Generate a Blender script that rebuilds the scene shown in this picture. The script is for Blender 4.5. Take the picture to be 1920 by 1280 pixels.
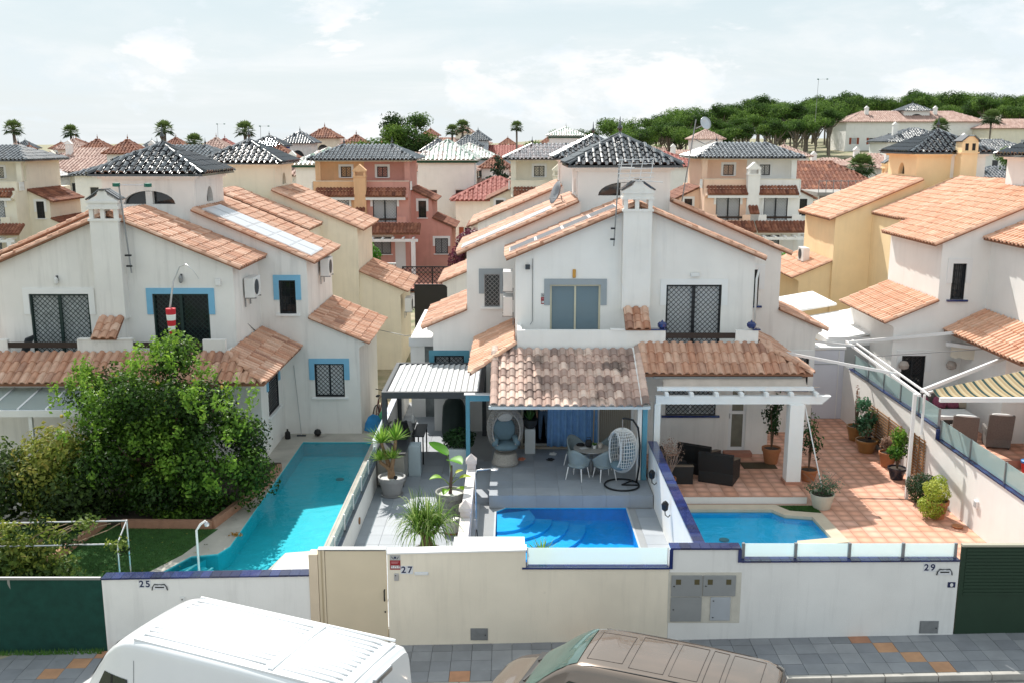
import bpy, bmesh, math, random
from mathutils import Vector, Matrix
random.seed(7)
R = math.radians
for o in list(bpy.data.objects): bpy.data.objects.remove(o)
scn = bpy.context.scene; COL = scn.collection
# ---------------------------------------------------------------- camera
cam = bpy.data.cameras.new('camera'); camo = bpy.data.objects.new('camera', cam); COL.objects.link(camo)
cam.sensor_width = 36.0; cam.lens = 36.0*1850/1920; cam.clip_end = 5000; cam.clip_start = .1
camo.location = (0, 0, 10); camo.rotation_euler = (R(90)-math.atan(378/1850), 0, 0); scn.camera = camo
# ---------------------------------------------------------------- world / sun / exposure
SUN = Vector((-.30, .80, 1.0)).normalized()
wd = bpy.data.worlds.new('World'); scn.world = wd; wd.use_nodes = True
nt = wd.node_tree; N = nt.nodes; L = nt.links; N.clear()
def nn(t, **k):
    n = N.new(t)
    for a, b in k.items(): setattr(n, a, b)
    return n
def wmath(op, a, b=None, c=None):
    n = nn('ShaderNodeMath', operation=op)
    for i, q in enumerate((a, b, c)):
        if q is None: continue
        if isinstance(q, (int, float)): n.inputs[i].default_value = q
        else: L.new(q, n.inputs[i])
    return n.outputs[0]
sky = nn('ShaderNodeTexSky', sky_type='NISHITA', sun_disc=False)
sky.sun_elevation = math.asin(SUN.z); sky.sun_rotation = math.atan2(SUN.x, SUN.y)
sky.air_density = 1.2; sky.dust_density = 2.2; sky.ozone_density = 1.5
tc = nn('ShaderNodeTexCoord'); sep = nn('ShaderNodeSeparateXYZ'); L.new(tc.outputs['Generated'], sep.inputs[0])
zc = wmath('MAXIMUM', sep.outputs[2], 0.0)
den = wmath('ADD', zc, .085)
cx = wmath('DIVIDE', sep.outputs[0], den); cy = wmath('DIVIDE', sep.outputs[1], den)
cv = nn('ShaderNodeCombineXYZ'); L.new(cx, cv.inputs[0]); L.new(cy, cv.inputs[1]); cv.inputs[2].default_value = 3.7
def wnoise(scale, det, rough, vec, dist=0.):
    n = nn('ShaderNodeTexNoise'); n.inputs['Scale'].default_value = scale; n.inputs['Detail'].default_value = det
    n.inputs['Roughness'].default_value = rough; n.inputs['Distortion'].default_value = dist; L.new(vec, n.inputs['Vector']); return n.outputs[0]
def wramp(v, a, b, c0=0., c1=1.):
    m = nn('ShaderNodeMapRange', interpolation_type='SMOOTHSTEP'); L.new(v, m.inputs[0])
    m.inputs[1].default_value = a; m.inputs[2].default_value = b; m.inputs[3].default_value = c0; m.inputs[4].default_value = c1; return m.outputs[0]
hi = wramp(wnoise(.55, 6, .58, cv.outputs[0], .5), .40, .66)          # veil of high cloud
dv = nn('ShaderNodeMapping'); dv.inputs['Scale'].default_value = (1, 1, 2.3); L.new(tc.outputs['Generated'], dv.inputs[0])
cum = wramp(wnoise(5.2, 10, .60, dv.outputs[0], .2), .50, .58)         # broken cumulus
shade = wnoise(8.5, 7, .6, dv.outputs[0])
def wmix(f, a, b):
    q = nn('ShaderNodeMixRGB')
    for i, v in ((0, f), (1, a), (2, b)):
        if isinstance(v, (float, tuple)): q.inputs[i].default_value = v
        else: L.new(v, q.inputs[i])
    return q.outputs[0]
hz = wramp(sep.outputs[2], -.02, .22, 1., 0.)
base = wmix(.88, sky.outputs[0], wmix(hz, (9.4, 11.5, 12.4, 1), (12.0, 12.9, 13.3, 1)))   # sky seen through bright haze
clc = wmix(wramp(shade, .36, .60), (11.0, 12.2, 12.9, 1), (13.7, 13.8, 13.9, 1))
fin_ = wmix(wmath('MAXIMUM', wmath('MULTIPLY', hi, .55), wmath('MULTIPLY', cum, .95)), base, clc)
bg = nn('ShaderNodeBackground'); bg.inputs[1].default_value = .060; L.new(fin_, bg.inputs[0])
wo = nn('ShaderNodeOutputWorld'); L.new(bg.outputs[0], wo.inputs[0])
sl = bpy.data.lights.new('sun', 'SUN'); sl.energy = 4.8; sl.angle = R(.6); sl.color = (1, .955, .88)
so = bpy.data.objects.new('sun', sl); COL.objects.link(so); so.rotation_euler = SUN.to_track_quat('Z', 'Y').to_euler(); so.location = (-20, 40, 60)
vs = scn.view_settings; vs.view_transform = 'Standard'; vs.look = 'None'; vs.gamma = 1; vs.exposure = .34; vs.use_curve_mapping = False
scn.render.engine = 'CYCLES'
# ---------------------------------------------------------------- materials
MATS = {}
def lin(c):
    if isinstance(c, str):
        c = [int(c[i:i+2], 16)/255 for i in (0, 2, 4)]
        c = [x/12.92 if x <= .04045 else ((x+.055)/1.055)**2.4 for x in c]
    return tuple(c)+(1,)
def mat(name, col, rough=.8, var=.08, scale=3., bump=0., bscale=50., metal=0., spec=.4, tint=None, cols=None, streak=0., dirt=None, coat=0., alpha=None, det=4):
    """procedural principled material: large soft variation, optional per-piece tint, vertical weather streaks and fine relief"""
    if name in MATS: return MATS[name]
    m = bpy.data.materials.new(name); m.use_nodes = True; t = m.node_tree; n = t.nodes; l = t.links
    b = n['Principled BSDF']; b.inputs['Roughness'].default_value = rough; b.inputs['Metallic'].default_value = metal
    b.inputs['Specular IOR Level'].default_value = spec; b.inputs['Coat Weight'].default_value = coat
    g = n.new('ShaderNodeNewGeometry'); pos = g.outputs['Position']
    def noise(sc, d=4, ro=.55, vec=None):
        q = n.new('ShaderNodeTexNoise'); q.inputs['Scale'].default_value = sc; q.inputs['Detail'].default_value = d; q.inputs['Roughness'].default_value = ro
        l.new(vec or pos, q.inputs['Vector']); return q.outputs[0]
    def ramp(v, a, c, lo=0., hi=1.):
        q = n.new('ShaderNodeMapRange'); l.new(v, q.inputs[0])
        for i, x in enumerate((a, c, lo, hi)): q.inputs[i+1].default_value = x
        return q.outputs[0]
    def mul(c, f):
        q = n.new('ShaderNodeMixRGB'); q.blend_type = 'MULTIPLY'; q.inputs[0].default_value = 1
        l.new(c, q.inputs[1]) if not isinstance(c, tuple) else setattr(q.inputs[1], 'default_value', c)
        l.new(f, q.inputs[2]); return q.outputs[0]
    base = lin(col)
    if cols:
        cr = n.new('ShaderNodeValToRGB'); cr.color_ramp.interpolation = 'CONSTANT' if tint == 'step' else 'LINEAR'
        e = cr.color_ramp.elements
        while len(e) < len(cols): e.new(.5)
        for i, c in enumerate(cols): e[i].position = i/max(1, len(cols)-(0 if tint == 'step' else 1)); e[i].color = lin(c)
        if tint in ('obj', 'step'):
            oi = n.new('ShaderNodeObjectInfo'); l.new(oi.outputs['Random'], cr.inputs[0])
        elif tint == 'attr':
            at = n.new('ShaderNodeAttribute'); at.attribute_name = 'tint'; l.new(at.outputs['Fac'], cr.inputs[0])
        else: l.new(ramp(noise(scale, det), .3, .7), cr.inputs[0])
        c = cr.outputs[0]
    else: c = base
    if var: c = mul(c, ramp(noise(scale, det), .28, .72, 1-var, 1+var*.35))
    if streak:
        mp = n.new('ShaderNodeMapping'); mp.inputs['Scale'].default_value = (2.6, 2.6, .22); l.new(pos, mp.inputs[0])
        c = mul(c, ramp(noise(1.4, 5, .62, mp.outputs[0]), .52, .8, 1., 1-streak))
    if dirt:
        q = n.new('ShaderNodeMixRGB'); l.new(ramp(noise(dirt[1], 6, .7), dirt[2], dirt[2]+.16), q.inputs[0])
        l.new(c, q.inputs[1]) if not isinstance(c, tuple) else setattr(q.inputs[1], 'default_value', c)
        q.inputs[2].default_value = lin(dirt[0]); c = q.outputs[0]
    if isinstance(c, tuple): b.inputs['Base Color'].default_value = c
    else: l.new(c, b.inputs['Base Color'])
    if bump:
        bp = n.new('ShaderNodeBump'); bp.inputs['Strength'].default_value = bump; bp.inputs['Distance'].default_value = .02
        l.new(noise(bscale, 5), bp.inputs['Height']); l.new(bp.outputs[0], b.inputs['Normal'])
    if alpha is not None: b.inputs['Alpha'].default_value = alpha
    MATS[name] = m; return m
def glassy(name, col, trans=.5, rough=.05, tl=0.):
    """pane: tinted see-through share, the rest a pale body with a gloss on top"""
    if name in MATS: return MATS[name]
    m = bpy.data.materials.new(name); m.use_nodes = True; t = m.node_tree; n = t.nodes; l = t.links
    b = n['Principled BSDF']; b.inputs['Base Color'].default_value = lin(col); b.inputs['Roughness'].default_value = rough
    tr = n.new('ShaderNodeBsdfTransparent'); tr.inputs[0].default_value = tuple(.45+.55*x for x in lin(col)[:3])+(1,)
    body = b.outputs[0]
    if tl:
        ts = n.new('ShaderNodeBsdfTranslucent'); ts.inputs[0].default_value = lin(col); q = n.new('ShaderNodeMixShader'); q.inputs[0].default_value = tl
        l.new(body, q.inputs[1]); l.new(ts.outputs[0], q.inputs[2]); body = q.outputs[0]
    x = n.new('ShaderNodeMixShader'); x.inputs[0].default_value = trans; l.new(body, x.inputs[1]); l.new(tr.outputs[0], x.inputs[2])
    l.new(x.outputs[0], n['Material Output'].inputs[0]); MATS[name] = m; return m
def leafmat(name, cols, rough=.45, tl=.35):
    if name in MATS: return MATS[name]
    m = mat(name, '406030', rough, .12, 9, cols=cols, tint='attr', spec=.35); t = m.node_tree; n = t.nodes; l = t.links
    b = n['Principled BSDF']; src = b.inputs['Base Color'].links[0].from_socket
    ts = n.new('ShaderNodeBsdfTranslucent'); l.new(src, ts.inputs[0]); q = n.new('ShaderNodeMixShader'); q.inputs[0].default_value = tl
    l.new(b.outputs[0], q.inputs[1]); l.new(ts.outputs[0], q.inputs[2]); l.new(q.outputs[0], n['Material Output'].inputs[0]); return m
def water(name, col, body=.35):
    if name in MATS: return MATS[name]
    m = bpy.data.materials.new(name); m.use_nodes = True; t = m.node_tree; n = t.nodes; l = t.links; n.remove(n['Principled BSDF'])
    tr = n.new('ShaderNodeBsdfTransparent'); tr.inputs[0].default_value = lin(col)
    gl = n.new('ShaderNodeBsdfGlossy'); gl.inputs['Roughness'].default_value = .03
    fr = n.new('ShaderNodeFresnel'); fr.inputs['IOR'].default_value = 1.33
    g = n.new('ShaderNodeNewGeometry'); nz = n.new('ShaderNodeTexNoise'); nz.inputs['Scale'].default_value = 3.2; nz.inputs['Detail'].default_value = 3; nz.inputs['Distortion'].default_value = .6
    l.new(g.outputs['Position'], nz.inputs[0]); bp = n.new('ShaderNodeBump'); bp.inputs['Strength'].default_value = .3; bp.inputs['Distance'].default_value = .06
    l.new(nz.outputs[0], bp.inputs['Height']); l.new(bp.outputs[0], gl.inputs['Normal']); l.new(bp.outputs[0], fr.inputs['Normal'])
    x = n.new('ShaderNodeMixShader'); l.new(fr.outputs[0], x.inputs[0]); l.new(tr.outputs[0], x.inputs[1]); l.new(gl.outputs[0], x.inputs[2])
    l.new(x.outputs[0], n['Material Output'].inputs[0]); MATS[name] = m; return m
# ---------------------------------------------------------------- mesh builder
class MB:
    def __init__(s): s.v = []; s.f = []; s.m = []; s.t = []; s.tint = None
    def add(s, vs, fs, m=0):
        k = len(s.v); s.v += [tuple(p) for p in vs]
        for f in fs: s.f.append([i+k for i in f]); s.m.append(m)
        if s.tint is not None: s.t += [s.tint]*(len(s.v)-len(s.t))
        return s
    def box(s, x0, x1, y0, y1, z0, z1, m=0):
        if x0 > x1: x0, x1 = x1, x0
        if y0 > y1: y0, y1 = y1, y0
        return s.add([(x0,y0,z0),(x1,y0,z0),(x1,y1,z0),(x0,y1,z0),(x0,y0,z1),(x1,y0,z1),(x1,y1,z1),(x0,y1,z1)],
            [(0,3,2,1),(4,5,6,7),(0,1,5,4),(1,2,6,5),(2,3,7,6),(3,0,4,7)], m)
    def bar(s, a, b, w, h, m=0, up=(0,0,1)):
        a = Vector(a); b = Vector(b); d = (b-a).normalized(); u = Vector(up)
        if abs(d.dot(u)) > .99: u = Vector((0,1,0))
        sx = d.cross(u).normalized()*w/2; sz = sx.cross(d).normalized()*h/2
        P = [a-sx-sz, a+sx-sz, a+sx+sz, a-sx+sz, b-sx-sz, b+sx-sz, b+sx+sz, b-sx+sz]
        return s.add(P, [(0,1,2,3),(7,6,5,4),(0,4,5,1),(1,5,6,2),(2,6,7,3),(3,7,4,0)], m)
    def prism(s, pts, axis, a, b, m=0):
        n = len(pts)
        def P(p, h):
            return {'y': (p[0], h, p[1]), 'x': (h, p[0], p[1]), 'z': (p[0], p[1], h)}[axis]
        vs = [P(p, a) for p in pts]+[P(p, b) for p in pts]
        return s.add(vs, [tuple(range(n)), tuple(range(2*n-1, n-1, -1))]+[(i, i+n, (i+1) % n+n, (i+1) % n) for i in range(n)], m)
    def tube(s, pts, r, n=6, m=0, cap=True):
        pts = [Vector(p) for p in pts]; rs = r if isinstance(r, (list, tuple)) else [r]*len(pts)
        vs = []; fs = []; prev = None
        for i, p in enumerate(pts):
            d = (pts[min(i+1, len(pts)-1)]-pts[max(i-1, 0)]).normalized()
            if prev is None: a = Vector((0,0,1)) if abs(d.z) < .9 else Vector((1,0,0)); x = d.cross(a).normalized()
            else: x = (prev-d*prev.dot(d)).normalized()
            prev = x; y = d.cross(x)
            for k in range(n):
                t = 2*math.pi*k/n; vs.append(p+(x*math.cos(t)+y*math.sin(t))*rs[i])
        for i in range(len(pts)-1):
            for k in range(n): fs.append((i*n+k, i*n+(k+1) % n, (i+1)*n+(k+1) % n, (i+1)*n+k))
        if cap: fs += [tuple(range(n))[::-1], tuple(range((len(pts)-1)*n, len(pts)*n))]
        return s.add(vs, fs, m)
    def lathe(s, prof, n=16, c=(0,0,0), m=0, sx=1, sy=1):
        vs = []; fs = []
        for r, z in prof:
            for k in range(n):
                t = 2*math.pi*k/n; vs.append((c[0]+r*math.cos(t)*sx, c[1]+r*math.sin(t)*sy, c[2]+z))
        for i in range(len(prof)-1):
            for k in range(n): fs.append((i*n+k, i*n+(k+1) % n, (i+1)*n+(k+1) % n, (i+1)*n+k))
        fs += [tuple(range(n))[::-1], tuple(range((len(prof)-1)*n, len(prof)*n))]
        return s.add(vs, fs, m)
    def grid(s, rows, m=0, close=False):
        nu = len(rows[0]); vs = [p for r in rows for p in r]; fs = []
        for i in range(len(rows)-1):
            for k in range(nu if close else nu-1): fs.append((i*nu+k, i*nu+(k+1) % nu, (i+1)*nu+(k+1) % nu, (i+1)*nu+k))
        return s.add(vs, fs, m)
    def mesh(s, name, mats, smooth=False, fix=True):
        me = bpy.data.meshes.new(name); me.from_pydata(s.v, [], s.f)
        for q in (mats if isinstance(mats, (list, tuple)) else [mats]): me.materials.append(q)
        if len(set(s.m)) > 1: me.polygons.foreach_set('material_index', s.m)
        if s.t:
            s.t += [.5]*(len(s.v)-len(s.t)); at = me.attributes.new('tint', 'FLOAT', 'POINT'); at.data.foreach_set('value', s.t)
        if fix:
            bm = bmesh.new(); bm.from_mesh(me); bmesh.ops.recalc_face_normals(bm, faces=bm.faces); bm.to_mesh(me); bm.free()
        if smooth: me.polygons.foreach_set('use_smooth', [True]*len(me.polygons))
        me.update(); return me
    def build(s, name, mats, parent=None, loc=(0,0,0), rz=0., bevel=0., smooth=False, solid=0., fix=True, sub=0):
        o = bpy.data.objects.new(name, s.mesh(name, mats, smooth, fix)); COL.objects.link(o); o.location = loc; o.rotation_euler = (0,0,rz)
        if parent is not None: o.parent = parent
        if solid: q = o.modifiers.new('s', 'SOLIDIFY'); q.thickness = solid
        if bevel: q = o.modifiers.new('b', 'BEVEL'); q.width = bevel; q.segments = 2; q.limit_method = 'ANGLE'; q.angle_limit = R(40)
        if sub: q = o.modifiers.new('u', 'SUBSURF'); q.levels = q.render_levels = sub
        return o
def tag(o, label=None, cat=None, group=None, kind=None):
    for k, v in (('label', label), ('category', cat), ('group', group), ('kind', kind)):
        if v: o[k] = v
    return o
def thing(name, label, cat, loc=(0,0,0), rz=0., group=None):
    o = bpy.data.objects.new(name, None); COL.objects.link(o); o.location = loc; o.rotation_euler = (0,0,rz); o.empty_display_size = .3
    return tag(o, label, cat, group)
def clone(o, parent=None, loc=None, rz=None, label=None, scale=None):
    c = o.copy(); COL.objects.link(c); c.parent = parent
    if loc is not None: c.location = loc
    if rz is not None: c.rotation_euler = (0,0,rz)
    if scale is not None: c.scale = (scale,)*3 if not isinstance(scale, tuple) else scale
    if label: c['label'] = label
    for ch in list(o.children): clone(ch, c)
    return c
TMP = bpy.data.scenes.new('workbench')
def baked(o, *others):
    """evaluated mesh of o, worked out in a scratch scene so that the big one need not update"""
    for q in (o,)+others: TMP.collection.objects.link(q)
    vl = TMP.view_layers[0]; vl.update(); dg = vl.depsgraph; dg.update(); me = bpy.data.meshes.new_from_object(o.evaluated_get(dg))
    for q in (o,)+others: TMP.collection.objects.unlink(q)
    return me
def cut(o, holes):
    """sink openings into a wall mesh"""
    if not holes: return o
    mb = MB()
    for h in holes:
        if callable(h): h(mb)
        else: mb.box(*h)
    c = mb.build('opening', [o.data.materials[0]]); par = o.parent; o.parent = None
    q = o.modifiers.new('cut', 'BOOLEAN'); q.operation = 'DIFFERENCE'; q.object = c; q.solver = 'EXACT'
    me = baked(o, c); o.modifiers.remove(q); o.data = me; o.parent = par
    bpy.data.objects.remove(c); return o
def nz(i): # cheap repeatable 0..1 number
    x = math.sin(i*127.1+11.7)*43758.5453; return x-math.floor(x)
# ---------------------------------------------------------------- shared materials
WHITE = mat('plaster_white', (.85,.825,.79), .9, .07, 1.1, .25, 70, streak=.16, dirt=((.5,.48,.44), .8, .71))
WHITE2 = mat('plaster_white_clean', (.86,.845,.82), .9, .05, 1.3, .2, 70, streak=.06)
CREAM = mat('plaster_cream', (.84,.76,.61), .9, .08, 1.2, .25, 70, streak=.14)
YELLOW = mat('plaster_yellow', (.90,.69,.42), .9, .07, 1.2, .2, 70, streak=.08)
TERRA = mat('plaster_terracotta', (.66,.33,.275), .9, .1, 1.2, .25, 70, streak=.14)
ORANGE = mat('plaster_orange', (.80,.49,.28), .9, .1, 1.2, .25, 70, streak=.14)
PEACH = mat('plaster_peach', (.88,.62,.47), .9, .07, 1.2, .2, 70, streak=.1)
IVORY = mat('plaster_ivory', (.84,.78,.65), .9, .06, 1.2, .2, 70, streak=.1)
WALLC = mat('plaster_boundary_cream', (.84,.76,.63), .9, .09, .9, .3, 60, streak=.14, dirt=((.58,.52,.42), .9, .68))
WALLW = mat('plaster_boundary_white', (.81,.80,.78), .9, .07, 1.1, .3, 60, streak=.16, dirt=((.58,.55,.50), .9, .67))
TRIMW = mat('trim_white', (.82,.82,.815), .75, .04, 2)
TRIMB = mat('trim_sky_blue', (.20,.46,.66), .75, .07, 3)
TRIMG = mat('trim_grey', (.33,.37,.40), .75, .06, 3)
TEALP = mat('trim_teal', (.10,.30,.40), .6, .08, 3)
BLKM = mat('metal_black', (.012,.014,.018), .45, .1, 8, metal=.2)
GRNM = mat('metal_green_dark', (.008,.028,.026), .45, .1, 8)
GREYM = mat('metal_grey', (.30,.31,.32), .45, .1, 6, metal=.6)
STEEL = mat('metal_steel', (.55,.56,.58), .32, .08, 6, metal=.9)
ANTH = mat('metal_anthracite', (.045,.052,.06), .45, .08, 5)
WHM = mat('metal_white', (.80,.80,.80), .4, .04, 3, coat=.2)
WOODD = mat('wood_dark', (.04,.024,.018), .6, .2, 14)
WOODM = mat('wood_mid', (.30,.15,.065), .65, .25, 14)
GLASSD = mat('pane_dark', (.018,.022,.026), .06, .2, 1.2, spec=.6)
BLIND = mat('blind_grey', (.44,.46,.475), .5, .12, 2.2)
BLINDW = mat('blind_white', (.72,.74,.76), .5, .08, 2.2)
CURT = mat('curtain_pale', (.62,.65,.66), .9, .3, 7)
CURTB = mat('curtain_blue', (.19,.37,.66), .9, .12, 8)
BLACK = mat('rubber_black', (.012,.012,.013), .6, .1, 9)
NAVY = mat('tile_navy_glazed', (.018,.035,.15), .18, .25, 5, coat=.5)
PVC = mat('plastic_white', (.75,.75,.74), .45, .05, 4)
TILE_T = ['d2a68c', 'c39076', 'dfbba4', 'b6846a', 'd9b199', 'a67b68']
TILE_O = ['967d74', 'bfa295', 'dfc2b2', '86736c', 'd0b0a2', 'ecd2c2', 'a58e85']
def tilemat(name, cols, tint, rough=.75, spec=.3, coat=0., dirt=None):
    return mat(name, 'b07050', rough, .22, 5, .25, 45, cols=cols, tint=tint, spec=spec, coat=coat, dirt=dirt)
T_TERRA = tilemat('tile_clay', TILE_T, 'attr', dirt=((.12,.08,.06), 2.2, .62))
T_TERRAO = tilemat('tile_clay_piece', TILE_T, 'obj', dirt=((.14,.09,.07), 2.6, .62))
T_NEW = tilemat('tile_clay_new', ['e2b498', 'dcaa8c', 'e9c2a8', 'd8a082'], 'attr')
T_OLDO = tilemat('tile_clay_old_piece', TILE_O, 'obj', dirt=((.13,.10,.085), 1.1, .58))
T_NAVY = mat('tile_glazed_dark', '1c2030', .13, .3, 6, cols=['0b0d14', '10141f', '08090d', '161b29'], tint='attr', spec=.7, coat=1.)
T_NAVYO = mat('tile_glazed_dark_piece', '1c2030', .12, .3, 6, cols=['0b0d14', '10141f', '08090d', '161b29'], tint='obj', spec=.7, coat=1.)
T_PINK = tilemat('tile_clay_pink', ['b99a8e', 'a98a80', 'c7aca0', 'b09085'], 'attr')
T_RED = tilemat('tile_clay_red', ['a4625a', '955248', 'b07068'], 'attr')
T_BROWN = tilemat('tile_clay_brown', ['8f5a45', '7b4a3a', 'a56e55', '6c4236'], 'attr')
T_STRIPE = tilemat('tile_green_white', ['d8dcd8', '7f9d8c', 'e4e4e0', 'c0a8a0'], 'attr', .3)
# ---------------------------------------------------------------- roof tiles
def tile_geo(p, l, n=6, hump=.30):
    """one mixed clay tile: flat pan and a hump, tilted so its lower lip rides over the row below"""
    xs = [(-.5*p, 0), (-.36*p, .004)]
    for k in range(n+1):
        a = math.pi*k/n; xs.append((-.30*p+.34*p*(1-math.cos(a))+.0*p, hump*p*math.sin(a)))
    xs.append((.5*p, 0))
    vs = []
    for y, dz in ((-.08*l, .032), (l, .006)): vs += [(x, y, z+dz) for x, z in xs]
    k = len(xs); vs += [(x, -.08*l, z*.80+.004) for x, z in xs]
    fs = [(i, i+1, i+1+k, i+k) for i in range(k-1)]+[(i+2*k, i+1+2*k, i+1, i) for i in range(k-1)]
    return vs, fs
_tm = {}
def tile_mesh(p, l, m):
    q = (p, l, m.name)
    if q not in _tm:
        mb = MB(); mb.add(*tile_geo(p, l, 6, .42 if 'glazed' in m.name else .30)); _tm[q] = mb.mesh('tile', m, smooth=False, fix=False)
    return _tm[q]
def slope(parent, o, u, w, U, W, pitch, row, m, indiv=False, inside=None, name='tile', lift=.012, n=4):
    """cover a roof plane with tiles; o = lower corner, u along the eave, w up the slope"""
    o = Vector(o); u = Vector(u).normalized(); w = Vector(w).normalized(); nrm = u.cross(w).normalized()
    if nrm.z < 0: nrm = -nrm
    x = w.cross(nrm); M3 = Matrix((x, w, nrm)).transposed().to_4x4()
    nu = max(1, int(U/pitch+.3)); nw = max(1, int(W/row+.3)); pu = U/nu; pw = W/nw
    if indiv: me = tile_mesh(pitch, row, m)
    mb = MB(); vs0, fs0 = tile_geo(pu, pw, n, .40 if 'glazed' in m.name else .30); k = 0
    for j in range(nw):
        for i in range(nu):
            if inside and not inside((i+.5)*pu, (j+.5)*pw): continue
            p = o+u*((i+.5)*pu)+w*(j*pw)+nrm*lift
            r1, r2 = nz(k*1.37+o.x*3.1+o.y), nz(k*2.11+o.z+5); k += 1
            if indiv:
                t = bpy.data.objects.new(name, me); COL.objects.link(t); t.parent = parent
                T = Matrix.Translation(p+nrm*(r2*.009)+w*((nz(k*4.7)-.5)*.035)) @ M3 @ Matrix.Rotation((r1-.5)*.07, 4, 'Z')
                t.matrix_local = T @ Matrix.Diagonal((pu/pitch, pw/row, 1, 1))
            else:
                T = Matrix.Translation(p+nrm*(r2*.010)+w*((nz(k*4.7)-.5)*.03)) @ M3 @ Matrix.Rotation((r1-.5)*.06, 4, 'Z'); mb.tint = r1
                mb.add([T @ Vector(v) for v in vs0], fs0)
    if not indiv and mb.v:
        b = mb.build('tiles', m, parent, fix=False); b['kind'] = 'stuff'; return b
def caps(parent, a, b, r, step, m, name='ridge', n=6):
    """row of half-round ridge tiles from a to b"""
    a = Vector(a); b = Vector(b); d = b-a; k = max(1, int(d.length/step)); d.normalize(); s = (b-a).length/k; mb = MB()
    up = Vector((0,0,1)); x = d.cross(up).normalized(); y = x.cross(d).normalized()
    for i in range(k):
        mb.tint = nz(i*3.3+a.x+a.z); p0 = a+d*(s*i-.04*s); p1 = a+d*(s*(i+1)); R0, R1 = r*1.12, r*.94; vs = []
        for p, q in ((p0, R0), (p1, R1), (p0, R0*.8)):
            vs += [p+x*(q*math.cos(math.pi*t/n))+y*(q*math.sin(math.pi*t/n)*.9-.02) for t in range(n+1)]
        mb.add(vs, [(t, t+1, t+n+2, t+n+1) for t in range(n)]+[(2*n+2+t, 2*n+3+t, t+1, t) for t in range(n)])
    return mb.build(name, m, parent, fix=False)
def finial(parent, p, s=1., m=None):
    mb = MB(); mb.lathe([(.09*s,0),(.10*s,.06*s),(.05*s,.1*s),(.04*s,.16*s),(.085*s,.24*s),(.085*s,.30*s),(.03*s,.38*s),(.012*s,.62*s),(.004*s,.66*s)], 8)
    return mb.build('finial', m or T_NAVY, parent, p, smooth=True)
def pyramid(parent, cx, cy, hx, hy, ze, za, m, mo=None, front='y-', pitch=.26, row=.36, det=True, ridge=0., capm=None, fin=True):
    """hipped roof: base board, tiles on each slope, capped hips and a finial"""
    rf = MB(); e = .04
    A = [(cx-hx,cy-hy,ze),(cx+hx,cy-hy,ze),(cx+hx,cy+hy,ze),(cx-hx,cy+hy,ze)]; T0 = (cx-ridge,cy,za); T1 = (cx+ridge,cy,za)
    rf.add(A+[T0, T1]+[(p[0],p[1],ze-.07) for p in A], [(0,1,5,4),(1,2,5),(2,3,4,5),(3,0,4),(6,7,1,0),(7,8,2,1),(8,9,3,2),(9,6,0,3),(9,8,7,6)])
    ro = rf.build('roof', capm or m, parent)
    for side in ('y-', 'x+', 'x-', 'y+'):
        if side[0] == 'y':
            sg = -1 if side == 'y-' else 1; U = 2*hx; run = hy; o = (cx-hx, cy+sg*hy, ze); u = (1,0,0); w = Vector((0,-sg*hy,za-ze)); rg = ridge
        else:
            sg = 1 if side == 'x+' else -1; U = 2*hy; run = hx-ridge; o = (cx+sg*hx, cy-hy, ze); u = (0,1,0); w = Vector((-sg*run,0,za-ze)); rg = 0
        W = w.length
        ins = lambda a, b, U=U, W=W, rg=rg: (b/W)*(U/2-rg) < min(a, U-a)+.02
        pieces = mo is not None and side in front.split(',')
        slope(ro, o, u, w, U, W, pitch, row, mo if pieces else m, pieces, ins)
    r = .085 if det else .11
    for q, T in ((A[0], T0), (A[1], T1), (A[2], T1), (A[3], T0)): caps(ro, (q[0],q[1],q[2]+.03), (T[0],T[1],T[2]+.03), r, .42, capm or m, 'hip')
    if ridge: caps(ro, T0, T1, r, .42, capm or m, 'ridge')
    if fin:
        finial(ro, T0, 1., capm or m)
        if ridge: finial(ro, T1, 1., capm or m)
    return ro
# ---------------------------------------------------------------- windows
def lattice(mb, x0, x1, z0, z1, y, st=.15, w=.016, m=0):
    k = int((x1-x0+z1-z0)/st)+1
    for i in range(1, k):
        for sg in (1, -1):
            c = i*st
            if sg > 0: # x-x0 + z-z0 = c
                a = (x0+min(c, x1-x0), z0+max(0, c-(x1-x0))); b = (x0+max(0, c-(z1-z0)), z0+min(c, z1-z0))
            else:
                a = (x1-min(c, x1-x0), z0+max(0, c-(x1-x0))); b = (x1-max(0, c-(z1-z0)), z0+min(c, z1-z0))
            if abs(a[0]-b[0]) > .03: mb.bar((a[0], y, a[1]), (b[0], y, b[1]), w, w, m, up=(0,1,0))
def scrolls(mb, x0, x1, z0, z1, y, m=0):
    for k in range(1, 3): mb.bar((x0+(x1-x0)*k/3, y, z0), (x0+(x1-x0)*k/3, y, z1), .016, .016, m)
    n = max(3, int((z1-z0)/.22))
    for k in range(n+1):
        z = z0+(z1-z0)*k/n; mb.bar((x0, y, z), (x1, y, z), .014, .014, m)
        if k < n:
            for cx in (.17, .83): mb.tube([(x0+(x1-x0)*cx+.06*math.cos(t*.785), y, z+.11+.09*math.sin(t*.785)) for t in range(9)], .007, 4, m, cap=False)
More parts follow.
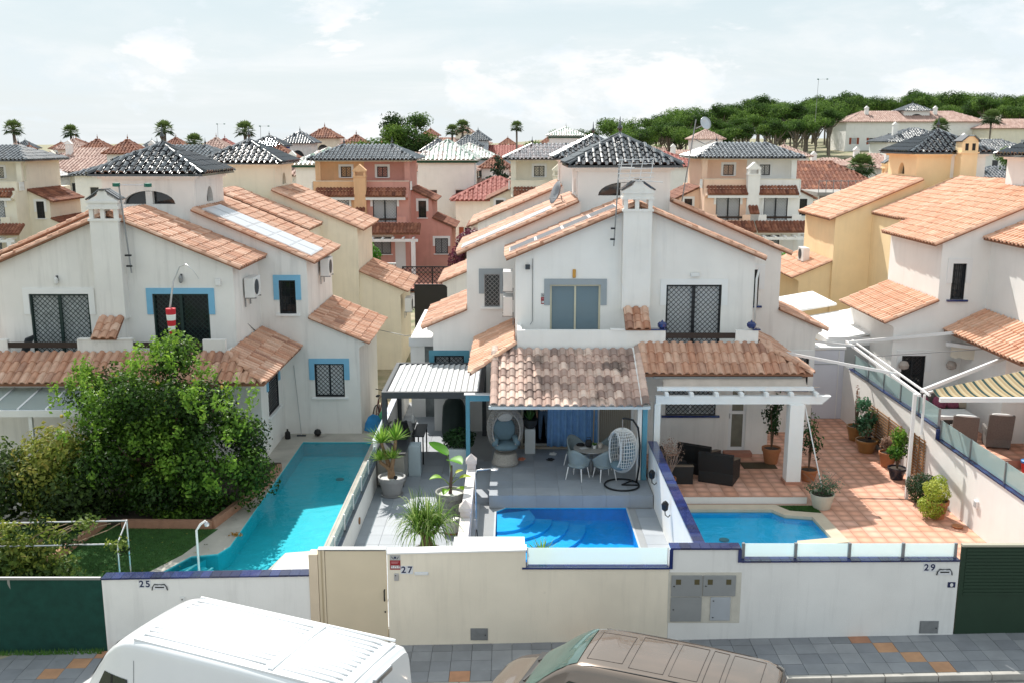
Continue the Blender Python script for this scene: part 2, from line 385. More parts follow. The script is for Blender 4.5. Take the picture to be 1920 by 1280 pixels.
def window(parent, loc, w, h, rz=0., trim=None, tw=.18, td=.5, grille=None, gm=None, pane=None, frame=None, sill=None, split=True, deep=.14, full=False, name='window', gst=.15):
    """origin: bottom centre on the wall face, outside is -y; the opening itself is cut by the caller"""
    fm = frame or WHM; mb = MB(); f = .055; y0, y1 = deep-.05, deep-.005
    mb.box(-w/2, w/2, y0, y1, 0, f); mb.box(-w/2, w/2, y0, y1, h-f, h); mb.box(-w/2, -w/2+f, y0, y1, f, h-f); mb.box(w/2-f, w/2, y0, y1, f, h-f)
    if split: mb.box(-f/2, f/2, y0, y1, f, h-f)
    o = mb.build(name, fm, parent, loc, rz)
    halves = ((-w/2+f, -f/2), (f/2, w/2-f)) if split else ((-w/2+f, w/2-f),)
    for a, b in halves: MB().box(a, b, y0+.018, y1-.004, f, h-f).build('pane', pane or GLASSD, o)
    if trim:
        t = MB(); d = .035; zb = h-td if not full else -.03
        t.box(-w/2-tw, w/2+tw, -d, 0.01, h+.003, h+tw); t.box(-w/2-tw, -w/2-.002, -d, .01, zb, h+.003); t.box(w/2+.002, w/2+tw, -d, .01, zb, h+.003)
        t.build('trim', trim, o)
    if sill: MB().box(-w/2-.12, w/2+.12, -.09, deep-.06, -.07, -.002).build('sill', sill, o, bevel=.01)
    if grille:
        g = MB(); y = .03; b = .05 if grille == 'door' else .028
        g.box(-w/2+.004, w/2-.004, y-.02, y+.02, h-b, h-.004); g.box(-w/2+.004, w/2-.004, y-.02, y+.02, .004, b)
        g.box(-w/2+.004, -w/2+b, y-.02, y+.02, b, h-b); g.box(w/2-b, w/2-.004, y-.02, y+.02, b, h-b)
        if grille == 'door': g.box(-.045, .045, y-.02, y+.02, b, h-b)
        if grille == 'scroll': scrolls(g, -w/2+b, w/2-b, b, h-b, y)
        else: lattice(g, -w/2+b, w/2-b, b, h-b, y, gst)
        g.build('grille', gm or BLKM, o, fix=False)
    return o
def lunette_hole(cx, y0, y1, z, hw, hh, axis='y'):
    def f(mb):
        pts = [(cx-hw, z), (cx+hw, z)]+[(cx+hw*math.cos(math.pi*k/12), z+hh*math.sin(math.pi*k/12)) for k in range(1, 12)]
        mb.prism(pts, axis, y0, y1)
    return f
def ac_unit(name, label, p, rz=0., group=None):
    t = thing(name, label, 'air conditioner', p, rz, group)
    MB().box(-.42, .42, -.33, -.03, 0, .62).build('casing', PVC, t, bevel=.015)
    g = MB(); g.lathe([(.24,0),(.24,.012),(.20,.012)], 18)
    o = g.build('fan_guard', ANTH, t, (-.1,-.334,.31)); o.rotation_euler = (R(90),0,0)
    b = MB()
    for x in (-.3, .3): b.box(x-.02, x+.02, -.36, 0, -.04, -.002); b.box(x-.02, x+.02, -.03, 0, -.3, -.04)
    b.build('bracket', GREYM, t); return t
def mast(name, label, p, h, kind='yagi', lean=0., head=1.):
    t = thing(name, label, 'antenna', p); mb = MB(); mb.tube([(0,0,0),(lean,0,h)], .022, 6); mb.build('pole', GREYM, t)
    a = MB(); z = h-.05
    if kind == 'yagi':
        a.tube([(lean-.1,0,z),(lean+1.0*head,-.25,z)], .012, 5)
        for k in range(9):
            x = lean+.12+k*.1*head; a.tube([(x,-.25*(x-lean)-.2,z),(x,-.25*(x-lean)+.2,z)], .006, 4)
        a.build('aerial', STEEL, t)
        for x in (-.06, .95*head): MB().lathe([(.0,-.06),(.11,-.05),(.11,.05),(0,.06)], 10).build('aerial_cap', mat('plastic_green', (.01,.13,.09), .5), t, (lean+x,-.02-.25*max(x,0),z))
    elif kind == 'panel':
        for i in range(5): a.tube([(lean-.1,-.35,z-.5+i*.13),(lean+.95,-.35,z-.5+i*.13+.03)], .012, 5)
        for i in range(4): a.tube([(lean-.05+i*.3,-.35,z-.55),(lean+.05+i*.3,-.35,z+.1)], .012, 5)
        a.tube([(lean,0,z-.2),(lean+.4,-.35,z-.2)], .016, 5); a.tube([(lean+.2,-.1,z-.55),(lean+1.2,-.6,z-.6)], .014, 5)
        a.build('aerial', mat('metal_aerial_white', (.7,.7,.7), .4), t)
    else:
        d = a; d.lathe([(0,.02),(.12,.03),(.22,.09),(.215,.1),(.11,.045),(0,.03)], 18); o = d.build('dish', STEEL, t, (lean+.25,-.1,z-.1), smooth=True); o.rotation_euler = (R(70), R(25), R(20))
        q = MB(); q.tube([(lean,0,z-.6),(lean+.3,-.1,z-.75),(lean+.55,-.25,z-.62)], .015, 5); q.tube([(lean,0,z-.25),(lean+.2,-.1,z-.15)], .02, 5); q.build('bracket', GREYM, t)
    c = MB()
    for k in (.18, .5): c.box(-.12+lean*k/h, .03, -.03, .03, k, k+.05)
    c.build('clamp', BLKM, t); return t
# ---------------------------------------------------------------- the semi-detached pair (front model)
zA = lambda x: 7.75-.42*x
zB = lambda x: 8.32-.435*x
def duplex(name, label, X, Y, z0, rz, cR, cL, detail=True, towerm=None, tilem=None):
    """cR/cL: dicts of the two halves (wall, trim, window kinds, wing width)"""
    H = thing(name, label, 'house', (X, Y, z0), rz); tilem = tilem or T_TERRA; zb = -.6
    for s, c in ((1, cR), (-1, cL)):
        wl = c['wall']; tr = c.get('trim', TRIMW); ww = c.get('ww', 6.6); gm = c.get('gm', BLKM)
        X2 = lambda x: s*x
        A = MB().prism([(s*.0,zb),(s*3.6,zb),(s*3.6,zA(3.6)-.06),(s*.0,zA(0)-.06)], 'y', 0, 10.7).build('wall', wl, H)
        B = MB().prism([(s*1.45,3.),(s*3.5,3.),(s*3.5,zb),(s*5.2,zb),(s*5.2,zB(5.2)-.06),(s*1.45,zB(1.45)-.06)], 'y', 3., 7.5).build('wall', wl, H)
        zW = lambda x: 4.08-.43*(x-5.2)
        Wm = MB().prism([(s*5.15,zb),(s*ww,zb),(s*ww,zW(ww)-.34),(s*(ww+.08),zW(ww)-.26),(s*(ww+.2),zW(ww)-.22),(s*(ww+.2),zW(ww+.2)-.04),(s*5.15,zW(5.15)-.04)], 'y', 3.003, 7.3).build('wall', wl, H)
        G = MB().prism([(s*3.55,zb),(s*4.25,zb),(s*4.25,3.32),(s*3.55,3.66)], 'y', .004, 3.02).build('wall', wl, H)
        if 'gside' in c:
            a = c['gside']; cut(G, [(s*4.08, s*4.5, a[0], a[1], a[2], a[3])]); window(H, (s*4.25, (a[0]+a[1])/2, a[2]), a[1]-a[0], a[3]-a[2], rz=s*math.pi/2, trim=tr, grille='lat', frame=WHM, pane=BLIND, sill=TRIMW, deep=.13)
        # upper door, front window, wing window
        dx0, dx1 = c.get('door', (.98, 2.65)); dz0, dz1 = 3.2, 5.33; holesA = [(s*dx0, s*dx1, -.3, .15, dz0, dz1)]
        if 'room' in c: holesA += [(s*c['room'][0], s*c['room'][1], -.3, 4.2, c['room'][2], c['room'][3])]
        if 'gwin' in c: a = c['gwin']; holesA.append((s*a[0], s*a[1], -.3, .15, a[2], a[3]))
        if 'gdoor' in c: a = c['gdoor']; holesA.append((s*a[0], s*a[1], -.3, .12, a[2], a[3]))
        cut(A, holesA)
        bw = c.get('bwin', (4.25, 4.80, 4.2, 5.32)); cut(B, [(s*bw[0], s*bw[1], 2.7, 3.16, bw[2], bw[3])])
        vw = c.get('wwin', (5.2+.12, 6.32, 1.35, 2.5)); cut(Wm, [(s*vw[0], s*vw[1], 2.7, 3.16, vw[2], vw[3])])
        if c.get('slide'):
            window(H, (s*(dx0+dx1)/2, 0, dz0), dx1-dx0, dz1-dz0, trim=tr, frame=mat('frame_cream', (.62,.58,.44), .5), pane=glassy('pane_clear', '9fb4bd', .55), td=.62)
            MB().box(s*dx0*.9+s*.12, s*(dx1-.03), .142, .147, dz0+.05, dz1-.05).build('curtain', CURTB, H)
        else:
            window(H, (s*(dx0+dx1)/2, 0, dz0), dx1-dx0, dz1-dz0, trim=tr, grille='door', gm=gm, frame=c.get('frame', ANTH), pane=c.get('pane', BLIND), td=.62)
        window(H, (s*(bw[0]+bw[1])/2, 3., bw[2]), bw[1]-bw[0], bw[3]-bw[2], trim=c.get('btrim', tr), grille=c.get('bgr', 'scroll'), gm=c.get('bgm', BLKM), pane=c.get('bpane', GLASSD), split=False, sill=c.get('sill', TRIMW), frame=ANTH, td=.65)
        window(H, (s*(vw[0]+vw[1])/2, 3.003, vw[2]), vw[1]-vw[0], vw[3]-vw[2], trim=c.get('wtrim', c.get('btrim', tr)), grille='lat', gm=c.get('wgm', BLKM), pane=c.get('wpane', BLIND), sill=c.get('sill', TRIMW), td=.55, frame=ANTH)
        if 'gwin' in c: a = c['gwin']; window(H, (s*(a[0]+a[1])/2, 0, a[2]), a[1]-a[0], a[3]-a[2], grille='lat', gm=gm, pane=BLIND, sill=NAVY, frame=WHM)
        if 'gdoor' in c:
            a = c['gdoor']; w = a[1]-a[0]; h = a[3]-a[2]; d = MB(); d.box(-w/2, w/2, .04, .09, 0, .12); d.box(-w/2, w/2, .04, .09, h-.1, h); d.box(-w/2, -w/2+.1, .04, .09, .12, h-.1); d.box(w/2-.1, w/2, .04, .09, .12, h-.1); d.box(-w/2+.1, w/2-.1, .04, .09, 1.18, 1.28)
            do = d.build('door', WHM, H, (s*(a[0]+a[1])/2, 0, a[2]))
            for q in ((.12, 1.18), (1.28, h-.1)): MB().box(-w/2+.1, w/2-.1, .055, .075, *q).build('pane', mat('pane_curtained', (.20,.20,.16), .25, .35, 2.5), do)
            MB().box(-w/2+.02, -w/2+.05, -.02, .04, 1.05, 1.2).build('handle', STEEL, do)
        # roofs
        ey0, ex = -.22, 3.87
        rf = MB().prism([(s*.0,zA(0)-.05),(s*ex,zA(ex)-.05),(s*ex,zA(ex)+.01),(s*0,zA(0)+.01)], 'y', ey0, 3.0).build('roof', T_BASE, H)
        slope(rf, (s*ex, ey0, zA(ex)), (0,1,0), (-s, 0, .42), 3.0-ey0, math.hypot(ex, ex*.42), .24, .36, tilem)
        caps(rf, (s*ex, ey0+.06, zA(ex)+.02), (s*.1, ey0+.06, zA(.1)+.02), .075, .4, tilem, 'verge')
        r2 = MB().prism([(s*.0,zA(0)-.05),(s*3.7,zA(3.7)-.05),(s*3.7,zA(3.7)+.01),(s*0,zA(0)+.01)], 'y', 7.67, 10.7).build('roof', T_BASE, H)
        slope(r2, (s*3.7, 7.67, zA(3.7)), (0,1,0), (-s,0,.42), 3.03, math.hypot(3.7, 3.7*.42), .24, .36, tilem)
        bx = 5.5
        rb = MB().prism([(s*1.52,zB(1.52)-.05),(s*bx,zB(bx)-.05),(s*bx,zB(bx)+.01),(s*1.52,zB(1.52)+.01)], 'y', 2.85, 7.65).build('roof', T_BASE, H)
        slope(rb, (s*bx, 2.85, zB(bx)), (0,1,0), (-s,0,.435), 4.8, math.hypot(bx-1.52, (bx-1.52)*.435), .24, .36, tilem)
        for yy in (2.91, 7.59): caps(rb, (s*bx, yy, zB(bx)+.02), (s*1.55, yy, zB(1.55)+.02), .075, .4, tilem, 'verge')
        wx = ww+.36
        rw = MB().prism([(s*5.2,zW(5.2)-.03),(s*wx,zW(wx)-.03),(s*wx,zW(wx)+.02),(s*5.2,zW(5.2)+.02)], 'y', 2.88, 7.45).build('roof', T_BASE, H)
        slope(rw, (s*wx, 2.88, zW(wx)), (0,1,0), (-s,0,.43), 4.57, math.hypot(wx-5.2, (wx-5.2)*.43), .22, .36, tilem)
        for yy in (2.95, 7.38): caps(rw, (s*wx, yy, zW(wx)+.03), (s*5.22, yy, zW(5.22)+.03), .075, .4, tilem, 'verge')
        # balcony and parapet with a lowered slot and timber rail
        MB().box(s*.0, s*3.5, -.9, -.004, 2.95, 3.15).build('balcony_floor', wl, H)
        if c.get('solidpar'):
            p = MB().box(s*.32, s*3.55, -1.02, -.88, 2.7, 4.13)
        else:
            a, b, zl, zt, r = .82, 2.88, 3.72, 4.13, .14
            pts = [(.32,2.7),(3.55,2.7),(3.55,zt),(b,zt)]+[(b-r*(1-math.cos(math.pi/2*k/4)) , zl+r-r*math.sin(math.pi/2*k/4)) for k in range(5)]
            pts += [(a+r-r*math.sin(math.pi/2*k/4), zl+r*(1-math.cos(math.pi/2*k/4))) for k in range(5)]+[(a,zt),(.32,zt)]
            p = MB().prism([(s*x, z) for x, z in pts], 'y', -1.02, -.88)
            MB().box(s*a, s*b, -.98, -.92, 3.88, 4.04).build('balcony_rail', WOODD, H)
        p.box(s*3.42, s*3.55, -.88, -.003, 2.7, 3.7 if not c.get('solidpar') else 4.13); p.build('parapet', wl, H)
        cp = MB().box(s*3.38, s*3.6, -1.05, -.84, 4.13, 4.17) if c.get('cap') else MB().box(s*.34, s*.8, -1.05, -.85, 4.131, 4.165)
        if c.get('cap'): cp.box(s*.34, s*.84, -1.05, -.84, 4.131, 4.17)
        cp.build('coping', c.get('cap', wl), H)
        # porch roof along the front and round the corner
        pr = MB(); e, zt, zl, xe = -2.1, 3.74, 3.08, 4.9; x0 = c.get('porch0', .0)
        pr.add([(s*x0,-1.0,zt),(s*3.6,-1.0,zt),(s*xe,e,zl),(s*x0,e,zl),(s*3.6,3.0,zt),(s*xe,3.0,zl)]+[(s*x0,-1.0,zt-.06),(s*3.6,-1.0,zt-.06),(s*xe,e,zl-.08),(s*x0,e,zl-.08),(s*3.6,3.0,zt-.06),(s*xe,3.0,zl-.08)],
            [(0,1,2,3),(1,4,5,2),(9,8,7,6),(8,11,10,7),(3,2,8,9),(2,5,11,8),(0,3,9,6),(4,10,11,5)])
        if not c.get('noporch'):
            po = pr.build('porch_roof', T_BASE, H); W = math.hypot(1.1, zt-zl); xa, xb = (x0, xe)
            if s > 0: slope(po, (x0, e, zl), (1,0,0), (0,1.1,zt-zl), xe-x0, W, .232, .42, T_TERRAO if detail else tilem, detail, lambda a, b: a < (xe-x0)-b/W*1.3+.06)
            else: slope(po, (-xe, e, zl), (1,0,0), (0,1.1,zt-zl), xe-x0, W, .232, .42, T_TERRAO if detail else tilem, detail, lambda a, b: a > b/W*1.3-.06)
            W2 = math.hypot(1.3, zt-zl)
            slope(po, (s*xe, e, zl), (0,1,0), (-s*1.3,0,zt-zl), 3.0-e, W2, .232, .42, tilem, False, lambda a, b: a > b/W2*1.1-.1)
            caps(po, (s*xe, e, zl+.03), (s*3.6, -1.0, zt+.03), .09, .36, tilem, 'hip')
            MB().box(s*(x0+.05), s*4.5, -1.75, -.01, 2.86, 2.98).build('porch_ceiling', wl, H)
        else:
            po = MB().add([(s*3.6,-1.0,zt),(s*xe,e,zl),(s*xe,3.,zl),(s*3.6,3.,zt),(s*3.6,-1.,zt-.06),(s*xe,e,zl-.06),(s*xe,3.,zl-.06),(s*3.6,3.,zt-.06)], [(0,1,2,3),(7,6,5,4),(0,4,5,1),(1,5,6,2),(2,6,7,3),(3,7,4,0)]).build('porch_roof', T_BASE, H)
            W2 = math.hypot(1.3, zt-zl); slope(po, (s*xe, e, zl), (0,1,0), (-s*1.3,0,zt-zl), 3.0-e, W2, .232, .42, T_NEW, False, lambda a, b: a > b/W2*1.1-.1)
            caps(po, (s*xe, e, zl+.03), (s*3.6, -1.0, zt+.03), .09, .36, T_NEW, 'hip')
        # tower half
        tw = c.get('tower', wl); T = MB().box(s*.0, s*1.52, 3.4, 6.7, 6.2, 8.62).build('tower', tw, H)
        cut(T, [lunette_hole(0, 3.2, 3.65, 7.80, .86, .44), lunette_hole(5.05, s*1.3, s*1.7, 7.80, .36, .52, 'x')])
        MB().box(s*.0, s*1.62, 3.3, 6.8, 8.62, 8.70).build('cornice', tw, H); MB().box(s*.0, s*1.74, 3.18, 6.92, 8.70, 8.79).build('cornice', tw, H)
        MB().box(s*.002, s*.84, 3.62, 3.645, 7.8, 8.25).build('pane', GLASSD, H); MB().box(s*1.32, s*1.335, 4.7, 5.4, 7.8, 8.33).build('pane', GLASSD, H)
    cm = cR['wall'] if 'chim' not in cR else cR['chim']
    MB().box(-.11, .11, 3.41, 3.6, 7.8, 8.22).build('mullion', cR.get('tower', cR['wall']), H)
    pyramid(H, 0, 5.05, 1.88, 1.88, 8.79, 9.74, T_NAVY, T_NAVYO if detail else None, detail or '', pitch=.25, row=.33)
    # chimney with vented gabled head
    ch = MB(); ch.box(-.42, .42, -.38, .1, 4.62, 7.55); ch.box(-.46, .46, -.42, .14, 7.55, 7.62); ch.build('chimney', cm, H)
    hd = MB()
    for x in (-.42, -.09, .30):
        for y in (-.38, .0): hd.box(x, x+.12, y, y+.1, 7.62, 7.90)
    hd.box(-.47, .47, -.43, .15, 7.90, 7.98); hd.box(-.43, .43, -.39, .11, 7.98, 8.08); hd.box(-.47, .47, -.43, .15, 8.08, 8.14)
    hd.prism([(-.45,8.14),(.45,8.14),(.16,8.30),(.12,8.44),(-.12,8.44),(-.16,8.30)], 'y', -.36, .08); hd.build('chimney_head', cm, H)
    cc = MB()
    for s in (1, -1):
        for k in (-.3, -.1, .06): cc.bar((s*.10, k, 8.44), (s*.50, k, 8.17), .14, .05)
    cc.bar((0,-.42,8.46), (0,.14,8.46), .16, .06); cc.build('chimney_tiles', T_NAVY if not detail or True else T_NAVY, H, bevel=.015)
    # party fin with sloping tiles
    MB().prism([(-1.02,2.7),(0,2.7),(0,4.62),(-.36,4.62),(-1.02,4.16)], 'x', -.32, .32).build('fin', cR['wall'], H)
    fo = MB().bar((0,-1.08,4.15), (0,-.36,4.66), .74, .04).build('fin_roof', T_BASE, H)
    slope(fo, (-.37,-1.1,4.17), (1,0,0), (0,.74,.52), .74, .9, .245, .3, T_TERRAO, True)
    return H
T_BASE = mat('roof_board', (.28,.13,.075), .85, .2, 5)
# ---------------------------------------------------------------- ground, street, pavement
gz = lambda x: .0215*x                                    # the street climbs gently to the right
def sm(a, b, x): t = max(0., min(1., (x-a)/(b-a))); return t*t*(3-2*t)
def th(x, y):                                             # far terrain: low on the left, a wooded rise on the right
    a = .3+2.6*sm(-70, 10, x)+4.6*sm(5, 75, x)
    return -.22+a*sm(88, 205, y)+2.2*sm(20, 120, x)*sm(190, 290, y)+.9*sm(-40, 20, x)*sm(70, 130, y)
GRD = mat('ground_dry', (.34,.29,.23), .95, .25, .3, .4, 12, cols=['8f8a72', '747a58', 'a89c84', '626b48'])
ASPH = mat('asphalt', (.21,.20,.19), .95, .18, 2.0, .6, 120, dirt=((.30,.28,.26), 30, .6))
xs = [-900,-600,-400,-300,-220,-160,-120,-90,-70,-50,-40,-30,-22,-14.5,-8,0,8,14,22,30,40,50,60,70,85,100,120,150,190,250,330,450,650,900]
ys = [-40,-10,18.36,22,26,31,36,44,52,60,70,80,90,105,120,140,160,180,200,220,245,275,310,360,450,700,1200,2500]
g = MB(); idx = {}
for j, y in enumerate(ys):
    for i, x in enumerate(xs): idx[i, j] = len(g.v); g.v.append((x, y, th(x, y) if y > 18.3 else -.9))
for j in range(len(ys)-1):
    for i in range(len(xs)-1):
        if xs[i] >= -14.6 and xs[i+1] <= 22.1 and ys[j] >= 18.3 and ys[j+1] <= 36.1: continue
        g.f.append([idx[i,j], idx[i+1,j], idx[i+1,j+1], idx[i,j+1]]); g.m.append(0)
tag(g.build('ground', GRD, fix=False), kind='structure')
r = MB(); r.add([(-40,-12,gz(-40)-.12),(40,-12,gz(40)-.12),(40,16.86,gz(40)-.12),(-40,16.86,gz(-40)-.12)], [(0,1,2,3)])
tag(r.build('road', ASPH, fix=False), kind='structure')
KERB = mat('kerb_concrete', (.42,.40,.37), .9, .2, 4, .4, 60)
PAVG = mat('paving_grey', '80828a', .85, .16, 2.5, .3, 90, cols=['83858a', '8d8f93', '97989b', '7d7f83'], tint='obj', dirt=((.19,.18,.17), 4, .64))
PAVO = mat('paving_orange', 'c48a64', .85, .2, 4, .3, 90, cols=['b98468', 'c29572', 'ab7a62'], tint='obj', dirt=((.2,.13,.1), 4, .66))
pv = MB(); pv.prism([(16.98,-.5),(18.6,-.5),(18.6,-.03),(16.98,-.03)], 'x', -14, 15); pv.v = [(x, y, z+gz(x)) for x, y, z in pv.v]
PAVE = tag(pv.build('pavement', mat('paving_bed', (.16,.155,.15), .95), None), kind='structure')
kb = MB()
for i in range(29):
    x = -14+i; k = MB().box(.006, .994, 0, .12, -.3, 0)
    o = k.build('kerbstone', KERB, PAVE, (x, 16.86, gz(x)+.003), bevel=.012); o.rotation_euler = (0, -math.atan(.0215), 0)
mg = MB().box(.004, .396, .004, .376, -.05, 0).mesh('paving_slab', PAVG); mo_ = MB().box(.004, .396, .004, .376, -.05, 0).mesh('paving_slab', PAVO)
ORG = {(2,3),(1,2),(0,1),(26,3),(25,2),(14,1),(15,3),(13,0),(27,2),(26,1),(40,3),(41,2),(43,0),(42,1),(52,3),(51,2),(54,1),(53,0),(20,0),(33,0)}
for i in range(-6, 56):
    for j in range(4):
        x = -9.2+i*.4; y = 16.99+j*.38
        o = bpy.data.objects.new('paving_slab', mo_ if (i, j) in ORG else mg); COL.objects.link(o); o.parent = PAVE
        o.location = (x, y, gz(x)-.004+.006*nz(i*7+j)); o.rotation_euler = ((nz(i+j*31)-.5)*.008, -math.atan(.0215)+(nz(i*3+j)-.5)*.006, 0)
# ---------------------------------------------------------------- yards
def slabs(parent, x0, x1, y0, y1, su, sv, z, m, keep=None, th_=.02, gap=.004, name='floor_tile', run=False):
    me = MB().box(gap, su-gap, gap, sv-gap, -th_, 0).mesh(name, m); n = 0
    nx = int(round((x1-x0)/su)); ny = int(round((y1-y0)/sv))
    for j in range(ny):
        for i in range(nx):
            x = x0+i*su; y = y0+j*sv
            if keep and not keep(x+su/2, y+sv/2): continue
            o = bpy.data.objects.new(name, me); COL.objects.link(o); o.parent = parent; o.location = (x, y, z+.0015*nz(i*13+j*7+x0)); n += 1
    return n
def inpoly(x, y, P):
    c = False; j = len(P)-1
    for i in range(len(P)):
        if (P[i][1] > y) != (P[j][1] > y) and x < (P[j][0]-P[i][0])*(y-P[i][1])/(P[j][1]-P[i][1])+P[i][0]: c = not c
        j = i
    return c
def offset(P, d):
    n = len(P); A = sum(P[i][0]*P[(i+1) % n][1]-P[(i+1) % n][0]*P[i][1] for i in range(n)); sg = 1 if A > 0 else -1; out = []
    for i in range(n):
        a = Vector(P[i-1]); b = Vector(P[i]); c = Vector(P[(i+1) % n]); u = (b-a).normalized(); w = (c-b).normalized()
        n1 = Vector((u.y, -u.x))*sg; n2 = Vector((w.y, -w.x))*sg; q = (n1+n2); q = q/max(.3, q.dot(n1)) if q.length > .01 else n1
        out.append((b.x+q.x*d, b.y+q.y*d))
    return out
def yard(name, m, x0, x1, y0, y1, z, holes=()):
    o = MB().box(x0, x1, y0, y1, -2.4, z).build(name, m); tag(o, kind='structure')
    cut(o, [(lambda mb, P=P: mb.prism(offset(P, .03), 'z', -2.2, z+1)) for P in holes]); return o
def pool(label, P, zt, zw, depth, bm_, wm, rim=None, rimw=.0, steps=(), flange=None):
    t = thing('swimming_pool', label, 'swimming pool', (P[0][0], P[0][1], zt)); ox, oy = P[0]; n = len(P)
    L2 = [(x-ox, y-oy) for x, y in P]; O2 = offset(L2, .05); b = MB()
    vs = [(x, y, .0) for x, y in L2]+[(x, y, -depth) for x, y in L2]+[(x, y, .0) for x, y in O2]+[(x, y, -depth-.08) for x, y in O2]
    b.add(vs, [tuple(range(n, 2*n))]+[(i, (i+1) % n, (i+1) % n+n, i+n) for i in range(n)]+[(i, (i+1) % n, (i+1) % n+2*n, i+2*n) for i in range(n)]+[(i+2*n, (i+1) % n+2*n, (i+1) % n+3*n, i+3*n) for i in range(n)]+[tuple(range(3*n, 4*n))])
    b.m = [0]*(n+1)+[1]*n+[0]*(n+1); b.build('basin', [bm_, flange or bm_], t)
    for s in steps: s(t)
    A = sum(L2[i][0]*L2[(i+1) % n][1]-L2[(i+1) % n][0]*L2[i][1] for i in range(n)); W_ = [(x, y, zw-zt) for x, y in offset(L2, -.005)]
    MB().add(W_ if A > 0 else W_[::-1], [tuple(range(n))]).build('water', wm, t, fix=False)
    if rim:
        I2 = offset(L2, -.02); W2 = offset(L2, rimw); k = MB()
        vs = [(x, y, .04) for x, y in I2]+[(x, y, .04) for x, y in W2]+[(x, y, -.06) for x, y in I2]+[(x, y, -.02) for x, y in W2]
        k.add(vs, [(i, (i+1) % n, (i+1) % n+n, i+n) for i in range(n)]+[(i, i+2*n, (i+1) % n+2*n, (i+1) % n) for i in range(n)]+[(i+n, (i+1) % n+n, (i+1) % n+3*n, i+3*n) for i in range(n)])
        k.build('coping', rim, t)
    return t
PL = [(-6.95,31.5),(-4.66,31.5),(-4.66,22.7),(-5.52,22.5),(-6.15,19.3),(-9.05,19.3),(-7.75,22.3),(-7.15,22.45),(-6.98,22.9)]
PC = [(-.42,25.0),(-.15,25.28),(3.08,25.28),(3.12,19.1),(-.42,19.1)]
PR = [(4.2,25.15),(7.0,25.15),(7.25,24.75),(7.95,24.6),(8.02,23.2),(7.1,23.0),(7.0,22.6),(7.0,19.6),(4.2,19.6)]
CONC = mat('concrete_deck', (.46,.43,.38), .9, .22, 1.6, .3, 50, dirt=((.24,.22,.2), 1.2, .6))
PORC = mat('porcelain_grey', '9a9da2', .55, .12, 1.6, .05, 30, cols=['9ba1a8', '959ba3', 'a3a8ae', '8f969f'], tint='obj', spec=.5)
def cottomat():
    m = mat('tile_cotto', 'c58a70', .7, .12, 5, .15, 60, cols=['d6a088', 'd09a80', 'dcaa94', 'cc947a'], tint='obj'); t = m.node_tree; n = t.nodes; l = t.links
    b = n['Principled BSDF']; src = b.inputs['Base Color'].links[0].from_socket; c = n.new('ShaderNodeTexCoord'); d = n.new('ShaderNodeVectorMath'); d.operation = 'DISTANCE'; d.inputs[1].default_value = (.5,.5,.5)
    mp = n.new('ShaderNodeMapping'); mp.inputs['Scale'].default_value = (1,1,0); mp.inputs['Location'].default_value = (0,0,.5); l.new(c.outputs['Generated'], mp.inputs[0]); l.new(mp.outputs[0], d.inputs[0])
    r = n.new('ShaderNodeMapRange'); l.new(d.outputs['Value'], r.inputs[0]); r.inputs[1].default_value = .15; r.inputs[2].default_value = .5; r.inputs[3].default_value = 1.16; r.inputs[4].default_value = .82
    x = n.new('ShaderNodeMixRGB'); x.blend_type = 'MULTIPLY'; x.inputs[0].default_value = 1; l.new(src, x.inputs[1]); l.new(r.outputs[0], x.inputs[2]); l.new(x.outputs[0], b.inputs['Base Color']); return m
COTTO = cottomat()
TURF = mat('turf_green', (.035,.11,.022), .95, .35, 7, .8, 220, dirt=((.02,.05,.012), 3, .6))
ZL, ZC, ZT, ZR, ZRT, ZN = .15, .25, .60, .20, .40, .45
yl = yard('left_yard', CONC, -14.5, -3.9, 18.55, 36.3, ZL, [PL])
yc = yard('deck', mat('grout_grey', (.30,.31,.32), .9), -3.9, 3.93, 18.55, 36.3, ZC-.012, [PC])
yr = yard('driveway', mat('grout_clay', (.40,.27,.21), .9), 3.93, 11.85, 18.55, 36.3, ZR-.012, [PR])
yn = yard('neighbour_yard', mat('grout_clay_dark', (.33,.22,.17), .9), 11.85, 22., 18.55, 36.3, ZN-.03)
inC = lambda x, y: not inpoly(x, y, PC) and not (x > -.62 and y > 25.3)
slabs(yc, -3.88, 3.92, 18.6, 29.4, .6, .6, ZC, PORC, lambda x, y: inC(x-.2, y) and inC(x+.2, y) and inC(x, y-.2) and inC(x, y+.2))
slabs(yc, -3.88, -2.3, 29.4, 36.2, .6, .6, ZC, PORC)
def keepR(x, y):
    return not (x < 8.3 and 18.5 < y < 25.6) and not (x < 8.15 and y < 29.6)
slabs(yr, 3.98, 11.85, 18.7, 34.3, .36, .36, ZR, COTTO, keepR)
slabs(yn, 11.95, 17.3, 20, 33, .4, .4, ZN, COTTO, lambda x, y: x < 15.8)
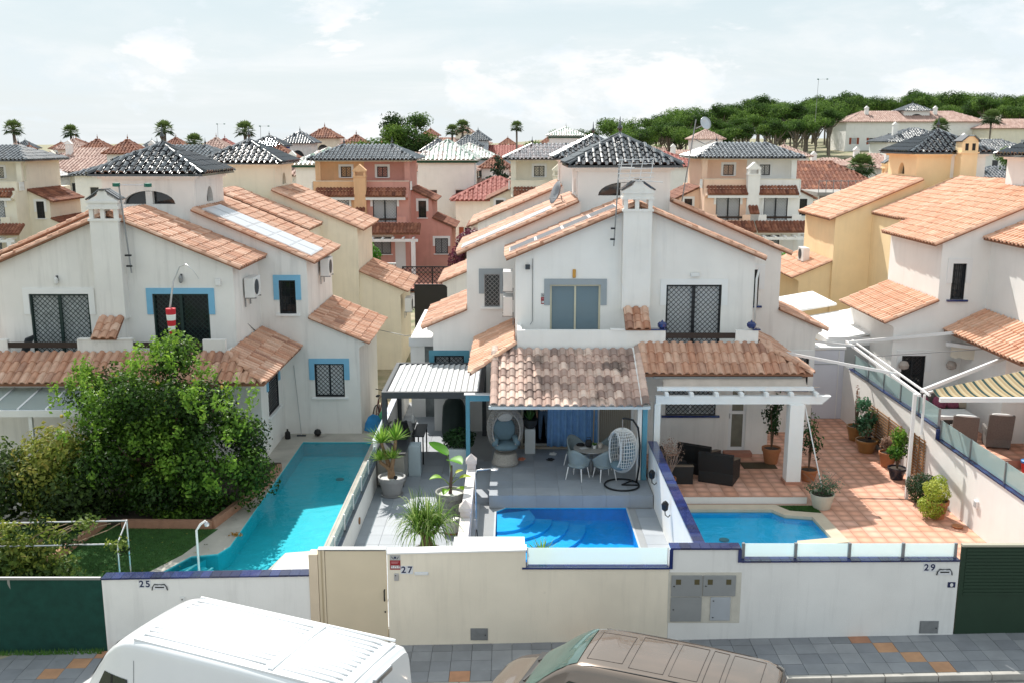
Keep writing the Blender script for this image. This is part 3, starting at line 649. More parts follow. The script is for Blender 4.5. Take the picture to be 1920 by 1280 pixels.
# lawns
ar = MB(); P = [(3.96,18.6),(8.28,18.6),(8.28,25.55),(3.96,25.55)]
lw = tag(MB().box(3.97, 8.29, 18.58, 25.55, ZR-.05, ZR+.012).build('lawn', TURF), kind='structure'); cut(lw, [lambda mb: mb.prism(offset(PR, .3), 'z', -1, 1)])
PLW = [(-14.4,18.6),(-9.8,18.6),(-8.0,22.4),(-7.6,24.0),(-8.6,24.0),(-8.6,24.4),(-14.4,24.4)]
tag(MB().prism(PLW, 'z', ZL-.05, ZL+.015).build('lawn', TURF), kind='structure')
def blades_of_grass(lab, n, inside, x0, x1, y0, y1, z, seed):
    rn_ = random.Random(seed); q = MB(); V = q.v; F = q.f
    while len(F) < n:
        x, y = rn_.uniform(x0, x1), rn_.uniform(y0, y1)
        if not inside(x, y): continue
        a = rn_.uniform(0, 6.28); h = rn_.uniform(.018, .045); k = len(V); V += [(x-.006*math.cos(a), y-.006*math.sin(a), z), (x+.006*math.cos(a), y+.006*math.sin(a), z), (x+rn_.uniform(-.02,.02), y+rn_.uniform(-.02,.02), z+h)]; F.append([k, k+1, k+2])
    q.m = [0]*len(F); tag(q.build('grass', TURFB, fix=False), lab, 'grass', kind='stuff')
TURFB = mat('turf_blade', (.06,.15,.03), .8, .5, 3)
blades_of_grass('short artificial grass on the lawn beside the turquoise pool', 26000, lambda x, y: inpoly(x, y, PLW), -11.2, -7.7, 19.5, 24.3, ZL+.014, 1)
PRO = offset(PR, .36); blades_of_grass('short artificial grass round the light blue pool', 12000, lambda x, y: not inpoly(x, y, PRO), 4.0, 8.26, 20.5, 25.5, ZR+.011, 2)
# water and basins
def wsteps(pts, m):
    return [lambda t, q=q: MB().prism(q[0], 'z', q[1], q[2]).build('step', m, t) for q in pts]
AQ = mat('basin_turquoise', (.10,.56,.63), .6, .1, 3, .1, 40); BL = mat('basin_blue', (.05,.55,.86), .6, .12, 6, .1, 40); LB = mat('basin_light_blue', (.07,.66,.95), .6, .1, 3, .1, 40)
LIME = mat('coping_stone', (.56,.47,.36), .85, .12, 3, .3, 50, dirt=((.38,.30,.23), 3, .66))
px, py = PL[0]
pool('long turquoise pool with corner steps beside the spreading citrus tree', PL, ZL+.01, ZL-.02, .5, AQ, water('water_turquoise', (.50,.90,.94)), flange=CONC, steps=wsteps([([(-8.9-px,19.4-py),(-8.35-px,19.4-py),(-7.4-px,22.3-py),(-7.9-px,21.6-py)], -.5, -.09), ([(-8.35-px,19.4-py),(-7.85-px,19.4-py),(-7.05-px,21.9-py),(-7.5-px,22.2-py)], -.5, -.2), ([(-7.85-px,19.4-py),(-7.35-px,19.4-py),(-6.85-px,21.0-py),(-7.05-px,21.8-py)], -.5, -.32)], AQ))
for a_, b_ in (((-8.35,19.5),(-7.52,22.0)),((-7.85,19.5),(-7.08,21.8)),((-7.35,19.5),(-6.88,21.0))): tag(MB().bar((a_[0],a_[1],0),(b_[0],b_[1],0),.05,.02).build('step_edge', TRIMW, None, (0,0,ZL-.06)), kind='structure')
px, py = PC[0]
arc = lambda r: [(0.02,-.02)]+[(.02+r*math.sin(math.pi/2*k/8)*1.15, -.3-r*math.cos(math.pi/2*k/8)*1.0+ .0) if False else (.03+r*math.cos(math.pi/2*k/8), -.25-r*math.sin(math.pi/2*k/8)) for k in range(9)]
pool('deep blue rectangular pool with curved corner steps below the grey terrace', PC, ZC+.004, ZC-.02, .36, BL, water('water_blue', (.36,.74,.93)), flange=mat('pool_edge_grey', (.42,.44,.46), .6), steps=wsteps([([(.02,.0),(.9,.24)]+arc(1.0)[1:], -.36, -.06), (arc(1.45), -.36, -.13), (arc(1.9), -.36, -.2), (arc(2.35), -.36, -.28)], mat('basin_step', (.16,.62,.86), .6)))
pool('light blue pool with rounded pale stone coping by the lawn', PR, ZR+.02, ZR-.015, .2, LB, water('water_sky', (.70,.95,.99)), rim=LIME, rimw=.33)
def drain(x, y, z): tag(MB().lathe([(.13,0),(.13,.02),(.0,.024)], 14).build('drain_cover', mat('drain_grey', (.16,.25,.26), .6), None, (x, y, z)), 'round drain cover on the floor of the %s pool' % ('long turquoise' if x < 0 else 'light blue'), 'drain cover')
drain(-5.35, 29.2, ZL-.485); drain(5.4, 23.6, ZR-.175)
# ---------------------------------------------------------------- the three front pairs and the three behind them
DKG = mat('pane_dusk', (.05,.06,.065), .15, .3, 2)
WHL = mat('plaster_house_white', (.81,.79,.76), .9, .08, 1.0, .25, 70, streak=.22, dirt=((.42,.40,.37), .9, .68))
duplex('semi_detached_house', 'white house pair with sky blue window trims behind the citrus tree', -12.0, 29.5, .1, 0,
    dict(wall=WHL, trim=TRIMB, gm=GRNM, pane=GLASSD, frame=GRNM, door=(1.13,2.82), ww=6.85, wgm=BLKM, wpane=BLINDW, gside=(.9,2.3,1.25,2.6)),
    dict(wall=WHL, trim=TRIMW, gm=GRNM, pane=CURT, frame=GRNM, door=(.8,2.6)), detail='y-,x+')
duplex('semi_detached_house', 'white house pair with clay tiled canopy above the grey pool terrace', 3.7, 29.5, .38, 0,
    dict(wall=WHITE, trim=TRIMW, gm=BLKM, pane=BLINDW, frame=BLKM, cap=NAVY, sill=NAVY, gwin=(1.05,2.6,1.28,2.45), gdoor=(3.02,3.82-.25,.12,2.2), door=(.96,2.63), ww=6.5, bwin=(4.1,4.5,4.2,5.4)),
    dict(wall=WHITE2, trim=TRIMG, slide=True, solidpar=True, noporch=True, room=(1.1,3.4,.3,2.6), ww=6.35, door=(1.02,2.55), btrim=TRIMG, wtrim=TEALP, bgr='lat', bgm=GREYM, bpane=DKG, bwin=(4.1,4.62,4.15,5.25)), detail='y-,x-')
duplex('semi_detached_house', 'white house pair with navy sills beside the striped awning', 19.4, 29.5, .68, 0,
    dict(wall=WHITE2), dict(wall=WHITE2, sill=NAVY, ww=6.6, bwin=(4.35,4.8,4.1,5.3), wpane=GLASSD, wwin=(5.45,6.25,.5,2.2)), detail='', tilem=T_NEW)
duplex('semi_detached_house', 'cream house pair behind the solar panelled white roof', -12.0, 51.0, .2, math.pi,
    dict(wall=CREAM), dict(wall=CREAM, ww=7.0), detail='')
duplex('semi_detached_house', 'off white house pair backing onto the house with the canopy', 3.7, 51.0, .4, math.pi,
    dict(wall=WHITE), dict(wall=WHITE), detail='')
HY = duplex('semi_detached_house', 'yellow and white house pair with a yellow chimney', 19.4, 51.0, .65, math.pi,
    dict(wall=YELLOW, tower=YELLOW), dict(wall=WHITE2), detail='', tilem=T_NEW)
c_ = MB().box(-.85,-.15,6.7,7.35,6.8,8.75).build('chimney', YELLOW, HY); MB().box(-.9,-.1,6.65,7.4,8.752,8.82).build('chimney_band', YELLOW, c_)
MB().box(-.85,-.15,6.7,7.35,8.822,9.25).prism([(-.85,9.25),(-.15,9.25),(-.3,9.48),(-.7,9.48)], 'y', 6.72, 7.33).build('chimney_head', YELLOW, c_)
for x in (-.72, -.42): MB().box(x,x+.14,7.345,7.36,8.88,9.18).build('vent', BLACK, c_)
cp_ = MB(); cp_.bar((-.92,7.02,9.27),(-.62,7.02,9.52),.8,.05); cp_.bar((-.08,7.02,9.27),(-.38,7.02,9.52),.8,.05); cp_.build('chimney_tiles', T_NAVY, c_)
# ---------------------------------------------------------------- front boundary
def text(parent, s, loc, size, m, depth=.002, rx=90, rz=0., bold=False):
    c = bpy.data.curves.new('lettering', 'FONT'); c.body = s; c.size = size; c.extrude = depth; c.align_x = 'CENTER'; c.align_y = 'CENTER'; c.offset = .006*size*4 if bold else 0
    o = bpy.data.objects.new('t', c); me = baked(o); bpy.data.objects.remove(o)
    me.materials.clear(); me.materials.append(m); q = bpy.data.objects.new('lettering', me); COL.objects.link(q); q.parent = parent
    q.location = loc; q.rotation_euler = (R(rx), 0, rz); return q
def coping(parent, a, b, w, m, step=.2, th_=.035, over=.03):
    """row of single glazed coping tiles from a to b (flat runs)"""
    a = Vector(a); b = Vector(b); d = b-a; n = max(1, int(round(d.length/step))); s = d.length/n; ang = math.atan2(d.y, d.x); pit = math.asin(d.z/d.length)
    me = MB().box(.003, s-.003, -w/2-over, w/2+over, .0, th_).mesh('coping_tile', m)
    for i in range(n):
        o = bpy.data.objects.new('coping_tile', me); COL.objects.link(o); o.parent = parent; o.location = a+d*(i/n); o.rotation_euler = (0, -pit, ang)
NAVYO = mat('coping_navy_glazed', '1a2c78', .2, .2, 6, cols=['0f1844', '17275f', '1f306c', '0f1538'], tint='obj', coat=.6)
FROST = glassy('glass_frosted', 'eaf5f5', .22, .25, .6); CLEARG = glassy('glass_balustrade', 'a8c4c6', .62, .06)
def balustrade(label, a, b, z0, z1, n, glass, post=STEEL, off=0., group=None, ps=.05):
    a = Vector(a); b = Vector(b); t = thing('glass_balustrade', label, 'balustrade', (a.x, a.y, z0), group=group); d = b-a; L_ = d.length; t.rotation_euler = (0, 0, math.atan2(d.y, d.x)); s = L_/n
    for i in range(n): MB().box(i*s+ps/2+.008, (i+1)*s-ps/2-.008, -.006, .006, .02, z1-z0-.01).build('pane', glass, t)
    for i in range(n+1):
        p = MB(); x = min(max(i*s, ps/2), L_-ps/2); p.box(x-ps/2, x+ps/2, -ps/2, ps/2, 0, z1-z0); p.build('post', post, t)
    return t
y0, y1 = 18.4, 18.62
# left white wall
w = tag(MB().prism([(-8.22,-.7),(-4.06,-.7),(-4.06,1.465),(-8.22,1.385)], 'y', y0, y1).build('boundary_wall', WALLW), 'white boundary wall topped with blue tiles carrying house number 25', 'wall')
coping(w, (-8.22,18.51,1.386), (-4.06,18.51,1.466), .22, NAVYO, .2)
INK = mat('ink_navy', (.012,.02,.075), .4); CER = mat('ceramic_white', (.72,.73,.76), .25, .1, 30)
def number(s, x, z, lab):
    t = thing('house_number', lab, 'house number', (x, 18.4, z))
    for i, c in enumerate(s):
        q = MB().box(-.06, .06, -.012, 0, -.085, .085).build('number_tile', CER, t, (i*.127, 0, 0)); text(q, c, (0, -.0135, 0), .19, INK, bold=True)
number('25', -7.42, 1.29, 'ceramic number tiles 25 on the white wall beside the green netted fence')
number('27', -2.165, 1.595, 'ceramic number tiles 27 on the cream wall by the red sign')
number('29', 8.27, 1.645, 'ceramic number tiles 29 on the white wall by the dark green gate')
def mailslot(x, z, lab):
    t = thing('letter_slot', lab, 'letter slot', (x, 18.4, z)); MB().box(-.13, .13, -.02, 0, -.06, .035).build('plate', CER, t)
    a = MB().box(-.09, .09, -.026, -.0205, -.02, .005); a.build('slot', BLACK, t)
    b = MB()
    for s in (-1, 1): b.tube([(s*.155,-.02,-.07),(s*.14,-.02,0),(s*.10,-.02,.055),(s*.03,-.02,.045)], .012, 5)
    b.tube([(-.1,-.02,.05),(.1,-.02,.05)], .008, 5); b.build('scroll', mat('iron_dark_grey', (.06,.065,.075), .5), t)
mailslot(-7.06, 1.235, 'iron scrolled letter slot near the hanging cable and bell'); mailslot(8.64, 1.56, 'iron scrolled letter slot near the dark green gate')
t = thing('door_bell', 'small grey bell push on the white wall above a hanging cable', 'door bell', (-6.62, 18.4, .97)); MB().box(-.05,.05,-.03,0,-.05,.05).build('box', PVC, t, bevel=.008); MB().lathe([(.018,0),(.018,.01)], 10).build('button', GREYM, t, (0,-.032,0)).rotation_euler = (R(90),0,0)
tag(MB().tube([(-6.58,18.393,.78),(-6.585,18.393,.45),(-6.58,18.393,.12)], .007, 5).build('cable', GREYM), 'thin grey cable running down the white wall', 'cable')
def vent(x, z, w, h, lab):
    t = thing('wall_hatch', lab, 'hatch', (x, 18.4, z)); MB().box(-w/2, w/2, -.012, 0, 0, h).build('frame', GREYM, t); MB().box(-w/2+.015, w/2-.015, -.02, -.0125, .015, h-.015).build('door', mat('hatch_grey', (.22,.225,.23), .6, .2, 8), t); MB().lathe([(.012,0),(.012,.01)], 8).build('lock', BLACK, t, (w/2-.05,-.02,h*.45)).rotation_euler = (R(90),0,0)
vent(-.665, .07, .35, .26, 'grey metal hatch low in the cream wall'); vent(8.43, .22, .38, .27, 'grey metal hatch low in the white wall by the green gate'); vent(-7.05, .02, .3, .22, 'grey metal hatch low in the white wall behind the van')
# green netted fence on the left
NET = mat('netting_green', (.008,.06,.045), .9, .25, 5, .5, 160)
t = thing('netted_fence', 'steel rail fence covered with dark green netting beside the white wall', 'fence', (-14, 18.42, 0))
n_ = MB(); rows = []
for j in range(8): rows.append([(.1+i*.19, .03*math.sin(i*.55+j*.3)*.5, -.28+j*(1.66/7)+gz(-14+i*.19)*(1-j/7)+.0) for i in range(31)])
n_.grid(rows); n_.build('netting', NET, t, solid=.006)
MB().bar((0,0,1.40), (5.76,0,1.40), .05, .05).build('rail', GREYM, t)
for x in (.05, 2.0, 3.9, 5.72): MB().bar((x,.03,-.5), (x,.03,1.40), .05, .05).build('post', GREYM, t)
FRG = mat('fringe_green', (.07,.17,.03), .95, .3, 20)
f_ = MB()
for i in range(900):
    x = .1+5.6*nz(i*1.7); yb = -.05-.10*nz(i+.3); a = nz(i*2.9)*6.28; z = gz(-14+x)+.0
    f_.add([(x-.012,yb,z),(x+.012,yb,z),(x+.03*math.cos(a),yb-.03*math.sin(a),z+.07+.05*nz(i*5.1))], [(0,1,2)])
tag(f_.build('grass_fringe', FRG, None, (-14,18.42,.004), fix=False), 'strip of green artificial grass under the netted fence', 'grass', kind='stuff')
# cream gate
GATE = mat('gate_cream', (.66,.56,.41), .5, .05, 2)
t = thing('street_gate', 'cream steel pedestrian gate with black pull handle', 'gate', (-3.87, 18.42, 0))
MB().box(.14,1.36,0,.05,.02,1.985).build('leaf', GATE, t, bevel=.006); MB().box(-.0,.13,-.02,.1,-.6,2.01).build('jamb', GATE, t, bevel=.006); MB().box(.055,.085,-.032,-.021,.0,2.0).build('jamb_strip', mat('gate_beige_dark', (.45,.36,.24), .5), t)
h = MB(); h.tube([(1.31,-.005,1.16),(1.31,-.06,1.15),(1.31,-.06,.94),(1.31,-.005,.93)], .014, 6); h.build('handle', BLKM, t); MB().lathe([(.016,0),(.016,.02)], 10).build('keyhole', BLKM, t, (1.315,-.003,.68)).rotation_euler = (R(90),0,0)
MB().box(.0,1.36,-.03,.12,2.012,2.03).build('top_cap', GREYM, t)
tag(MB().box(-4.055,-3.876,18.385,18.66,-.7,1.92).build('gate_pillar', mat('pillar_beige', (.68,.56,.42), .85, .08, 2, .2, 60)), 'narrow beige pillar between the white wall and the cream gate', 'pillar')
# cream wall
w = tag(MB().prism([(-2.485,-.7),(3.145,-.7),(3.145,1.61),(.275,1.61),(.275,2.0),(-2.485,1.93)], 'y', y0, y1).build('boundary_wall', WALLC), 'cream boundary wall with a red sign and a lowered glazed section', 'wall')
MB().prism([(-2.5,1.932),(.29,2.002),(.29,2.032),(-2.5,1.962)], 'y', 18.37, 18.65).build('coping', TRIMW, w)
tag(MB().box(-1.2,.26,18.655,19.35,.1,1.9).build('raised_planter', mat('planter_stone_white', (.72,.72,.71), .7, .1, 2)), 'white stone raised bed behind the cream wall', 'planter')
MB().box(.20,3.14,18.375,18.645,1.612,1.645).build('glass_channel', NAVY, w)
balustrade('pale frosted glass screen above the cream wall in front of the blue pool', (.30,18.5,0), (3.13,18.5,0), 1.647, 2.03, 1, FROST, WHM, ps=.02)
SIGNR = mat('sign_red', (.28,.012,.02), .4); SIGNG = mat('sign_grey', (.42,.42,.42), .4)
def alarm(loc, w, h, lab):
    t = thing('alarm_sign', lab, 'sign', loc); MB().box(-w/2, w/2, -.008, 0, 0, h*.64).build('plate', SIGNR, t); MB().box(-w/2, w/2, -.007, 0, h*.66, h).build('header', SIGNG, t)
    MB().box(-w*.42, w*.42, -.0105, -.0085, h*.09, h*.30).build('panel', mat('sign_panel', (.40,.36,.36), .4), t)
    p = MB()
    for i in range(5): x = -w*.36+i*w*.17; p.box(x, x+w*.09, -.0125, -.011, h*.11, h*(.22+.05*(i % 2)))
    p.build('print', TRIMW, t); q = MB(); q.box(-w*.36, w*.25, -.0105, -.0085, h*.44, h*.49); q.box(-w*.36, w*.36, -.0105, -.0085, h*.53, h*.56); q.build('print', mat('sign_pink', (.6,.25,.27), .4), t)
    q = MB(); q.lathe([(.0,0),(w*.12,.0),(w*.12,.002),(0,.003)], 12); o = q.build('emblem', INK, t, (0,-.0075,h*.83)); o.rotation_euler = (R(90),0,0)
    q = MB(); q.bar((-w*.36,-.009,h*.9), (-w*.12,-.009,h*.72), .012, .002, up=(0,1,0)); q.bar((w*.16,-.009,h*.72), (w*.34,-.009,h*.9), .012, .002, up=(0,1,0)); q.build('print', ANTH, t)
alarm((-2.33, 18.4, 1.60), .21, .31, 'dark red alarm notice with grey header on the cream wall'); alarm((.98, 29.5, 5.12), .21, .33, 'dark red alarm notice beside the sliding balcony door')
t = thing('door_intercom', 'grey metal intercom below the red notice on the cream wall', 'intercom', (-2.31, 18.4, 1.37)); MB().box(-.045,.045,-.03,0,0,.15).build('body', STEEL, t, bevel=.006); MB().lathe([(.012,0),(.012,.006)], 8).build('camera_eye', BLACK, t, (-.015,-.031,.115)).rotation_euler = (R(90),0,0)
t = thing('letter_slot', 'plain white letter slot set in the cream wall', 'letter slot', (-1.81, 18.4, 1.485)); MB().box(-.14,.14,-.025,0,0,.07).build('plate', CER, t, bevel=.012); MB().box(-.12,.12,-.032,-.0255,.01,.045).build('flap', PVC, t)
# white wall right with raised pier, cabinets and glass
w = tag(MB().prism([(3.15,-.7),(8.93,-.7),(8.93,1.775),(4.56,1.755),(4.56,2.03),(3.15,2.03)], 'y', y0, y1).build('boundary_wall', WALLW), 'white boundary wall with meter cabinets and blue tiled coping', 'wall')
coping(w, (3.15,18.51,2.031), (4.56,18.51,2.031), .22, NAVYO, .2); coping(w, (4.57,18.51,1.757), (8.93,18.51,1.777), .22, NAVYO, .2)
for x in (3.155, 4.52): MB().box(x-.02, x+.05, 18.37, 18.396, 1.62 if x < 4 else 1.76, 2.03).build('edge_tile', NAVY, w)
balustrade('frosted glass screen on the white wall in front of the light blue pool', (4.60,18.51,0), (8.90,18.51,0), 1.81, 2.12, 4, FROST, GREYM, ps=.055)
t = thing('meter_cabinet', 'grey electricity meter cabinets let into the white wall', 'cabinet', (3.17, 18.4, .48)); CABG = mat('cabinet_grey', (.29,.30,.305), .5, .08, 4)
MB().box(-.04,1.42,-.006,0,-.03,1.06).build('surround', mat('mortar_patch', (.62,.59,.52), .95, .1, 6, .4, 40), t)
for a in ((.02,.64,.55,1.0),(.655,1.31,.56,1.0),(.02,.64,.01,.53),(.82,1.22,.03,.53)):
    d = MB().box(a[0],a[1],-.03,-.007,a[2],a[3]).build('cabinet_door', CABG if a[0] != .82 else mat('cabinet_pale', (.42,.45,.49), .45), t, bevel=.006)
    if a[2] > .5:
        for q in (.09, .46): MB().box(a[0]+q, a[0]+q+.1, -.034, -.0305, a[3]-.19, a[3]-.08).build('sight_glass', mat('sight_brown', (.10,.085,.04), .15), d)
    lx = a[0]+.035; l_ = MB()
    for zz in ((a[2]+a[3])/2,) if a[0] != .82 else (a[2]+.07, a[3]-.07): l_.lathe([(.016,-.006),(.016,.006)], 8, (lx+.02,-.034,zz))
    l_.build('lock', BLACK, d)
t = thing('intercom_plate', 'small navy plate with a pale oval on the white wall', 'plate', (8.805, 18.4, 1.22)); MB().box(-.075,.075,-.012,0,0,.11).build('plate', INK, t); MB().lathe([(0,0),(.04,0),(.04,.004),(0,.005)], 14, sx=.8).build('oval', PVC, t, (.0,-.0125,.055)).rotation_euler = (R(90),0,0)
# dark green gate on the right
GG = mat('gate_green', (.018,.045,.025), .6, .12, 3)
t = thing('driveway_gate', 'dark green steel driveway gate with horizontal ribs', 'gate', (8.96, 18.42, 0))
MB().box(0,3.4,0,.05,.12,2.08).build('leaf', GG, t)
for i in range(14): MB().box(.1,3.3,-.014,-.001,1.05+i*.072,1.05+i*.072+.05).build('rib', GG, t)
MB().box(-.0,3.4,-.03,.08,2.082,2.125).build('top_rail', mat('rail_beige', (.4,.38,.3), .6), t); MB().box(2.8,2.86,-.05,-.015,1.15,1.25).build('latch', BLKM, t); MB().box(0,3.4,-.03,.08,.02,.118).build('bottom_rail', GG, t)
# ---------------------------------------------------------------- dividing walls
w = tag(MB().box(-4.0,-3.88,18.63,27.2,-.4,1.0).box(-4.0,-3.88,27.2,36.,-.4,1.5).build('dividing_wall', WHITE2), 'low white wall between the turquoise pool and the grey deck', 'wall')
coping(w, (-3.94,18.7,1.001), (-3.94,27.2,1.001), .12, mat('coping_dark', '20283c', .3, .2, 6, cols=['1b2233', '252f49'], tint='obj', coat=.4), .3, .03)
coping(w, (-3.94,27.25,1.501), (-3.94,35.9,1.501), .12, mat('coping_pale', 'd8dde6', .4, .15, 9, cols=['cfd6e4', 'e4e6ea', 'b9c3d6'], tint='obj'), .2, .03)
balustrade('clear glass balustrade on the low wall beside the turquoise pool', (-3.94,19.2,0), (-3.94,27.1,0), 1.035, 1.42, 6, CLEARG, WHM, ps=.045)
tag(MB().lathe([(.09,0),(.09,.03),(.0,.035)], 12).build('wall_light', WOODM, None, (-3.88, 23.6, .55)), 'small round wooden wall light low on the white dividing wall', 'light').rotation_euler = (0, R(90), 0)
w = tag(MB().box(3.84,4.02,18.63,26.55,-.4,1.70).build('dividing_wall', WHITE2), 'white dividing wall with navy glazed coping between the two pools', 'wall')
coping(w, (3.93,18.65,1.701), (3.93,26.55,1.701), .18, NAVYO, .22)
for i, yy in enumerate((24.9, 22.6)):
    t = thing('wall_lantern', 'black wall lantern on the white dividing wall %s' % ('beside the hanging chair' if i == 0 else 'beside the blue pool'), 'lantern', (3.835, yy, 1.2))
    a = MB(); a.tube([(0,0,-.1),(-.05,0,-.16),(-.12,0,-.1),(-.13,0,.02)], .014, 5); a.build('arm', BLKM, t); a = MB(); a.lathe([(.03,-.02),(.075,.02),(.09,.16),(.05,.22),(.0,.25)], 8, (-.13,0,.02)); a.build('lamp', BLKM, t)
w = tag(MB().prism([(18.63,-.4),(36.,-.4),(36.,2.15),(26.35,2.15),(26.35,1.85),(18.63,1.85)], 'x', 11.80, 11.98).build('dividing_wall', WHITE2), 'tall white dividing wall beside the terracotta driveway', 'wall')
coping(w, (11.89,18.66,1.851), (11.89,26.35,1.851), .18, NAVYO, .25); coping(w, (11.89,26.36,2.151), (11.89,33.6,2.151), .18, NAVYO, .25)
MB().box(11.77,12.01,26.3,26.346,1.886,2.15).build('edge_tile', NAVY, w)
balustrade('frosted glass screen on the tall white wall by the potted bushes', (11.89,19.0,0), (11.89,26.3,0), 1.89, 2.42, 4, glassy('glass_frost_side', 'c6dcdc', .40, .2, .4), GREYM)
balustrade('frosted glass screen on the tall white wall beside the wicker armchairs', (11.89,26.45,0), (11.89,33.4,0), 2.19, 2.70, 5, glassy('glass_frost_side', 'c6dcdc', .40, .2, .4), GREYM)
for i, yy in enumerate((32.3, 23.7)):
    t = thing('wall_light', 'small grey box light on the tall white wall %s' % ('near the white side door' if i == 0 else 'near the yellow green bush'), 'light', (11.80, yy, 1.1 if i == 0 else .95)); MB().box(-.06,0,-.09,.09,-.09,.1).build('body', PVC, t, bevel=.01); MB().box(-.066,-.0605,-.06,.06,-.06,.07).build('lens', BLIND, t)
# ---------------------------------------------------------------- grey terrace under the tiled canopy
tr = tag(MB().box(-.62,3.83,25.3,29.5,-.4,ZT-.012).build('terrace', mat('grout_grey', (.30,.31,.32), .9)), kind='structure')
slabs(tr, -.62, 3.82, 25.29, 29.5, .634, .6, ZT, PORC)
slabs(tr, -.62, 3.82, 25.27, 25.29, .634, .02, ZT, PORC, th_=ZT-ZC, gap=.003)
st = tag(MB().box(-1.02,-.63,25.9,28.7,0,.425).box(-1.02,-.02,25.6,25.9,0,.425).build('step', PORC), kind='structure')
# canopy
t = thing('tiled_canopy', 'canopy of weathered curved clay tiles over the grey pool terrace', 'canopy', (-.62, 26.2, ZT)); CAN = t
O = Vector((-.62, 26.2, ZT)); sl_ = Vector((0, 2.27, 1.10)); Wl = sl_.length
b = MB(); b.prism([(0,2.26),(2.27,3.36),(2.27,3.28),(0,2.18)], 'x', 0.02, 4.38); b.build('deck_board', mat('soffit_grey', (.55,.56,.57), .8), t)
rf = MB().prism([(.0,2.262),(2.27,3.362),(2.27,3.372),(.0,2.272)], 'x', .02, 4.38).build('roof', mat('roof_bed_grey', (.45,.43,.42), .9), t)
slope(rf, (.24, -.06, 2.245), (1,0,0), sl_, 4.2-.24, Wl, .247, .318, T_OLDO, True)
for x0_, nm in ((.12, 0), (4.3, 1)):
    d = sl_.normalized()
    for k in range(8):
        me = _tm.setdefault('edge', None)
        if me is None:
            q = MB(); n = 6; vs = []
            for yy, rr in ((-.02, .115), (.33, .098), (-.02, .09)): vs += [(rr*math.cos(math.pi*i/n), yy, rr*.8*math.sin(math.pi*i/n)) for i in range(n+1)]
            q.add(vs, [(i, i+1, i+n+2, i+n+1) for i in range(n)]+[(2*n+2+i, 2*n+3+i, i+1, i) for i in range(n)]); me = _tm['edge'] = q.mesh('edge_tile', T_OLDO, fix=False)
        o = bpy.data.objects.new('edge_tile', me); COL.objects.link(o); o.parent = rf; o.location = Vector((x0_, -.06, 2.30))+d*(.318*k); o.rotation_euler = (math.atan2(1.10, 2.27)+.03, 0, 0)
MB().bar((4.16,-.05,2.30), (4.16,2.2,3.41), .1, .03).build('flashing', WHITE2, rf)
MB().box(-.02,4.42,-.05,.04,2.16,2.245).build('fascia', mat('fascia_pale', (.60,.64,.65), .6), t)
for x in (4.34,): MB().box(x-.08,x+.06,.3,.44,0,2.42).build('post', TEALP, t, bevel=.008)
MB().box(4.12,4.24,.3,.44,0,2.42).build('post', WHITE2, t)
MB().box(-.60,-.03,1.35,1.47,2.02,2.2).build('beam', TEALP, t); MB().box(-.72,-.60,1.35,1.47,-.3,2.2).build('post', TEALP, t, bevel=.008)
MB().box(-.76,.0,1.30,1.5,2.203,2.235).build('beam_cap', WHM, t)
# facade behind the terrace
CLAD = mat('cladding_grey', (.16,.16,.165), .6, .2, 4)
fc = thing('wall_cladding', 'dark grey plank cladding on the wall behind the egg chair', 'cladding', (-.55, 29.44, ZT))
for k in range(11): MB().box(0,.83,-.02,.03,k*.2+.003,k*.2+.196).build('plank', CLAD, fc)
sp = thing('folding_shutter', 'ribbed taupe folding shutter beside the blue curtain', 'shutter', (2.70, 29.44, ZT))
RIB = mat('shutter_taupe', (.30,.27,.225), .6, .08, 3)
MB().box(-.08,.0,-.02,.05,0,2.1).build('frame', WHM, sp); MB().box(.98,1.05,-.02,.05,0,2.1).build('frame', WHM, sp)
for k in range(16): MB().box(.01+k*.0605,.01+k*.0605+.052,-.012,.03,.03,2.08).build('slat', RIB, sp)
fr = thing('sliding_door', 'open sliding glass door frame with dark room beyond', 'door', (.3, 29.44, .68)); FRC = mat('frame_stone', (.42,.39,.33), .5)
for a in ((-.02,.05,0,2.28),(2.25,2.32,0,2.28)): MB().box(a[0],a[1],-.0,.2,a[2],a[3]).build('frame', FRC, fr)
MB().box(-.02,2.32,0,.2,2.24,2.31).build('frame', FRC, fr); MB().box(-.05,2.35,-.06,.2,-.08,-.003).build('threshold', mat('threshold_tan', (.32,.27,.21), .7), fr); MB().box(1.98,2.03,.06,.1,.0,2.24).build('frame', FRC, fr)
rm = tag(MB().box(.33,2.58,29.7,33.6,.672,.69).build('room_floor', mat('room_floor_painted_shade', (.05,.05,.055), .3)), kind='structure')  # floor colour darkened to carry the dimness of the interior
for nm, bx in (('room_back', (.31,2.6,33.55,33.6,.69,2.97)), ('room_side', (.31,.34,29.72,33.54,.69,2.97)), ('room_side', (2.57,2.6,29.72,33.54,.69,2.97)), ('room_ceiling', (.35,2.56,29.72,33.5,2.92,2.96))):
    tag(MB().box(*bx).build(nm, mat('room_painted_shade', (.035,.035,.04), .8)), kind='structure')  # near-black walls and ceiling: the room's shade is put into their colour
def curtain(lab, x0, x1, y, z0, z1, m, n=70, amp=.045, per=.19):
    q = MB(); rows = []
    for j in range(7):
        f = j/6; sp_ = 1+.05*(1-f)
        rows.append([((x0+x1)/2+((x0+(x1-x0)*i/n)-(x0+x1)/2)*sp_, y+amp*math.sin(i*(x1-x0)/n/per*6.28+.5*math.sin(i*.2))*(1.15-.3*f), z0+(z1-z0)*f) for i in range(n+1)])
    q.grid(rows); o = q.build('curtain', m, smooth=True, solid=.004, fix=False); return tag(o, lab, 'curtain')
curtain('long blue curtain hanging across the terrace door', 1.12, 2.62, 29.32, .70, 2.92, CURTB)
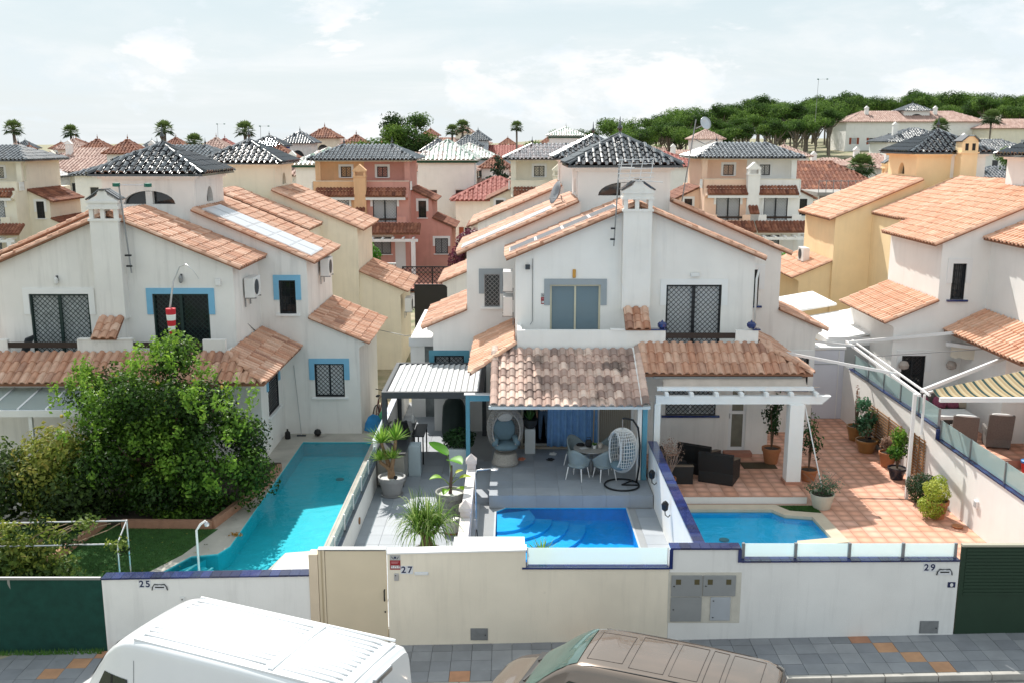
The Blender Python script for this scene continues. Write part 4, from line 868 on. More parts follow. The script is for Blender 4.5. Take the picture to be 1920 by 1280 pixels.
# egg chair on a drum base
RAT = mat('rattan_grey', (.34,.32,.30), .7, .25, 30, .4, 60); CUSH = mat('cushion_slate', (.13,.20,.24), .9, .12, 5, .2, 60); RATW = mat('rattan_white', (.62,.62,.61), .6, .12, 30)
def egg(t, rx, ry, rz_, cz, rings, ribs, m, mouth, r=.009, my=.9):
    """woven egg shell open on the -y side"""
    q = MB()
    def pt(a, v): # a azimuth, v 0..1 from bottom to top
        th_ = math.pi*v; w = math.sin(th_)*(1+.16*math.cos(th_)*-1 if v > .5 else 1); return Vector((rx*w*math.cos(a), ry*w*math.sin(a), cz-rz_*math.cos(th_)))
    def open_(p): return p.y < -ry*.10 and (p.x/(rx*mouth))**2+((p.z-cz-.02)/(rz_*mouth))**2 < 1
    for i in range(ribs):
        a = 2*math.pi*i/ribs; seg = []
        for k in range(25):
            p = pt(a, .02+.96*k/24)
            if open_(p):
                if len(seg) > 1: q.tube(seg, r, 4, cap=False)
                seg = []
            else: seg.append(p)
        if len(seg) > 1: q.tube(seg, r, 4, cap=False)
    for j in range(rings):
        v = .04+.92*(j+.5)/rings; seg = []
        for k in range(49):
            p = pt(2*math.pi*k/48-math.pi/2, v)
            if open_(p):
                if len(seg) > 1: q.tube(seg, r*.8, 4, cap=False)
                seg = []
            else: seg.append(p)
        if len(seg) > 1: q.tube(seg, r*.8, 4, cap=False)
    q.build('shell', m, t, fix=False)
    e = MB(); ring = []
    for k in range(29):
        a = 2*math.pi*k/28; x = rx*mouth*math.cos(a); z = cz+.02+rz_*mouth*math.sin(a); v = math.acos(max(-1, min(1, -(z-cz)/rz_)))/math.pi; w = math.sin(math.pi*v); yy = ry*w*math.sqrt(max(.02, 1-min(.98, (x/(rx*max(w, .05)))**2)))
        ring.append((x, -max(yy*my, ry*.1), z))
    e.tube(ring, .022, 6, cap=False); e.build('rim', m, t, smooth=True)
def cushion(t, name, loc, sx, sy, sz, m, rot=(0,0,0), p=3.):
    q = MB(); rows = []
    for j in range(9):
        v = -math.pi/2+math.pi*j/8; row = []
        for i in range(20):
            u = 2*math.pi*i/20; f = lambda c: math.copysign(abs(c)**(2/p), c)
            row.append((sx*f(math.cos(v))*f(math.cos(u)), sy*f(math.cos(v))*f(math.sin(u)), sz*math.sin(v)))
        rows.append(row)
    q.grid(rows, close=True); o = q.build(name, m, t, loc, smooth=True); o.rotation_euler = rot; return o
t = thing('egg_chair', 'grey rattan egg chair with slate cushions on a woven drum base', 'egg chair', (-.2, 27.95, ZT), R(8))
q = MB(); q.lathe([(.36,0),(.38,.03),(.34,.2),(.31,.36),(.25,.37)], 28); q.build('drum_base', mat('rattan_weave', (.42,.39,.35), .75, .35, 40, .8, 70), t, smooth=False)
q = MB(); q.lathe([(.385,.04),(.395,.06),(.385,.08)], 24); q.build('base_band', RAT, t)
egg(t, .50, .44, .68, 1.04, 16, 48, RAT, .78); t.scale = (1.05,1.05,1.02)
cushion(t, 'seat_cushion', (0,-.08,.58), .34, .33, .11, CUSH); cushion(t, 'back_cushion', (0,.19,.98), .31, .09, .34, CUSH, (R(-8),0,0)); cushion(t, 'arm_cushion', (-.30,-.06,.72), .09, .24, .15, CUSH, (0,R(15),0)); cushion(t, 'arm_cushion', (.30,-.06,.72), .09, .24, .15, CUSH, (0,R(-15),0)); cushion(t, 'neck_cushion', (0,.05,1.42), .22, .06, .18, mat('rattan_pale', (.55,.53,.5), .8, .2, 40), (R(20),0,0))
# hanging egg chair on its stand
t = thing('hanging_chair', 'white wicker hanging egg chair on a black ring stand', 'hanging chair', (3.05, 26.05, ZT), R(-68))
q = MB(); q.tube([(.48*math.cos(k*.2618), .48*math.sin(k*.2618), .03) for k in range(25)], .026, 7, cap=False); q.tube([(-.2,.43,.03),(0,.0,.03)], .02, 6); q.tube([(.2,.43,.03),(0,.0,.03)], .02, 6); q.build('ring_base', BLKM, t, smooth=True)
q = MB(); q.tube([(0,.46,.03),(0,.53,.5),(0,.54,1.1),(0,.47,1.62),(0,.30,1.86),(0,.05,1.94),(0,-.02,1.93)], .028, 8); q.build('pole', BLKM, t, smooth=True)
q = MB(); q.tube([(0,-.02,1.93),(0,-.02,1.66)], .008, 5); q.build('chain', STEEL, t)
hb = bpy.data.objects.new('basket', None); COL.objects.link(hb); hb.parent = t; hb.location = (0,-.02,0)
egg(hb, .42, .40, .63, 1.03, 18, 34, RATW, .80, .010)
cushion(t, 'seat_cushion', (0,-.05,.60), .29, .27, .10, CUSH); cushion(t, 'back_cushion', (0,.22,.95), .26, .07, .28, CUSH, (R(-8),0,0))
# round table
TBL = mat('table_top_grey', (.40,.38,.35), .5, .15, 6)
t = thing('round_table', 'round grey garden table on the terrace', 'table', (2.28, 27.15, ZT)); q = MB(); q.lathe([(.50,.72),(.515,.735),(.515,.75),(.0,.752)], 32); q.build('table_top', TBL, t); q = MB(); q.lathe([(.045,.03),(.04,.4),(.05,.72)], 12); q.build('column', GREYM, t); q = MB(); q.lathe([(.26,0),(.26,.02),(.06,.045)], 24); q.build('foot', GREYM, t)
def tub_chair(lab, x, y, rz):
    t = thing('terrace_chair', lab, 'chair', (x, y, ZT), rz, 'tub chairs round the terrace table'); CH = mat('chair_fabric', (.235,.285,.30), .9, .15, 6, .2, 80)
    cushion(t, 'seat', (0,-.02,.40), .27, .26, .075, CH)
    q = MB(); rows = []
    for j in range(6):
        f = j/5; row = []
        for i in range(21):
            a = math.pi*(.02+.96*i/20); back = math.sin(a)**1.5; h = .36+f*(.22+.32*back); rr = .27+.06*f
            row.append((-rr*math.cos(a)*1.05, rr*math.sin(a)*1.0-.05-.1*(1-back), h))
        rows.append(row)
    q.grid(rows); q.build('backrest', CH, t, smooth=True, solid=.05)
    for a, b in ((-1,-1),(1,-1),(-1,1),(1,1)): MB().tube([(a*.2,b*.19,.36),(a*.25,b*.25,0)], [.02,.013], 7).build('leg', WHM, t)
tub_chair('slate grey tub chair with its back to the pool, next to the white wicker basket', 2.62, 26.62, R(200)); tub_chair('slate grey tub chair drawn up to the table, nearest the egg chair', 1.86, 26.66, R(150))
tub_chair('slate grey tub chair against the blue curtain', 1.88, 27.75, R(35)); tub_chair('slate grey tub chair against the taupe shutter', 2.86, 27.72, R(-40))
# on the table
zt = ZT+.753
t = thing('potted_succulent', 'small succulent in a white pot on the round table', 'plant', (2.36, 27.08, zt)); q = MB(); q.lathe([(.04,0),(.055,.09),(.05,.09),(.0,.08)], 14); q.build('pot', PVC, t)
SUCC = leafmat('leaf_succulent', ['24401f', '3f6a2c', '5d8a3a'])
q = MB()
for i in range(30): q.tint = nz(i); a = i*2.4; r_ = .02+.05*nz(i*3); q.add([(0,0,.08),(r_*math.cos(a)-.01,r_*math.sin(a),.12),(r_*1.5*math.cos(a),r_*1.5*math.sin(a),.17),(r_*math.cos(a)+.012,r_*math.sin(a),.12)], [(0,1,2,3)])
q.build('leaves', SUCC, t, fix=False)
tag(MB().lathe([(.055,0),(.07,.02),(.07,.14),(.06,.15),(.0,.15)], 16).build('candle_jar', mat('jar_beige', (.5,.45,.4), .4), None, (2.52,27.12,zt)), 'beige candle jar on the round table', 'jar')
q = MB(); q.lathe([(.09,0),(.10,.03),(.06,.07),(.0,.08)], 14, sx=1.3); tag(q.build('hat', BLACK, None, (1.98,27.35,zt)), 'black cap lying on the round table', 'cap')
t = thing('black_bag', 'black bag standing on the round table', 'bag', (2.2,27.18,zt)); cushion(t, 'body', (0,0,.12), .10, .06, .12, BLACK, p=3.5); q = MB(); q.tube([(-.06,0,.2),(-.05,0,.3),(.05,0,.3),(.06,0,.2)], .01, 5); q.build('strap', BLACK, t)
tag(MB().box(-.12,.12,-.07,.07,0,.006).build('paper_sheet', PVC, None, (2.06,27.1,zt), .5), 'folded white paper on the round table', 'paper')
# pedestal with a bowl plant, sandals, shoes
tag(MB().box(-.16,.16,-.16,.16,0,.78).build('pedestal', mat('pedestal_white', (.6,.63,.64), .6, .06, 3), None, (.55, 29.05, ZT), bevel=.01), 'tall white box pedestal beside the terrace door', 'pedestal')
t = thing('bowl_planter', 'dark bowl with an agave on the white pedestal', 'plant', (.55, 29.05, ZT+.782)); q = MB(); q.lathe([(.12,0),(.2,.1),(.24,.28),(.22,.28),(.0,.25)], 18); q.build('bowl', mat('bowl_dark', (.03,.035,.04), .6), t)
def blades(m, n, l, w, droop, z, seed=0, up=.6, seg=4, spread=.04, tb=(0,1)):
    """rosette of strap leaves"""
    q = MB()
    for i in range(n):
        a = i*2.39996+nz(seed+i)*.5; el = R(88)*(1-(i/n)*(1-up))*(.85+.3*nz(seed+i*3.7)); ll = l*(.75+.4*nz(seed+i*1.9)); p = Vector((spread*math.cos(a), spread*math.sin(a), z)); d = Vector((math.cos(a)*math.cos(el), math.sin(a)*math.cos(el), math.sin(el))); sd = Vector((-math.sin(a), math.cos(a), 0)); rows = []
        for k in range(seg+1):
            f = k/seg; ww = w*(1-f)**.7*(.6+.8*min(1, f*4))/1.2; rows.append([p-sd*ww/2, p+Vector((0,0,-ww*.25)), p+sd*ww/2]); d = (d+Vector((0,0,-droop*f*(1.2-abs(d.z))))).normalized(); p = p+d*(ll/seg)
        q.tint = tb[0]+(tb[1]-tb[0])*nz(seed+i*7.7); q.grid(rows)
    return q
AGAV = leafmat('leaf_agave', ['2a4a2a', '47703f', '6f9a5a'])
blades(AGAV, 26, .34, .06, .25, .26, 3).build('leaves', AGAV, t, fix=False)
def shoe(lab, x, y, rz, m, name='sandal'):
    t = thing(name, lab, 'shoes', (x, y, ZT), rz)
    for s in (-1, 1): q = MB(); q.lathe([(.04,0),(.045,.015),(.04,.03),(0,.032)], 12, sx=1, sy=2.6); q.build('sole', m, t, (s*.06,0,0)); q = MB(); q.tube([(s*.06-.04,.02,.02),(s*.06,-.03,.06),(s*.06+.04,.02,.02)], .01, 5); q.build('strap', m, t)
shoe('pair of orange sandals by the egg chair', .28, 28.35, 1.2, mat('sandal_orange', (.6,.2,.12), .6)); shoe('pair of black sandals on the terrace', 1.15, 28.3, 1.1, BLACK); shoe('pair of white trainers below the blue curtain', 1.25, 28.85, 1.4, PVC, 'trainers')
# curtain pole plant: slim plant stake next to the frame
tag(MB().tube([(2.50,29.22,ZT),(2.52,29.22,ZT+1.2),(2.50,29.25,ZT+2.1)], .02, 6).build('bamboo_cane', mat('bamboo', (.42,.34,.2), .6)), 'bamboo cane leaning beside the blue curtain', 'cane')
# person in the doorway
def person(lab, x, y, z, rz):
    t = thing('person', lab, 'person', (x, y, z), rz); DEN = mat('denim_blue', (.12,.2,.32), .9, .25, 12); TOP = mat('shirt_cream', (.6,.52,.47), .9, .1, 6); SK = mat('skin', (.42,.25,.17), .6, .05, 4); HAIR = mat('hair_brown', (.05,.03,.02), .7)
    V = [(0,0,.95),(0,.0,1.12),(0,.01,1.32),(0,.0,1.46),(0,-.01,1.54),(0,-.02,1.64),(0,-.015,1.76)]; Rr = [(.165,.115),(.14,.10),(.165,.11),(.12,.085),(.055,.055),(.082,.095),(.06,.07)]
    E_ = [(i, i+1) for i in range(6)]
    for s in (-1, 1):
        k = len(V); V += [(s*.095,0,.88),(s*.105,-.01,.52),(s*.115,.02,.10),(s*.125,-.11,.045)]; Rr += [(.095,.105),(.062,.068),(.045,.048),(.045,.03)]; E_ += [(0,k),(k,k+1),(k+1,k+2),(k+2,k+3)]
        k = len(V); V += [(s*.19,0,1.42),(s*.25,.02,1.16),(s*.24,-.08,.93),(s*.235,-.10,.85)]; Rr += [(.06,.06),(.045,.045),(.032,.034),(.02,.034)]; E_ += [(3,k),(k,k+1),(k+1,k+2),(k+2,k+3)]
        h0 = k+3
        for j, (dx, ln) in enumerate(((-.03,.075),(-.01,.085),(.01,.08),(.028,.065))):
            k2 = len(V); V += [(s*.235+dx*.3,-.10+dx,.80),(s*.23+dx*.3,-.115+dx,.80-ln)]; Rr += [(.009,.009),(.007,.007)]; E_ += [(h0,k2),(k2,k2+1)]
        k2 = len(V); V += [(s*.225,-.145,.83),(s*.222,-.155,.79)]; Rr += [(.011,.011),(.009,.009)]; E_ += [(h0,k2),(k2,k2+1)]
    me = bpy.data.meshes.new('body'); me.from_pydata(V, E_, []); o = bpy.data.objects.new('body', me); COL.objects.link(o); o.parent = t
    o.modifiers.new('k', 'SKIN'); sv = me.skin_vertices[0].data
    for i, r_ in enumerate(Rr): sv[i].radius = r_
    sv[0].use_root = True; u = o.modifiers.new('u', 'SUBSURF'); u.levels = u.render_levels = 2
    o.parent = None; m2 = baked(o); o.parent = t; o.modifiers.clear(); o.data = m2; m2.materials.clear()
    for q in (SK, DEN, TOP, BLACK): m2.materials.append(q)
    for p in m2.polygons:
        c = p.center; p.use_smooth = True
        p.material_index = 3 if c.z < .075 else 1 if (c.z < 1.0 and abs(c.x) < .2) else 2 if (c.z < 1.5 and not (c.z < 1.1 and abs(c.x) > .17)) else 0
    q = MB(); q.lathe([(.0,-.03),(.088,.0),(.1,.06),(.085,.12),(.04,.15),(0,.155)], 14, (0,.015,1.70), sy=1.15); q.build('hair', HAIR, t, smooth=True)
    f = MB(); f.lathe([(.012,-.02),(.016,0),(.004,.03)], 8, (0,-.118,1.665))
    for s in (-1, 1): f.lathe([(0,-.008),(.011,0),(0,.008)], 8, (s*.032,-.105,1.69), 0)
    f.build('face', SK, t)
person('person in blue jeans and a cream top standing inside the terrace door', 1.0, 30.0, .692, R(10))
# ---------------------------------------------------------------- plants helpers
def leafcloud(blobs, n, size, seed=1, shell=.55, tint=None, asp=.55, drop=0.):
    """n leaf faces spread through the volume of ellipsoid clumps, more of them near the skin"""
    rn = random.Random(seed); q = MB(); tot = sum(b[3]*b[4]*b[5] for b in blobs); V = q.v; F = q.f; T = q.t
    for b in blobs:
        k = max(4, int(n*b[3]*b[4]*b[5]/tot)); cl = rn.random()
        for _ in range(k):
            a = rn.uniform(0, 6.2832); cz = rn.uniform(-1, 1); sr = math.sqrt(1-cz*cz); rr = 1-(rn.random()**1.6)*(1-shell) if rn.random() < .8 else rn.random()
            rr *= 1+.14*math.sin(a*3+b[0]*7)*math.sin(cz*4+b[1]*5)
            d = Vector((sr*math.cos(a), sr*math.sin(a), cz)); p = Vector((b[0]+d.x*rr*b[3], b[1]+d.y*rr*b[4], b[2]+d.z*rr*b[5]))
            nrm = (d+Vector((rn.gauss(0,.55), rn.gauss(0,.55), rn.gauss(.25,.55)))).normalized(); u = nrm.orthogonal().normalized(); u = Matrix.Rotation(rn.uniform(0, 6.28), 3, nrm) @ u; w = nrm.cross(u)
            s = size*rn.uniform(.65, 1.3); i = len(V)
            V += [tuple(p-u*s*.5), tuple(p+w*s*asp*.5+nrm*s*.08), tuple(p+u*s*.5-Vector((0,0,drop*s))), tuple(p-w*s*asp*.5+nrm*s*.08)]; F.append([i,i+1,i+2,i+3])
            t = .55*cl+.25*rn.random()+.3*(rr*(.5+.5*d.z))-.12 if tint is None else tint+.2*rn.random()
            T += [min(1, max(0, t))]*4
    q.m = [0]*len(F); return q
def pot(t, r, h, m, soil=True, saucer=False, rim=True, name='pot'):
    q = MB(); pr = [(r*.62,0),(r*.68,.02*h),(r*.94,h*.80)]+([(r*1.02,h*.80),(r*1.04,h)] if rim else [(r,h)])+[(r*.92,h),(r*.88,h*.88),(0,h*.88)]
    q.lathe(pr, 26); q.build(name, m, t, smooth=False)
    if soil: q = MB(); q.lathe([(r*.885,h*.885),(r*.5,h*.91),(0,h*.92)], 16); q.build('soil', SOIL if soil is True else soil, t)
    if saucer: q = MB(); q.lathe([(r*.72,0),(r*.82,.015),(r*.86,.06),(r*.80,.06),(r*.76,.03),(0,.03)], 24); q.build('saucer', m, t)
SOIL = mat('soil', (.06,.045,.035), .95, .3, 20, .5, 60); GRAV = mat('gravel_white', (.68,.67,.65), .9, .2, 60, .6, 80)
GREYP = mat('pot_grey', (.30,.30,.305), .7, .08, 3); CLAYP = mat('pot_clay', (.42,.17,.075), .75, .15, 5); GLZ = mat('pot_ochre_glaze', (.32,.16,.05), .3, .2, 5, coat=.4)
BARK = mat('bark_brown', (.14,.09,.06), .9, .3, 14, .8, 40); BARKG = mat('bark_grey', (.20,.17,.14), .9, .3, 10, .8, 30)
YUC = leafmat('leaf_yucca', ['4d7a28', '6d9c38', '93b84a', 'b8d070'])
# yucca in the big grey pot
t = thing('potted_yucca', 'branching yucca in a large grey pot beside the white wall', 'plant', (-3.36, 26.25, ZC)); pot(t, .37, .56, GREYP, GRAV, True)
tk = mat('yucca_trunk', (.30,.19,.11), .9, .3, 18, .8, 50); q = MB()
heads = [(-.26,.02,1.55),(.14,-.06,1.66),(-.30,-.12,1.10),(.06,-.16,1.16)]
q.tube([(0,0,.48),(-.02,0,.75),(-.03,0,.85)], [.12,.09,.09], 8)
for hx, hy, hz_ in heads: q.tube([(-.02,0,.74),(hx*.45,hy*.5,.74+(hz_-.74)*.35),(hx*.95,hy,hz_-.1),(hx,hy,hz_)], [.075,.055,.045,.045], 7)
q.build('trunk', tk, t, smooth=True)
for i, (hx, hy, hz_) in enumerate(heads): blades(YUC, 56, .54 if i < 2 else .36, .055, .16, 0, i*50, .12, 3, .03).build('leaf_head', YUC, t, (hx,hy,hz_-.02), fix=False)
t = thing('solar_spike_light', 'black solar spike light in the yucca pot', 'light', (-3.22, 26.02, ZC+.5)); MB().tube([(0,0,0),(0,0,.1)], .012, 5).build('spike', BLKM, t); q = MB(); q.lathe([(.02,0),(.06,.05),(.0,.09)], 8); o = q.build('head', BLKM, t, (0,0,.09)); o.rotation_euler = (R(60),0,0)
# spidery ponytail plant
PONY = leafmat('leaf_ponytail', ['3c5c1c', '58802a', '86a848', 'c2cf8a'])
t = thing('ponytail_palm', 'ponytail palm with arching strap leaves in front of the cream wall', 'plant', (-1.98, 21.6, ZC)); pot(t, .3, .42, GREYP); q = MB(); q.lathe([(.16,.4),(.13,.6),(.08,.8)], 10); q.build('trunk', BARK, t, smooth=True)
for i, (hx, hy, hz_) in enumerate(((-.26,.1,.98),(.0,.12,1.02),(.28,.06,.96),(.05,-.15,.9),(-.18,-.12,.86))):
    MB().tube([(0,0,.7),(hx*.7,hy*.7,.82),(hx,hy,hz_)], [.06,.05,.04], 6).build('branch', BARK, t); blades(PONY, 80, .85, .030, 1.35, 0, 300+i*61, .1, 7, .03).build('leaf_head', PONY, t, (hx,hy,hz_), fix=False)
# bird of paradise with two huge leaves
BIGL = leafmat('leaf_broad', ['3f7a12', '5c9a1c', '8cb82a', 'b2b424'])
def broadleaf(t, base, tip, l, w, az, curl=.5, tn=.4):
    q = MB(); q.tint = tn; b = Vector(base); e = Vector(tip); d = Vector((math.cos(az), math.sin(az), .35)).normalized(); sd = d.cross(Vector((0,0,1))).normalized(); up = sd.cross(d); rows = []
    for k in range(9):
        f = k/8; ww = w*math.sin(math.pi*min(1, .06+f*.94))**.65; c = e+d*(l*f)-Vector((0,0,curl*l*f*f)); rows.append([c-sd*ww*.5+up*ww*.18, c-sd*ww*.25+up*ww*.03, c, c+sd*ww*.25+up*ww*.03, c+sd*ww*.5+up*ww*.18])
    q.grid(rows); lo = q.build('leaf', BIGL, t, smooth=True, fix=False)
    MB().tube([b, b*.4+e*.6+Vector((0,0,.03)), e], [.02,.014,.008], 5).build('stalk', mat('stalk_green', (.16,.22,.06), .7), t)
t = thing('bird_of_paradise', 'broad leaved banana like plant in a tall grey pot by the low pink wall', 'plant', (-1.62, 24.55, ZC)); pot(t, .38, .74, mat('pot_grey_mottled', (.30,.30,.29), .8, .4, 9, .3, 30), GRAV)
MB().tube([(0,0,.65),(.03,0,1.1),(.05,.02,1.45)], [.05,.04,.02], 7).build('stem', mat('stem_purple', (.12,.07,.06), .8, .3, 12), t)
broadleaf(t, (.03,0,1.3), (-.06,.02,1.72), .62, .44, R(150), -.1, .15); broadleaf(t, (.03,0,1.3), (-.02,-.05,1.60), .5, .46, R(-40), .35, .35)
broadleaf(t, (0,0,.9), (-.22,-.05,1.12), .34, .26, R(190), .4, .6); broadleaf(t, (0,0,.9), (.25,.0,1.1), .34, .2, R(10), .3, .85); broadleaf(t, (0,0,.9), (.15,.1,1.2), .26, .15, R(40), .2, .95); broadleaf(t, (0,0,.8), (-.05,-.18,.85), .3, .2, R(-110), .5, .5); broadleaf(t, (0,0,.8), (.18,-.12,.86), .36, .2, R(-25), .5, .7)
WISP = leafmat('leaf_dry_wisp', ['55604a', '7a826a', '9aa08c'])
t = thing('flower_pot', 'cut glass bowl with trailing grey plant below the broad leaved plant', 'plant', (-1.52, 23.55, ZC)); q = MB(); q.lathe([(.15,0),(.22,.08),(.25,.24),(.25,.34),(.23,.34),(.0,.28)], 22); q.build('pot', mat('pot_glass_white', (.55,.55,.53), .25, .3, 18, .3, 30), t); q = MB(); q.lathe([(.17,-.0),(.19,.03),(.18,.05),(0,.05)], 18); q.build('saucer', CLAYP, t)
blades(WISP, 70, .5, .012, .5, .3, 900, .3, 4, .1).build('leaves', WISP, t, fix=False)
t = thing('potted_yucca', 'small spiky plant behind the frosted glass by the blue pool', 'plant', (.62, 19.0, ZC)); pot(t, .18, 1.45, GREYP, GRAV); blades(YUC, 50, .42, .035, .35, 1.36, 777, .2, 4, .03, (.3,.9)).build('leaf_head', YUC, t, fix=False)
# low pink wall with capped posts and outdoor shower
PINK = mat('render_pinkish', (.66,.58,.56), .85, .1, 3, .2, 50)
t = thing('low_wall', 'low pinkish wall with pointed post caps between deck and pool', 'wall', (-1.12, 20.2, ZC))
for y_ in (2.2, 5.75):
    p = MB(); p.box(-.12,.12,y_-.12,y_+.12,0,1.06); p.build('post', PINK, t); p = MB(); p.add([(-.15,y_-.15,1.06),(.15,y_-.15,1.06),(.15,y_+.15,1.06),(-.15,y_+.15,1.06),(-.15,y_-.15,1.14),(.15,y_-.15,1.14),(.15,y_+.15,1.14),(-.15,y_+.15,1.14),(0,y_,1.32)], [(0,3,2,1),(0,1,5,4),(1,2,6,5),(2,3,7,6),(3,0,4,7),(4,5,8),(5,6,8),(6,7,8),(7,4,8)]); p.build('post_cap', PINK, t)
for a, b in ((-.9,2.07),(2.33,5.62)): MB().box(-.08,.08,a,b,0,.82).build('panel', PINK, t); MB().box(-.12,.12,a,b,.822,.9).build('coping', mat('coping_pinkish', (.72,.66,.65), .8, .06, 3), t)
t = thing('outdoor_shower', 'slim steel outdoor shower beside the low pinkish wall', 'shower', (-.88, 22.6, ZC)); MB().tube([(0,0,0),(0,0,1.9),(.03,.05,1.97),(.45,.15,1.98)], .018, 7).build('pipe', STEEL, t, smooth=True); MB().lathe([(.1,0),(.1,.015),(.02,.03)], 14).build('shower_head', STEEL, t, (.45,.15,1.95)); MB().box(-.03,.03,-.06,-.02,.5,.75).build('valve', STEEL, t); MB().tube([(.02,-.03,.5),(.05,-.05,.2),(.03,-.04,0)], .015, 6).build('hose', BLACK, t)
# outdoor kitchen, cabinet, planter with shrub, covered barbecue
STN = mat('kitchen_stone', (.30,.29,.27), .8, .15, 6, .3, 20)
t = thing('outdoor_kitchen', 'stone outdoor kitchen with black worktop along the white wall', 'kitchen', (-3.86, 26.85, ZC)); MB().box(.02,.78,0,3.2,.08,.98).build('carcass', STN, t); MB().box(.0,.84,-.06,3.26,.982,1.04).build('worktop', mat('worktop_black', (.03,.032,.036), .35, .1, 6), t, bevel=.008); MB().box(.1,.74,.05,3.1,0,.08).build('plinth', BLACK, t)
for y_ in (.5, 1.6): MB().box(.782,.80,y_,y_+1.0,.12,.93).build('cabinet_door', STN, t, bevel=.006)
t = thing('covered_grill', 'black cover draped over a grill on the worktop', 'grill', (-3.42, 28.6, ZC+1.042)); q = leafcloud([(0,0,0,1,1,1)], 4, .1); q = MB(); rows = []
for j in range(7):
    v = j/6; rows.append([((.34-.10*v)*math.copysign(abs(math.cos(a))**.6, math.cos(a))*(1+.05*math.sin(i*2.3)), (.5-.12*v)*math.copysign(abs(math.sin(a))**.6, math.sin(a))*(1+.05*math.cos(i*1.7)), .36*v+(.04*math.sin(i*1.1) if j == 6 else 0)) for i in range(22) for a in (i*6.2832/22,)])
rows.append([(0,0,.36)]*22); q.grid(rows, close=True); q.build('cover', BLACK, t, smooth=True)
tag(MB().lathe([(.05,0),(.06,.04),(.06,.2),(.02,.25),(.02,.3),(0,.3)], 12).build('soap_bottle', PVC, None, (-3.10, 29.9, ZC+1.042)), 'white bottle at the end of the black worktop', 'bottle')
t = thing('side_table', 'black steel side table beyond the white cabinet', 'table', (-2.98, 28.9, ZC)); MB().box(-.05,.3,0,1.3,.88,.92).build('table_top', ANTH, t)
for a in (0,.26):
    for b in (.03,1.25): MB().box(a-.02,a+.02,b-.02,b+.02,0,.88).build('leg', BLKM, t)
t = thing('storage_cabinet', 'pale blue grey storage cabinet beside the outdoor kitchen', 'cabinet', (-2.88, 28.0, ZC)); MB().box(-.18,.18,-.2,.2,0,.95).build('body', mat('cabinet_pale_blue', (.42,.50,.54), .55, .05, 3), t, bevel=.01); MB().box(-.16,.16,-.212,-.202,.05,.9).build('cabinet_door', mat('cabinet_pale_blue', (.4,.5,.5), .5), t)
t = thing('box_planter', 'tall pale grey box planter with a dense dark shrub by the teal post', 'plant', (-1.55, 28.05, ZC)); MB().box(-.3,.3,-.3,.3,0,.85).build('box', mat('planter_pale', (.50,.56,.58), .6, .06, 3), t, bevel=.015)
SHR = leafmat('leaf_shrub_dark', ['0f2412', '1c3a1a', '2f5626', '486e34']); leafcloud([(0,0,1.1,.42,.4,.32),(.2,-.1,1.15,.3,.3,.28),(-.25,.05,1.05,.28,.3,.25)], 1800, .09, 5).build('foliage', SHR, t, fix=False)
t = thing('covered_barbecue', 'dark green fitted cover over a kettle barbecue under the louvred pergola', 'barbecue', (-1.95, 32.0, ZC)); q = MB(); rows = []
for r_, z in ((.40,0),(.42,.15),(.40,.6),(.37,1.0),(.28,1.2),(.10,1.32),(.01,1.34)): rows.append([(r_*math.cos(a)*(1+.03*math.sin(a*9)), r_*math.sin(a)*(1+.03*math.sin(a*9)), z) for k in range(36) for a in (k*6.2832/36,)])
q.grid(rows, close=True); q.build('cover', mat('cover_green', (.014,.03,.028), .6, .15, 6), t, smooth=True)
# louvred pergola
t = thing('louvred_pergola', 'anthracite pergola with white louvre roof over the side passage', 'pergola', (-3.84, 28.1, ZC)); zt = 2.5
for a in ((0,2.98,0,.12),(0,2.98,3.82,3.94),(0,.12,.12,3.82),(2.86,2.98,.12,3.82)): MB().box(a[0],a[1],a[2],a[3],zt-.2,zt).build('beam', ANTH, t, bevel=.006)
for a in ((.0,.0),(2.84,3.8),(.0,3.8)): MB().box(a[0],a[0]+.14,a[1],a[1]+.14,0,zt-.2).build('post', ANTH, t)
for k in range(15): q = MB(); x = .14+k*.181; q.add([(x,.13,zt-.07),(x+.168,.13,zt-.015),(x+.19,.13,zt-.04),(x+.168,.13,zt-.085),(x,3.81,zt-.07),(x+.168,3.81,zt-.015),(x+.19,3.81,zt-.04),(x+.168,3.81,zt-.085)], [(0,1,2,3),(7,6,5,4),(0,4,5,1),(1,5,6,2),(2,6,7,3),(3,7,4,0)]); q.build('louvre', mat('louvre_white', (.62,.63,.64), .45), t)
t = thing('drying_rack', 'folded grey clothes rack hung beside the pergola', 'rack', (-.92, 27.9, 2.52)); q = MB()
for k in range(6): q.tube([(-.35,k*.09,0),(.45,k*.09,.03)], .01, 4)
q.tube([(-.35,0,0),(-.35,.5,0)], .014, 5); q.tube([(.45,0,.03),(.45,.5,.03)], .014, 5); q.build('bars', STEEL, t)
# side extension with white flat roof, dish
t = thing('lean_to', 'white flat roofed lean-to at the end of the side passage', 'shed', (-3.6, 34.2, ZC)); MB().box(0,.95,0,6.,2.75,2.87).build('roof', TRIMW, t); MB().box(-.05,1.0,-.03,0,2.6,2.9).build('fascia', WHM, t); MB().box(.0,.5,.02,.12,0,2.74).build('wall', WHITE2, t); MB().box(.5,.93,.06,.1,.0,2.74).build('door', mat('door_glass_grey', (.2,.22,.22), .2, .4, 3), t)
# black gate, fence and hedge behind the passage
t = thing('black_gate', 'black sheet metal gate across the back passage', 'gate', (-5.2, 52.0, 0)); MB().box(0,4.0,0,.06,0,2.4).build('leaf', mat('sheet_black', (.02,.02,.022), .5), t); MB().box(-.05,4.05,-.02,.08,2.4,2.46).build('rail', BLKM, t)
